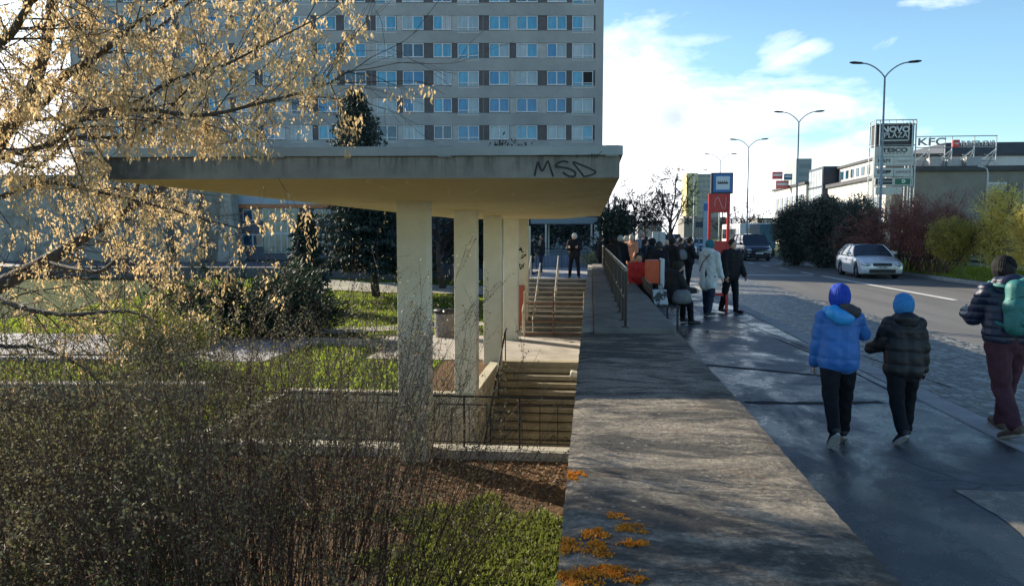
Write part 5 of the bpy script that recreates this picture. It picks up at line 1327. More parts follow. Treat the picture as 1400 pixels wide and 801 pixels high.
    pr = [('c', up2(.24*H, -sw*.45), up2(.24*H, sw*.45), .072*H*pf, .072*H*pf), ('c', up2(.29*H, -sw*.86), up2(.29*H, sw*.86), .043*H*pf, .043*H*pf),
          ('c', up2(.12*H, -sw*.32), up2(.12*H, sw*.32), .079*H*pf, .079*H*pf), ('c', up2(.22*H, -sw*.4), up2(.12*H, -sw*.3), .07*H*pf, .078*H*pf), ('c', up2(.22*H, sw*.4), up2(.12*H, sw*.3), .07*H*pf, .078*H*pf),
          ('c', up2(.12*H, -sw*.3), up2(hem+.05*H, -sw*.36), .079*H*pf, .082*H*pf), ('c', up2(.12*H, sw*.3), up2(hem+.05*H, sw*.36), .079*H*pf, .082*H*pf),
          ('c', neck+Vector((0, 0, -.02*H)), neck+Vector((0, 0, .012*H)), .047*H, .043*H)]
    for a, b_, c_, d2 in arms:
        e = b_.lerp(c_, .97); pr += [('c', a, b_, .045*H*pf, .041*H*pf), ('c', b_, e, .041*H*pf, .034*H*pf)]
    if F_.get('hood'):
        hq = up2(.325*H, 0, -.058*H); pr += [('e', hq, (.082*H, .05*H, .050*H)), ('c', hq+Vector((-.055*H, .035*H, .005*H)), hq+Vector((.055*H, .035*H, .005*H)), .034*H, .034*H), ('e', hq+Vector((0, -.012*H, -.035*H)), (.06*H, .036*H, .045*H))]
    if F_.get('hood_up'):
        pr += [('e', hd+Vector((0, -hr*.15, hr*.12)), (hr*1.15, hr*1.2, hr*1.3))]
    pitch = F_.get('quilt', 0)
    def quilt(co, no):
        if not pitch: return wr(.006, 30)(co, no)
        ph = (co[:, 2]+.012*np.sin(co[:, 0]*7+co[:, 1]*5))/pitch; k = np.abs(np.sin(math.pi*ph))**.45
        return co+no*((k-.7)*F_.get('qamp', .013)+.003*np.sin(co[:, 0]*31+co[:, 2]*17)*np.sin(co[:, 2]*43+co[:, 0]*13))[:, None]
    blob('jacket', pr, vox, jm, t, 5 if vox < .011 else 3, quilt)
    # ---- head gear / hair
    if 'hair' in F_:
        kind = F_.get('hairkind', 'short'); hr_ = hr; hr = hr*(.93 if 'hat' in F_ else 1)
        pr = [('e', hd+Rz @ Vector((0, -hr*.2, hr*.2)), (hr*1.06, hr*1.12, hr*1.16))]
        if kind == 'long': pr += [('c', hd+Rz @ Vector((0, -hr*.55, 0)), hd+Rz @ Vector((0, -hr*.75, -hr*1.9)), hr*.75, hr*.55)]
        if kind == 'bun': pr += [('e', hd+Rz @ Vector((0, -hr*1.1, hr*.5)), (hr*.4, hr*.4, hr*.4))]
        blob('hair', pr, vox, F_['hair'], t, 2, wr(.003, 60)); hr = hr_
    if 'hat' in F_:
        tall = F_.get('hat_h', 1.2)
        pr = [('c', hd+Rz @ Vector((-hr*.42, -hr*.1, hr*1.0)), hd+Rz @ Vector((hr*.42, -hr*.1, hr*(1.0 if tall > 1.32 else .8))), hr*.50, hr*.44)]*(1 if tall > 1.25 else 0)+[('e', hd+Rz @ Vector((0, -hr*.08, hr*.28)), (hr*1.04, hr*1.14, hr*tall)), ('c', hd+Rz @ Vector((0, -hr*.08, hr*.0)), hd+Rz @ Vector((0, -hr*.08, hr*.36)), hr*1.04, hr*1.05)]
        o = blob('hat', pr, vox*.8, F_['hat'], t, 3, lambda co, no: co+no*(.0022*np.sin(np.arctan2(co[:, 1]-hd.y, co[:, 0]-hd.x)*34))[:, None] if vox < .011 else co)
    return t, dict(up=up2, pel=pel, neck=neck, hd=hd, hr=hr, arms=arms, legs=legs, H=H, sw=sw)

M_jeans = cloth('dark_jeans', (.018, .026, .05)); M_blk = cloth('black_cloth', (.006, .007, .008)); M_blkt = cloth('black_trousers', (.0045, .0055, .009))
M_shoe = pm('dark_shoe', (.016, .016, .018), (.03, .03, .032), 30, .6); M_whsole = pm('pale_sole', (.42, .42, .40), (.56, .55, .52), 20, .6); M_tansole = pm('tan_sole', (.30, .26, .20), (.4, .36, .3), 20, .7)
M_hdark = pm('dark_hair', (.010, .008, .007), (.025, .018, .014), 30, .75, .4, 120); M_hblond = pm('fair_hair', (.42, .33, .22), (.52, .43, .32), 30, .5, .4, 120); M_hgrey = pm('grey_hair', (.30, .29, .27), (.42, .4, .38), 30, .5)
NV = .0085
# --- kid in blue
q = G(1143, 603, 0)
t, I = person('child in a bright blue puffer jacket and royal blue beanie walking away', q, R(-4), 1.36, dict(lean=3, legL=(-19, 23, 2), footL=-46, legR=(13, 6, 2), footR=4, armL=(4, 9, 12, 0), armR=(38, 26, 70, 10), nod=6),
    dict(trousers=M_blkt, shoes=M_shoe, sole=M_whsole, jacket=pm('azure_puffer', (.018, .12, .40), (.028, .17, .52), 4, .5, .25, 40, sheen=.1), puff=1.2, hem=-.045, quilt=.15, qamp=.012, hat=pm('royal_beanie', (.008, .045, .38), (.015, .075, .52), 30, .8, .4, 160), hat_h=1.35, noeyes=1, leg=1.1), NV)
hd, hr, up_ = I['hd'], I['hr'], I['up']; H = 1.36
hq = up_(.31*H, 0, -.078*H)
blob('hood', [('e', hq+Vector((-.055*H, -.005, .012)), (.052*H, .052*H, .052*H)), ('e', hq+Vector((.0, -.02*H, -.015*H)), (.075*H, .045*H, .055*H)), ('c', hq+Vector((-.085*H, .05*H, .02*H)), hq+Vector((.085*H, .05*H, .02*H)), .03*H, .03*H)], NV, pm('bright_azure', (.03, .28, .70), (.05, .36, .8), 5, .4), t, 4)
blob('hood_lining', [('e', hq+Vector((.045*H, -.018*H, .026*H)), (.068*H, .045*H, .040*H), Euler((0, R(28), 0)).to_matrix()), ('c', hq+Vector((.10*H, .035*H, .02*H)), hq+Vector((0, .01*H, .05*H)), .024*H, .02*H)], NV, cloth('charcoal_fleece', (.05, .05, .055)), t, 4)
# --- kid in black
q = G(1231, 602, 0)
t, I = person('child in a black hooded jacket and light blue beanie walking away', q, R(2), 1.27, dict(lean=4, legL=(-16, 19, 3), footL=-36, legR=(12, 6, 3), footR=2, armL=(18, 15, 55, 4), armR=(-5, 10, 10, 0), nod=5),
    dict(trousers=M_blkt, shoes=M_shoe, sole=M_whsole, jacket=pm('black_puffer', (.006, .007, .009), (.012, .013, .016), 4, .55, .3, 40), puff=1.22, hem=-.08, hood=1, quilt=.115, qamp=.014, hat=pm('sky_beanie', (.03, .20, .50), (.05, .28, .62), 30, .8, .4, 160), hat_h=1.3, noeyes=1, leg=1.12), NV)
for (a, b_, c_, d2) in I['arms'][1:]:
    pr = [('c', c_+d2*.005, c_+d2*.052*1.27, .021*1.27, .019*1.27)]
    for k in (-1.5, -.5, .5, 1.5): base = c_+d2*.06+Vector((0, k*.016, 0)); pr.append(('c', base, base+d2*(.045-.006*abs(k))+Vector((-.008, 0, 0)), .0095, .008))
    pr.append(('c', c_+d2*.02+Vector((0, .022, 0)), c_+d2*.055+Vector((0, .042, 0)), .011, .009)); blob('glove', pr, .006, M_blk, t, 2)
# --- adult with backpack
q = G(1371, 594, 0); Ha = 1.66
t, I = person('adult in navy puffer jacket and maroon trousers walking with a big turquoise backpack', q, R(6), Ha, dict(lean=7, legL=(-14, 22, 1), footL=-22, legR=(15, 5, 0), footR=6, armL=(22, 10, 75, 22), armR=(20, 12, 60, 10), nod=12),
    dict(trousers=cloth('maroon_trousers', (.06, .022, .032), .8), shoes=pm('hiking_shoe', (.09, .06, .045), (.14, .09, .06), 20, .8), sole=M_tansole, jacket=pm('navy_puffer', (.012, .018, .045), (.022, .03, .065), 5, .38, .3, 40), puff=1.12, hem=-.0, hood=1, quilt=.07, qamp=.012, hair=M_hdark, hat=cloth('black_cap', (.006, .006, .007)), hat_h=.98, noeyes=1, leg=1.08), NV)
up_ = I['up']
M_bp = pm('turquoise_nylon', (.025, .15, .14), (.035, .20, .185), 5, .55, .25, 50)
bc = up_(.185*Ha, 0, -.165*Ha)
def bpost(co, no): return co+no*(.006*np.sin(co[:, 2]*26+3*co[:, 0])*np.sin(co[:, 0]*15))[:, None]
tl = Matrix.Rotation(R(-7), 3, 'X')
def off(x, y, z): return bc+tl @ Vector((x, y, z))
pr = [('c', off(-.10, 0, -.15), off(.10, 0, -.15), .095, .095), ('c', off(-.10, 0, .02), off(.10, 0, .02), .10, .10), ('c', off(-.085, 0, .16), off(.085, 0, .16), .085, .085), ('c', off(-.10, 0, -.15), off(-.085, 0, .17), .095, .085), ('c', off(.10, 0, -.15), off(.085, 0, .17), .095, .085), ('c', off(0, 0, -.15), off(0, 0, .2), .1, .075)]
bpk = blob('backpack', pr, .009, M_bp, t, 5, bpost)
blob('front_pocket', [('c', off(-.075, -.075, -.13), off(.075, -.075, -.13), .045, .045), ('c', off(-.075, -.075, -.02), off(.075, -.075, -.02), .04, .04), ('c', off(0, -.075, -.12), off(0, -.075, -.02), .05, .05)], .009, M_bp, bpk, 5)
M_strap = pm('dark_teal_strap', (.015, .10, .10), rough=.7)
b = MB(); b.tube([off(-.165, -.04, .08), off(-.08, -.096, .10), off(.08, -.096, .10), off(.165, -.04, .08)], .005, 6); b.build('zip_line', M_strap, bpk)
b = MB(); b.tube([off(-.04, -.03, .235), off(-.03, -.05, .29), off(.03, -.05, .29), off(.04, -.03, .235)], .009, 8); b.build('grab_handle', M_strap, bpk, smooth=True)
for s in (-1, 1):
    pts = [off(s*.10, .06, .19), up_(.315*Ha, s*.085*Ha, -.045*Ha), up_(.335*Ha, s*.075*Ha, .02*Ha), up_(.27*Ha, s*.08*Ha, .085*Ha), up_(.15*Ha, s*.10*Ha, .06*Ha), off(s*.14, .04, -.17)]
    b = MB(); b.tube(pts, .018, 8); b.build('shoulder_strap', M_bp, bpk, smooth=True)

# --- people waiting at the stop
def stand(label, px, py, ytop, face, fit, pose=None, vox=.016, Y=None, hx=None, z=0.0):
    q = G(px, py, z) if Y is None else Vector((P(px, 320, Y).x, Y, z)); Hh = hx or (P(px, ytop, q.y).z-z)/1.0
    return person(label, q, face, Hh, pose or {}, fit, vox)
J = lambda n, c, **k: dict(dict(trousers=M_blkt, shoes=M_shoe, jacket=cloth(n, c), puff=1.12, hem=-.06), **k)
t, I = stand('woman in a long pale winter coat and teal hat at the bus stop post', 968, 432, 328, R(-40), J('pale_parka', (.50, .53, .52), trousers=M_jeans, hood=1, hem=-.17, hat=cloth('teal_hat', (.03, .14, .17)), hat_h=1.1, sole=M_whsole, puff=1.02, noeyes=1), dict(lean=2, legL=(8, 4, 2), legR=(-8, 8, 2), armL=(8, 8, 40, 5), armR=(5, 9, 20, 0)), .013)
up_ = I['up']; H = I['H']; b = MB(); b.tube([up_(.29*H, .06*H, -.095*H), up_(.18*H, -.03*H, -.105*H), up_(.06*H, -.11*H, -.06*H)], .010, 6); b.build('bag_strap', M_blk, t)
stand('tall person in black half hidden behind the red bus stop post', 998, 428, 327, R(-150), J('near_black', (.010, .011, .013), hair=M_hdark), dict(lean=2, legL=(6, 4, 3), legR=(-8, 10, 3), armL=(10, 8, 20, 0), armR=(5, 8, 15, 0)), .014)
t, I = person('woman in dark clothes with a grey hood sitting on the bench', Vector((1.62, 16.0, 0)), R(-62), 1.66, dict(sit=.52, lean=14, legL=(84, 82, 5), legR=(80, 76, 6), footL=0, footR=0, armL=(25, 8, 60, 10), armR=(25, 8, 55, 10), nod=14), J('charcoal_coat', (.02, .02, .023), hood=1, hair=M_hdark, hem=-.05, puff=1.15), .014)
blob('hood_fur', [('c', I['up'](.325*1.66, -.10, -.06), I['up'](.325*1.66, .10, -.06), .045, .045), ('c', I['up'](.31*1.66, -.10, -.04), I['up'](.30*1.66, -.11, .04), .035, .03)], .014, cloth('grey_fur', (.24, .23, .21)), t, 3)
bg_ = thing('handbag', 'grey handbag lying against the seated woman on the bench', 'bag', (1.82, 15.65, .45), R(25))
b = MB(); b.lathe((0, 0, 0), [(.12, 0), (.20, .03), (.21, .12), (.17, .24), (.10, .29)], 18, 0, 1.05, .6); b.build('body', cloth('grey_leather', (.12, .125, .135), .45), bg_, smooth=True)
b = MB(); b.tube([(-.10, 0, .28), (-.07, 0, .38), (.07, 0, .38), (.10, 0, .28)], .01, 6); b.build('handle', M_blk, bg_, smooth=True)
wb = thing('shopping_bag', 'black and white patterned bag on the bench end beside the orange bin', 'bag', (1.36, 15.55, .445), R(8))
b = MB(); b.prism([(-.17, -.11), (.17, -.11), (.17, .11), (-.17, .11)], 0, .30); b.v = [(x*(1-.15*(z > .1)), y*(1-.6*(z > .1)), z) for x, y, z in b.v]; b.build('body', pm('patterned', (.03, .03, .035), (.5, .52, .54), 7, .5, lo=.47, hi=.53), wb, bevel=.02)
b = MB(); b.tube([(-.08, 0, .29), (-.05, 0, .4), (.05, 0, .4), (.08, 0, .29)], .008, 6); b.build('handle', M_blk, wb)
t, I = stand('woman in black with a grey shoulder bag standing beyond the bench', 941, 398, 324, R(-75), J('black_coat_a', (.012, .012, .014), hair=M_hdark, hairkind='bun', hem=-.03), dict(lean=2, legL=(4, 4, 3), legR=(-5, 6, 3), armL=(15, 8, 70, 5), armR=(15, 10, 60, 5)), .016)
sbg = thing('shoulder_bag', 'grey shoulder bag hanging at the back of the standing woman in black', 'bag', I['up'](.06*1.7, 0, 0)+t.location+Vector((-.22, -.18, .0)), R(20))
b = MB(); b.lathe((0, 0, 0), [(.10, 0), (.17, .03), (.18, .15), (.12, .27), (.05, .33)], 16, 0, 1, .5); b.build('body', cloth('bag_grey', (.15, .155, .165), .5), sbg, smooth=True)
b = MB(); b.tube([(0, 0, .32), (.05, .03, .5), (.16, .08, .66)], .012, 6); b.build('strap', M_blk, sbg)
grp = [
 ('person in a dark navy coat with a round woollen hat standing right behind the parapet', 901, 331, 21.0, R(-20), J('navy_coat_b', (.014, .016, .022), hat=cloth('dark_knit', (.05, .05, .052)), puff=1.2)),
 ('dark-haired person in a black coat standing left of the woman with the shoulder bag', 919, 325, 23.0, R(-60), J('black_coat_c', (.012, .012, .013), hair=M_hdark, hairkind='short')),
 ('person in a bright red jacket with a black body warmer sitting low by the parapet', 869, 342, 18.8, R(170), J('red_jacket', (.50, .035, .03), hair=M_hdark)),
 ('woman with fair hair in an orange-brown coat standing in the sun behind the red jacket', 864, 321, 30.0, R(150), J('orange_coat', (.50, .22, .13), hair=M_hblond, hem=-.14)),
 ('person in black with pale hair standing at the parapet left of the orange coat', 848, 322, 27.0, R(-30), J('black_coat_d', (.012, .013, .016), hair=M_hgrey)),
 ('person in a dark olive coat and pale cap half hidden behind two others', 857, 323, 34.0, R(100), J('olive_coat', (.07, .065, .05), hat=cloth('pale_cap', (.42, .38, .32)))),
 ('person in a black hooded jacket standing between the cabinet and the navy coat', 893, 326, 25.0, R(60), J('black_coat_f', (.009, .010, .012), hood_up=1, puff=1.18)),
 ('person in a dark brown coat with a bun standing behind the dark-haired man', 930, 325, 28.5, R(-120), J('brown_coat', (.035, .022, .016), hair=M_hdark, hairkind='bun', hem=-.12)),
 ('person in a charcoal jacket and black hat close behind the handrail', 836, 324, 24.0, R(-35), J('charcoal_g', (.016, .016, .018), hat=cloth('black_hat', (.008, .008, .009)), puff=1.2)),
 ('person in a dark blue jacket standing beyond the orange bin', 881, 327, 26.5, R(-100), J('dark_blue_h', (.012, .018, .035), hair=M_hdark, puff=1.15)),
 ('slim person in black with fair hair beyond the bus stop queue', 911, 328, 31.0, R(-60), J('black_i', (.011, .011, .013), hair=M_hblond)),
 ('person in a black coat leaning at the far end of the handrail', 821, 323, 33.5, R(-80), J('black_coat_e', (.010, .011, .013), hair=M_hdark, puff=1.25)),
]
for (lab, px, yt, Yp, fc, ft) in grp:
    z = 0; h_ = P(px, yt, Yp).z
    if 'sitting low' in lab: person(lab, Vector((P(px, 320, Yp).x+.1, Yp, 0)), fc, 1.66, dict(sit=.62, lean=6, legL=(80, 78, 6), legR=(76, 74, 6), armL=(20, 8, 40, 5), armR=(20, 8, 40, 5)), ft, .016)
    else: person(lab, Vector((P(px, 320, Yp).x, Yp, 0)), fc, max(1.55, min(1.88, h_)), dict(lean=2, legL=(4, 4, 3), legR=(-4, 6, 3), armL=(10, 8, 30, 5), armR=(8, 8, 25, 5)), ft, .018)
# on the landing beyond the stairs
stand('man in black with a pale cap standing at the head of the far stairs', 785, 380, 319, R(175), J('landing_black', (.010, .010, .012), hat=cloth('cream_cap', (.5, .47, .4)), hat_h=.85, puff=1.2), dict(lean=1, legL=(9, 6, 9), legR=(-6, 4, 9), armL=(25, 14, 75, 25), armR=(25, 14, 75, 25)), .016)
stand('man with dark hair and navy jeans leaning against the shelter wall on the landing', 740, 373, 316, R(110), J('landing_jacket', (.013, .014, .02), trousers=M_jeans, hair=M_hdark), dict(lean=-3, legL=(8, 4, 3), legR=(0, 4, 3), armL=(25, 8, 80, 20), armR=(5, 8, 20, 0)), .016, None, 1.84)
stand('person in a black coat seen at the left edge of the landing beside the wall', 725, 375, 320, R(-80), J('edge_coat', (.009, .009, .011), hair=M_hdark, hem=-.12), dict(lean=3, legL=(6, 4, 2), legR=(-6, 8, 2)), .016, None, 1.74)
# walkers far down the pavement
for i, (px, Yp, c_, lab) in enumerate(((884, 46, (.05, .05, .06), 'small distant person in dark grey far down the pavement'), (894, 52, (.3, .12, .08), 'small distant person in rusty red far down the pavement'), (876, 58, (.25, .27, .3), 'small distant person in light grey furthest down the pavement'))):
    person(lab, Vector((P(px, 320, Yp).x, Yp, 0)), R(180 if i else 0), 1.7, dict(lean=3, legL=(14, 6, 2), legR=(-14, 14, 2), footR=-15), J('far_%d' % i, c_, hair=M_hdark), .025)
# ================================================================== vegetation
M_bark = pm('bark', (.055, .042, .032), (.12, .095, .07), 14, .9, .8, 40, stretch=(1, 1, .3)); M_twig = pm('twig_bark', (.05, .035, .028), (.10, .075, .055), 20, .85, wpos=True)
M_twigd = pm('dark_twig', (.018, .013, .012), (.04, .03, .026), 20, .85, wpos=True); M_twigb = pm('brown_twig', (.07, .036, .027), (.16, .09, .068), 14, .8, wpos=True); M_redtwig = pm('red_twig', (.10, .04, .035), (.20, .09, .075), 6, .8, wpos=True)
rnd = random.Random(11)
def rv(s=1.0): return Vector((rnd.gauss(0, s), rnd.gauss(0, s), rnd.gauss(0, s)))
class Twigs:
    def __init__(s): s.P = []; s.cut = None
    def seg(s, a, b, ra, rb):
        if s.cut and s.cut(b): return
        s.P.append((a.x, a.y, a.z, b.x, b.y, b.z, ra, rb))
    def arr(s):
        A = np.array(s.P); a, b = A[:, :3], A[:, 3:6]; ra, rb = A[:, 6:7], A[:, 7:8]
        d = b-a; d /= np.maximum(np.linalg.norm(d, axis=1, keepdims=True), 1e-9)
        ref = np.where(np.abs(d[:, 2:3]) < .9, np.array([[0, 0, 1.0]]), np.array([[1.0, 0, 0]])); u = np.cross(d, ref); u /= np.linalg.norm(u, axis=1, keepdims=True); w = np.cross(d, u)
        Q = []
        an = [0, 2*math.pi/3, 4*math.pi/3]
        for i in range(3):
            t0, t1 = an[i], an[(i+1) % 3]; o0 = u*math.cos(t0)+w*math.sin(t0); o1 = u*math.cos(t1)+w*math.sin(t1)
            Q.append(np.stack([a+o0*ra, a+o1*ra, b+o1*rb, b+o0*rb], 1))
        return np.concatenate(Q, 0).reshape(-1, 3)
    def build(s, name, m, par): return quads(name, s.arr(), 4, m, par)
def grow(tw, p, d, L, r, lvl, tips, spread=.6, kids=4, droop=0.0, wob=.16, nseg=5, lf=.62, minr=.0015, start=.25):
    p = p.copy(); d = d.normalized(); pts = [p.copy()]; rs_ = r
    for i in range(nseg):
        d = (d+rv(wob)+Vector((0, 0, -droop/nseg))).normalized(); q = p+d*(L/nseg); r1 = max(minr, r*(1-(i+1)/nseg*.72)); tw.seg(p, q, rs_, r1); rs_ = r1; p = q; pts.append(p.copy())
        if lvl <= 1: tips.append((p.x, p.y, p.z, d.x, d.y, d.z))
    if lvl > 0:
        for k in range(kids):
            u = start+(1-start)*(k+rnd.random())/kids; i = min(nseg-1, int(u*nseg)); f = u*nseg-i; q = pts[i].lerp(pts[i+1], min(1, f)); dd = (pts[i+1]-pts[i]).normalized()
            nd = (dd+rv(spread)).normalized(); grow(tw, q, nd, L*lf*rnd.uniform(.6, 1.15)*(1.1-.4*u), max(minr, r*(1-u*.7)*.6), lvl-1, tips, spread, kids, droop, wob, nseg, lf, minr, start)
def limb(pts, r0, r1, n=10, sub=5):
    V_ = [Vector(p) for p in pts]; out = []
    for i in range(len(V_)-1):
        p0 = V_[max(i-1, 0)]; p1 = V_[i]; p2 = V_[i+1]; p3 = V_[min(i+2, len(V_)-1)]
        for s in range(sub):
            t = s/sub; out.append(.5*((2*p1)+(p2-p0)*t+(2*p0-5*p1+4*p2-p3)*t*t+(3*p1-p0-3*p2+p3)*t**3))
    out.append(V_[-1]); k = len(out); rr = [r0+(r1-r0)*i/(k-1) for i in range(k)]
    return out, rr

# ---- the seed-hung maple at the left
base = Vector((-7.6, 7.4, ZP)); mp_ = thing('maple_tree', 'spreading tree hung with pale dry seed clusters filling the upper left of the view', 'tree', base)
tw = Twigs(); tips = []; trunk = MB()
def pxof(p):
    v = CR.transposed() @ (Vector(p)-Vector((0, 0, EYE))); return (700+F*v.x/-v.z, 400.5-F*v.y/-v.z) if v.z < 0 else (-999, -999)
def over_roof(p):                       # twigs are clipped where they would rub the canopy edge
    if p.y > 9.0: return p.x > CXL-.1 and p.z < CZT+.1
    x_, y_ = pxof(p); return x_ > 148 and 202 < y_ < 252+.08*(x_-150)
tw.cut = over_roof
A = lambda px, py, Y: P(px, py, Y)
fork = A(-75, 330, 7.0)
main = [([base, base.lerp(fork, .5)+Vector((.1, 0, 0)), fork], .22, .17)]
limbs = [
 ([fork, A(0, 190, 7.0), A(32, 150, 6.9), A(55, 90, 6.8), A(70, 20, 6.7), A(80, -60, 6.6)], .085, .035),
 ([A(32, 150, 6.9), A(62, 140, 6.7), A(85, 105, 6.5), A(140, 72, 6.3), A(178, 38, 6.1), A(215, 15, 6.0), A(262, -12, 5.9)], .034, .010),
 ([A(85, 105, 6.5), A(120, 90, 6.6), A(160, 52, 6.8), A(205, 45, 6.9), A(270, -5, 7.0)], .03, .01),
 ([A(30, 162, 6.8), A(75, 163, 6.4), A(130, 152, 6.0), A(185, 140, 5.8), A(235, 110, 5.6), A(300, 92, 5.5), A(350, 68, 5.4), A(425, 30, 5.3)], .022, .005),
 ([fork, A(-10, 225, 6.6), A(40, 205, 6.2), A(75, 195, 5.9), A(110, 165, 5.7), A(190, 150, 5.4), A(275, 158, 5.2), A(360, 140, 5.1), A(440, 118, 5.0), A(478, 96, 5.0)], .032, .004),
 ([A(0, 215, 6.7), A(50, 228, 6.4), A(100, 190, 6.1), A(180, 185, 5.9), A(240, 140, 5.7), A(300, 70, 5.6)], .020, .005),
 ([fork, A(-30, 400, 7.6), A(0, 389, 8.4), A(60, 358, 9.4), A(105, 330, 10.4), A(160, 296, 11.4), A(205, 268, 12.2), A(232, 248, 12.8)], .11, .06),
 ([A(160, 296, 11.4), A(182, 270, 11.2), A(200, 235, 11.0), A(262, 205, 10.8), A(340, 190, 10.6)], .04, .01),
 ([A(60, 358, 9.4), A(130, 372, 8.6), A(170, 352, 8.2), A(205, 390, 8.0), A(250, 420, 8.0)], .03, .008),
 ([fork, A(-20, 460, 6.8), A(50, 475, 6.6), A(110, 500, 6.4), A(150, 540, 6.2)], .026, .007),
 ([A(-20, 400, 6.9), A(30, 420, 6.6), A(90, 430, 6.4), A(170, 425, 6.2), A(215, 440, 6.0)], .035, .008),
 ([A(-60, 300, 7.0), A(0, 270, 6.6), A(60, 250, 6.3), A(130, 262, 6.1), A(210, 280, 6.0), A(280, 300, 5.9), A(350, 318, 5.8)], .024, .004),
 ([A(-40, 520, 6.6), A(15, 575, 6.2), A(30, 640, 6.0), A(50, 720, 5.9)], .02, .006),
 ([fork, A(-20, 100, 6.2), A(20, 40, 6.0), A(60, -30, 5.8)], .06, .02),
]
for pts, r0, r1 in main+limbs:
    o_, rr = limb(pts, r0, r1); trunk.tube(o_, rr, 9)
    if r0 < .2:
        L = sum((o_[i+1]-o_[i]).length for i in range(len(o_)-1)); n = int(L*10.5)
        for k in range(n):
            u = .15+.85*(k+rnd.random())/n; i = min(len(o_)-2, int(u*(len(o_)-1))); q = o_[i]; dd = (o_[i+1]-o_[i]).normalized()
            far = q.y > 8.8
            grow(tw, q, (dd*.6+rv(.75)+Vector((.1, -.0, .05))), rnd.uniform(.45, .95)*(1.3 if far else 1), max(.004, rr[i]*.35) if rr[i] < .04 else .010, 1, tips, .55, 4, .25, .13, 5, .6, .0015, .2)
trunk.build('trunk', M_bark, mp_, world=True, smooth=True)
tw.build('twigs', M_twig, mp_)
# hanging bunches of winged seeds
T = np.array(tips); print('maple tips', len(T))
seed = leafmat('dry_samara', (.38, .24, .11), (.84, .64, .36), .5, 1.6, .6, (.88, .64, .30))
def pxof(p):
    v = CR.transposed() @ (Vector(p)-Vector((0, 0, EYE))); return (700+F*v.x/-v.z, 400.5-F*v.y/-v.z) if v.z < 0 else (-999, -999)
sel = []
for t_ in T:
    x_, y_ = pxof(t_[:3])
    if y_ > 470 or x_ > 500: pr_ = .12
    elif y_ > 330: pr_ = .36
    elif y_ > 255: pr_ = .7
    else: pr_ = .95
    if t_[1] < 4.2: pr_ = 0
    if over_roof(Vector(t_[:3])): continue
    if rnd.random() < pr_*.44: sel.append(t_)
sel = np.array(sel); print('bunches', len(sel))
per_ = 11; pts = np.repeat(sel[:, :3], per_, 0); k = len(pts)
pts = pts+np.random.normal(0, .022, (k, 3)); pts[:, 2] -= np.random.uniform(0, .075, k)
dirs = np.tile([0, 0, -1.0], (k, 1))
sc_ = np.random.choice([.55, .8, 1.0, 1.15], k); quads('seed_clusters', leafquads(pts, dirs*sc_[:, None], (.044*sc_)[:, None], (.0175*sc_**.7)[:, None], .42, .05), 4, seed, mp_)

# ---- foreground shrubs of upright stems
def shrub(name, label, cx_, cy_, rx, ry, n, hmin, hmax, stem_m, leaf_m, leafn, leafL, leafW, lean=.25, kids=4, zb=ZP, hfun=None, top_light=False, sub='stems', lsub='leaves', r0=.009, jit=.7):
    t = thing(name, label, 'shrub', (cx_, cy_, zb)); tw = Twigs(); tips = []
    for i in range(n):
        a = rnd.uniform(0, 2*math.pi); rr = math.sqrt(rnd.random()); x, y = cx_+rx*rr*math.cos(a), cy_+ry*rr*math.sin(a)
        hh = rnd.uniform(hmin, hmax)*(hfun(x, y) if hfun else 1)
        d = Vector(((x-cx_)/rx*lean+rnd.gauss(0, .10), (y-cy_)/ry*lean+rnd.gauss(0, .10), 1))
        grow(tw, Vector((x, y, zb)), d, hh, rnd.uniform(.6, 1.1)*r0, 2, tips, .42, kids, -.1, .07, 7, .42, .0013, .3)
    tw.build(sub, stem_m, t); T = np.array(tips)
    rep = max(1, int(leafn/len(T)+.999)); keep = np.random.rand(len(T)*rep) < leafn/(len(T)*rep)
    pts = np.repeat(T[:, :3], rep, 0)[keep]; dr = np.repeat(T[:, 3:], rep, 0)[keep]
    pts = pts+np.random.normal(0, .018, pts.shape)
    quads(lsub, leafquads(pts, dr, leafL, leafW, jit, .06), 4, leaf_m, t)
    return t
bud = leafmat('grey_green_bud', (.12, .11, .055), (.36, .32, .17), .25, 2.5, .7, (.25, .24, .10))
budb = leafmat('brown_green_bud', (.12, .09, .045), (.38, .32, .16), .2, 2.5, .7, (.2, .18, .08))
shrub('twiggy_shrub', 'tall dense shrub of upright brown stems in front of the first column', -2.5, 5.75, 1.1, .9, 260, 2.3, 3.1, M_twigb, budb, 46000, .024, .014, .42, 5, hfun=lambda x, y: .58+.46*math.sqrt(max(0, 1-((x+2.6)/1.2)**2*.95)))
shrub('twiggy_shrub', 'wide dark shrub with dull green buds left of the upright brown one', -4.1, 5.9, 1.35, 1.0, 190, 1.9, 2.65, M_twigb, bud, 40000, .027, .017, .36, 5, hfun=lambda x, y: .75+.28*math.sqrt(max(0, 1-((x+4.1)/1.4)**2*.95)))
shrub('leafy_shrub', 'low tangled shrub with small green leaves in the bottom left corner', -4.2, 4.7, 1.4, .6, 150, .9, 1.7, M_twigb, leafmat('small_green_leaf', (.07, .09, .025), (.27, .28, .10), .35, 2, .5, (.2, .25, .05)), 30000, .030, .018, .35, 5)
shrub('leafy_shrub', 'brownish shrub with a few seed heads at the far left edge', -6.0, 6.6, 1.1, .9, 130, 1.9, 2.7, M_twig, leafmat('ochre_leaf', (.12, .09, .04), (.28, .21, .11), .35, 2, .6, (.4, .3, .1)), 18000, .032, .016, .3, 5)
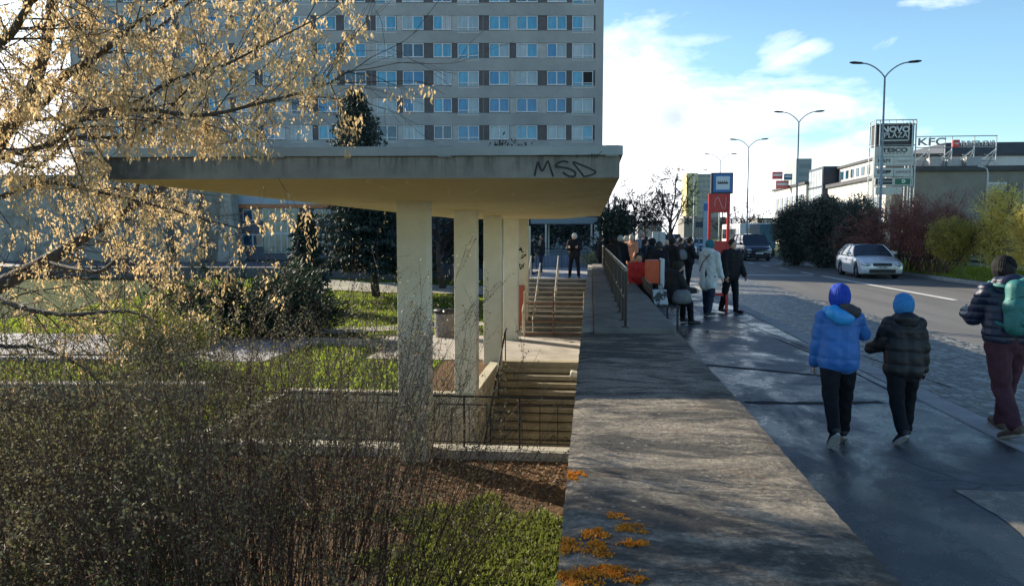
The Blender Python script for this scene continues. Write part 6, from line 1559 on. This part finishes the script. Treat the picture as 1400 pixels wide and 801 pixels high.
# slender young shoots beside the first column
t = thing('sapling', 'slender young shoots with fresh buds standing close beside the first column', 'plant', (-2.0, 7.0, ZP)); tw = Twigs(); tips = []
for i in range(15): grow(tw, Vector((-2.85+rnd.uniform(-.45, .40), 7.0+rnd.uniform(-.4, .4), ZP)), Vector((rnd.gauss(.08, .12), 0, 1)), rnd.uniform(.9, 1.55), .006, 1, tips, .35, 7, -.2, .06, 7, .26, .0014, .35)
tw.build('stems', M_twigd, t); T = np.array(tips); quads('foliage', leafquads(T[:, :3], T[:, 3:], .026, .013, .5, .05), 4, bud, t)

# ---- leaf-volume crowns
def cloud(n, lobes, shell=.55):
    """points spread through the outer volume of several lobes"""
    out = []; w_ = np.array([l[3]*l[4]*l[5] for l in lobes]); w_ = w_/w_.sum()
    for l, c in zip(lobes, np.random.multinomial(n, w_)):
        v = np.random.normal(0, 1, (c, 3)); v /= np.linalg.norm(v, axis=1, keepdims=True); rr = (shell+(1-shell)*np.random.rand(c, 1))**.7
        out.append(np.array(l[:3])+v*rr*np.array(l[3:6]))
    return np.concatenate(out, 0)
def clumped(pts, k, s, rad):
    idx = np.random.randint(0, len(pts), k); base_ = pts[idx]; q = np.repeat(base_, s, 0)+np.random.normal(0, rad, (k*s, 3)); return q
def lobes_for(c, rx, ry, rz, n, f=.5):
    L = []
    for _ in range(n):
        v = rv(); v.normalize(); k = rnd.uniform(.35, .75); s_ = f*rnd.uniform(.7, 1.25)
        L.append((c[0]+v.x*rx*k, c[1]+v.y*ry*k, c[2]+v.z*rz*k, rx*s_, ry*s_, rz*s_))
    return L
# juniper
jb = Vector((P(338, 440, 27.5).x, 27.5, ZP)); t = thing('juniper', 'broad dark green spreading juniper on the lawn left of the columns', 'shrub', jb)
sp, dr = [], []; tw = Twigs()
for i in range(330):
    a = rnd.uniform(0, 2*math.pi); el = abs(rnd.gauss(.42, .26)); L = rnd.uniform(1.2, 3.0)*(1-.25*abs(math.sin(a))); el = min(el, 1.25)
    d = Vector((math.cos(a)*math.cos(el), math.sin(a)*math.cos(el)*.75, math.sin(el)*.85)); p = jb.copy(); r_o = rnd.uniform(.1, 1.9); a2 = a+rnd.gauss(0, .5); p += Vector((math.cos(a2)*r_o, math.sin(a2)*r_o*.7, .2+.75*rnd.random()*(2-r_o))); n_ = 10; q = p.copy()
    for k in range(n_):
        q2 = q+(d+Vector((0, 0, .10-.022*k)))*(L/n_); tw.seg(q, q2, .02*(1-k/n_)+.004, .02*(1-(k+1)/n_)+.004); q = q2
        if k > 2:
            for _ in range(10): s_ = rv(.13); sp.append((q.x+s_.x, q.y+s_.y, q.z+s_.z*.5)); dd = d+rv(.35)+Vector((.15, 0, .25)); dr.append(tuple(dd))
tw.build('branches', M_twigd, t)
jm = leafmat('juniper_green', (.012, .028, .020), (.050, .085, .050), .12, 1.2, .6, (.06, .1, .03))
sp, dr = np.array(sp), np.array(dr); sp = np.repeat(sp, 2, 0)+np.random.normal(0, .05, (len(sp)*2, 3)); dr = np.repeat(dr, 2, 0)
quads('foliage', leafquads(sp, dr, .26, .045, .25, .03), 4, jm, t)
# yellow-green shrub in front of it
yb = Vector((P(222, 450, 20).x, 20, ZP)); t = thing('leafy_shrub', 'yellow-green leafy shrub growing in front of the juniper on its left', 'shrub', yb); tw = Twigs(); tips = []
for i in range(80): grow(tw, yb+Vector((rnd.uniform(-.9, .9), rnd.uniform(-.6, .6), 0)), Vector((rnd.gauss(0, .35), rnd.gauss(0, .25), 1)), rnd.uniform(.9, 1.8), .014, 1, tips, .5, 6, 0, .09, 6, .4, .003, .2)
tw.build('stems', M_twig, t); T = np.array(tips); T = T[np.random.randint(0, len(T), 9000)]
quads('leaves', leafquads(T[:, :3]+np.random.normal(0, .07, (9000, 3)), T[:, 3:], .085, .05, .8, .05), 4, leafmat('yellow_green_leaf', (.07, .095, .02), (.26, .26, .06), .4, 1.5, .5, (.4, .42, .06)), t)

# spruces
sprm = leafmat('spruce_needle', (.010, .022, .020), (.040, .068, .060), .08, .8, .65, (.05, .08, .04))
def spruce(label, base, H, rad, tip, nb, seedn, lean=Vector((0, 0, 0)), bare=.15, trunk_r=.2):
    global rnd; rnd = random.Random(seedn); t = thing('spruce_tree', label, 'tree', base); b = MB(); top = base+Vector((0, 0, H))+lean
    b.tube([base+Vector((-lean.x*.0, 0, -.2)), base+lean*.35+Vector((0, 0, H*.3)), base+lean*.8+Vector((0, 0, H*.7)), top], [trunk_r, trunk_r*.75, trunk_r*.35, .02], 8); b.build('trunk', M_bark, t, world=True, smooth=True)
    tw = Twigs(); sp, dr = [], []
    for i in range(nb):
        u = bare+(1-bare)*(i/nb)**.9; z_ = u*H; a = i*2.399+rnd.uniform(-.3, .3); L = rad*(1-u)**.88*rnd.uniform(.7, 1.12)+.14
        c0 = base+lean*(u*1.1 if u < .9 else u)+Vector((0, 0, z_)); d = Vector((math.cos(a), math.sin(a), -.18+.5*u)); n_ = max(4, int(L*3.2)); q = c0
        for k in range(n_):
            dd = d+Vector((0, 0, .28*(k/n_)**2-.12)); q2 = q+dd*(L/n_); tw.seg(q, q2, .03*(1-k/n_)*(1-u*.6)+.006, .03*(1-(k+1)/n_)*(1-u*.6)+.005); q = q2
            w_ = L*.33*(1-k/n_)+.12
            for s in (-1, 1):
                side = Vector((-math.sin(a), math.cos(a), 0))*s
                m_ = max(2, int(w_*7))
                for j in range(m_):
                    pp = q+side*w_*(j+.5)/m_+d*.18*(j/m_)+Vector((0, 0, -.10*(j/m_)))+rv(.03); sp.append(tuple(pp)); dr.append(tuple(side*.6+d*.7+Vector((0, 0, -.35))))
                    sp.append(tuple(pp)); dr.append(tuple(side*.2+d*.4+Vector((0, 0, -.9))))
    tw.build('branches', M_twigd, t); sp, dr = np.array(sp), np.array(dr); sp = np.repeat(sp, 2, 0)+np.random.normal(0, .04, (2*len(sp), 3)); dr = np.repeat(dr, 2, 0)
    us_ = np.clip((sp[:, 2:3]-base.z)/H, 0, 1); quads('needles', leafquads(sp, dr, .29*(1-.38*us_**2), .10*(1-.2*us_**2), .35, .03), 4, sprm, t); return t
sb = P(515, 408, 42); sb.z = zg(sb.x, sb.y); tp_ = P(485, 124, 42); 
spruce('tall blue-green spruce with a leaning bare trunk on the lawn, its tip above the canopy', sb, tp_.z-sb.z, 4.4, None, 230, 3, Vector((tp_.x-sb.x, 0, 0)), .17, .26)
s2 = Vector((P(417, 400, 36).x, 36, 0)); s2.z = zg(s2.x, s2.y); spruce('small dense conical spruce directly right of the glass entrance', s2, P(417, 292, 36).z-s2.z, 1.25, None, 90, 4, Vector((.1, 0, 0)), .04, .1)
s3 = Vector((P(560, 400, 50).x, 50, 0)); s3.z = zg(s3.x, s3.y); spruce('dark spruce partly hidden behind the first column', s3, 6.5, 2.6, None, 90, 5, Vector((.1, 0, 0)), .12, .15)
rnd = random.Random(21)
# bare trees
def bare_tree(name, label, base, H, r, m=M_twigd, lvl=3, spread=.5, kids=5, seedn=1, group=None, wide=1.0, mr=.008):
    global rnd; rnd = random.Random(seedn); t = thing(name, label, 'tree', base, 0, group); b = MB(); top = base+Vector((rnd.uniform(-.3, .3), 0, H*.45))
    b.tube([base+Vector((0, 0, -.1)), base.lerp(top, .5)+Vector((rnd.uniform(-.1, .1), 0, 0)), top], [r, r*.8, r*.62], 8); b.build('trunk', M_bark if m is M_twigd else m, t, world=True, smooth=True)
    tw = Twigs(); tips = []
    for i in range(7):
        a = i*2.4+rnd.random(); q = base.lerp(top, .55+.45*(i/6)); grow(tw, q, Vector((math.cos(a)*.75*wide, math.sin(a)*.75*wide, 1.0)), H*.42*rnd.uniform(.8, 1.15), r*.45, lvl-1, tips, spread, kids, -.05, .12, 5, .58, mr, .25)
    grow(tw, top, Vector((0, 0, 1)), H*.5, r*.55, lvl-1, tips, spread, kids, 0, .1, 5, .58, mr, .25)
    tw.build('crown', m, t); return t
bs_ = Vector((P(606, 420, 46).x, 46, 0)); bs_.z = zg(bs_.x, 46); bare_tree('bare_tree', 'dark bare tree seen in the gap between the first and second column', bs_, 6.5, .24, M_twigd, 4, .55, 5, 31, None, 1.2, .012)
xs_far = [(836, 262, 62, 'bare street tree nearest the canopy corner left of the street'), (852, 270, 70, 'second bare street tree behind the orange coat'), (868, 258, 78, 'bare street tree in the middle of the row left of the street'), (884, 262, 92, 'thin bare street tree just left of the tallest one')]
for i, (px, yt, Yt, lab) in enumerate(xs_far):
    q = P(px, yt, Yt); bare_tree('bare_tree', lab, Vector((q.x, Yt, 0)), q.z*1.08, .16, M_twigd, 4, .5, 5, 40+i, 'bare street trees left of the road', 1.25, .02)
q = P(918, 226, 47); bare_tree('bare_tree', 'tallest bare street tree behind the waiting people', Vector((q.x, 47, 0)), q.z, .14, M_twigd, 4, .5, 5, 50, 'bare street trees left of the road', 1.2, .014)
for i, (px, yt, Yt, lab) in enumerate(((1008, 282, 130, 'distant bare tree right of the bus stop post'), (1040, 283, 150, 'distant bare tree between the van and the shopping centre'), (985, 286, 160, 'distant bare tree behind the bus stop post'), (1024, 286, 110, 'distant small bare tree behind the third lamp'), (896, 284, 140, 'faint distant bare tree behind the street tree row'), (828, 285, 52, 'dense dark bare tree at the canopy corner'))):
    q = P(px, yt, Yt); bare_tree('bare_tree', lab, Vector((q.x, Yt, 0)), q.z, .2, M_twigd, 4, .6, 4, 60+i, 'distant bare trees', 1.4, .03)
# dark evergreen mass behind the columns, and hedge far left
def bush(name, label, c, rx, ry, rz, nl, n, L, W, leaf_m, seedn, twm=M_twigd, jitter=.9, clump=None, cat='shrub', stems=14, up_bias=.4, f=.5):
    global rnd; rnd = random.Random(seedn); np.random.seed(seedn); base_ = Vector((c[0], c[1], c[2]-rz)); t = thing(name, label, cat, base_)
    lb_ = lobes_for(c, rx, ry, rz, nl, f); pts = cloud(n//4, lb_, .35); pts = clumped(pts, n//8, 8, clump or rx*.07); pts = pts[pts[:, 2] > c[2]-rz*1.02]
    d = pts-np.array(c); d[:, 2] += rz*up_bias
    tw = Twigs(); tips = []
    for l in lb_:
        e = Vector(l[:3]); m_ = base_.lerp(e, .5)+rv(rx*.08); tw.seg(base_+rv(.1)*Vector((1, 1, 0)), m_, .05, .035); tw.seg(m_, e, .035, .02)
        for _ in range(stems//3+1): grow(tw, e, e-base_+rv(rz), max(l[3:6])*1.05, .012, 1, tips, .5, 4, 0, .12, 5, .5, .006, .2)
    tw.build('branches', twm, t); quads('foliage', leafquads(pts, d, L, W, jitter, .05), 4, leaf_m, t); return t
dkev = leafmat('dark_evergreen', (.010, .020, .014), (.045, .062, .045), .1, .9, .4, (.05, .07, .02))
for i, (px, Yt, w_, h_, lab) in enumerate(((668, 52, 3.0, 3.6, 'dark evergreen tree filling the gap between the second and third column'), (700, 58, 3.2, 4.2, 'dark evergreen tree behind the third and fourth column'), (640, 60, 3, 3, 'dark evergreen bush low behind the second column'))):
    q = P(px, 320, Yt); bush('evergreen_tree', lab, (q.x, Yt, zg(q.x, Yt)+h_), w_*1.1, 2.5, h_, 10, 9000, .28, .14, dkev, 70+i, cat='tree')
for i, (px, Yt, w_, h_, lab) in enumerate(((752, 66, 2.4, 2.6, 'dark evergreen tree seen through the shelter frame on its left'), (785, 70, 3.0, 2.4, 'dark evergreen tree in the middle of the shelter frame'), (826, 44, 1.3, 1.7, 'dark evergreen bush right of the shelter under the canopy corner'))):
    q = P(px, 320, Yt); bush('evergreen_tree', lab, (q.x, Yt, h_), w_, 2, h_, 8, 5000, .22, .11, dkev, 80+i, cat='tree')
q = P(807, 350, 40); bush('dry_bush', 'pale dry grass clump at the head of the parapet', (q.x, 41.5, .45), .7, .5, .5, 6, 1600, .22, .02, leafmat('dry_grass', (.30, .27, .14), (.5, .46, .26), .3, 3, .8, (.5, .45, .2)), 86, jitter=.6)
# shrubs on the median across the road
def mb_(px0, px1, ytop, Y): a, c = P(px0, ytop, Y), P(px1, ytop, Y); return (a.x+c.x)/2, (c.x-a.x)/2*.86, a.z*.88
mtwig = pm('mid_twig', (.06, .045, .04), (.13, .10, .085), 9, .8, wpos=True)
for i, (p0, p1, yt, Y_, lab) in enumerate(((1062, 1118, 262, 49, 'dark glossy evergreen shrub at the left end of the median planting'), (1104, 1164, 255, 46, 'dark glossy evergreen shrub in the middle of the dark group'), (1148, 1206, 260, 43, 'dark glossy evergreen shrub next to the reddish bare ones'))):
    cx_, hw_, zt_ = mb_(p0, p1, yt, Y_); bush('evergreen_shrub', lab, (cx_, Y_, zt_/2), hw_*1.35, 1.8, zt_/2*1.02, 26, 46000, .13, .06, leafmat('glossy_evergreen', (.022, .030, .022), (.15, .16, .13), .12, 1.3, .35, (.05, .07, .03)), 90+i, f=.55)
redl = leafmat('reddish_bud', (.14, .045, .035), (.38, .15, .115), .3, 1.4, .7, (.4, .18, .12))
for i, (p0, p1, yt, Y_, lab) in enumerate(((1222, 1266, 248, 39, 'large reddish-brown bare shrub right of the dark evergreens'), (1256, 1306, 252, 37, 'reddish-brown bare shrub leaning against the yellow one'))):
    cx_, hw_, zt_ = mb_(p0, p1, yt, Y_); global_seed = 95+i; rnd = random.Random(global_seed)
    t = thing('bare_shrub', lab, 'shrub', (cx_, Y_, 0)); tw = Twigs(); tips = []
    for k in range(46): a = rnd.uniform(0, 6.28); grow(tw, Vector((cx_+math.cos(a)*.5, Y_+math.sin(a)*.4, 0)), Vector((math.cos(a)*.38, math.sin(a)*.3, 1.0)), zt_*rnd.uniform(.6, .88), .026, 2, tips, .38, 6, .3, .13, 6, .5, .006, .2)
    tw.build('branches', M_redtwig, t); T = np.array(tips); T = T[np.random.randint(0, len(T), 20000)]; quads('buds', leafquads(T[:, :3]+np.random.normal(0, .09, (20000, 3)), T[:, 3:], .09, .03, .7, 0), 4, redl, t)
yel = leafmat('yellow_blossom', (.60, .48, .10), (.95, .84, .34), .6, 1.5, .6, (.7, .58, .1)); olv = leafmat('olive_leaf', (.26, .22, .04), (.60, .50, .14), .5, 1.5, .6, (.4, .36, .08))
for i, (p0, p1, yt, Y_, lm, lab) in enumerate(((1268, 1350, 280, 33, olv, 'olive-yellow shrub in front of the reddish ones'), (1322, 1420, 240, 32, yel, 'tall bright yellow-flowering shrub at the right edge above the walking adult'), (1385, 1450, 262, 29, yel, 'second yellow shrub cut by the right edge'))):
    cx_, hw_, zt_ = mb_(p0, p1, yt, Y_); bush('flowering_shrub', lab, (cx_, Y_, zt_/2+.35), hw_, 1.4, zt_/2-.25, 14, 16000, .085, .04, lm, 100+i, mtwig, f=.5, stems=20)
for i, (px, Y_, s_) in enumerate(((1090, 56, 1.2), (1180, 50, 1.1))):
    pass
# wooden fence glimpsed beneath the shrubs
fr = thing('fence', 'low dark wooden fence glimpsed beneath the shrubs on the median', 'fence', (17, 36, 0)); 
b = MB(); 
for z_ in (.35, .75): b.bb(20.2, 20.26, 26, 56, z_, z_+.12)
b.build('rails', M_twigd, fr, world=True); 
for k in range(11): b = MB(); b.bb(20.18, 20.3, 26+3*k, 26.12+3*k, 0, 1.0); b.build('post', M_twigd, fr, world=True)

# ---- turf blades
np.random.seed(9)
def blades(name, n, x0, x1, y0, y1, L, W, m, zo=0.0, skip=None, clover=False):
    pts = np.stack([np.random.uniform(x0, x1, n), np.random.uniform(y0, y1, n)], 1)
    if skip is not None: pts = pts[skip(pts)]
    pts = np.array([(x, y, zg(x, y)+zo) for x, y in pts]); d = np.tile([0, 0, 1.0], (len(pts), 1))
    o = quads(name, leafquads(pts, d, L, W, .45 if not clover else .9, .08), 4, m); tag(o, None, None, None, 'stuff'); c = pts.mean(0); origin_to(o, tuple(c)); return o
gm1 = leafmat('grass_blade', (.07, .085, .02), (.20, .22, .06), .4, 3.0, .5, (.3, .36, .06))
edge = lambda p: (p[:, 0] > -2.45+.3*np.sin(p[:, 1]*5)) & (p[:, 1] < 10.35+.35*np.sin(p[:, 0]*3.1)+.25*np.sin(p[:, 0]*7.7)) & (np.random.rand(len(p)) < 1.25-.5*np.maximum(0, p[:, 1]-9.3))
blades('grass', 30000, -5.5, -.16, 7.2, 10.9, .085, .022, gm1, skip=edge)
clov = leafmat('weed_leaf', (.05, .075, .02), (.19, .215, .06), .3, 3, .5, (.26, .33, .06))
blades('grass', 12000, -5.5, -.16, 7.2, 10.7, .06, .05, clov, .03, skip=edge, clover=True)
def notpaved(p):
    return ~(((p[:, 1] > 21.3) & (p[:, 1] < 27) & (p[:, 0] < -9.4)) | ((p[:, 0] > -7.3) & (p[:, 1] > 12.3) & (p[:, 1] < 17.8)) | ((p[:, 0] > -7.0) & (p[:, 1] > 22.4) & (p[:, 1] < 28.3)) | ((p[:, 0] > -4.4) & (p[:, 1] > 17) & (p[:, 1] < 22.5)) | ((p[:, 0] > -11.6) & (p[:, 1] > 25.1) & (p[:, 1] < 27.7)) | ((p[:, 0] > -4.2) & (p[:, 1] > 27.9)))
gm2 = leafmat('lawn_blade', (.08, .13, .015), (.24, .30, .05), .5, .35, .5, (.45, .55, .05))
blades('grass', 80000, -26, -3.6, 13, 50, .13, .045, gm2, skip=notpaved)
gm3 = leafmat('median_blade', (.08, .12, .015), (.28, .31, .05), .5, .5, .5, (.5, .55, .05))
n = 26000; pts = np.stack([np.random.uniform(RX+.25, 21, n), np.random.uniform(20, 60, n), np.full(n, .03)], 1)
o = quads('grass', leafquads(pts, np.tile([0, 0, 1.0], (n, 1)), .13, .04, .45, .08), 4, gm3); tag(o, None, None, None, 'stuff'); origin_to(o, (17, 40, 0))
print('FACES', sum(len(o.data.polygons) for o in S.objects if o.type == 'MESH'), 'OBJ', len(S.objects))
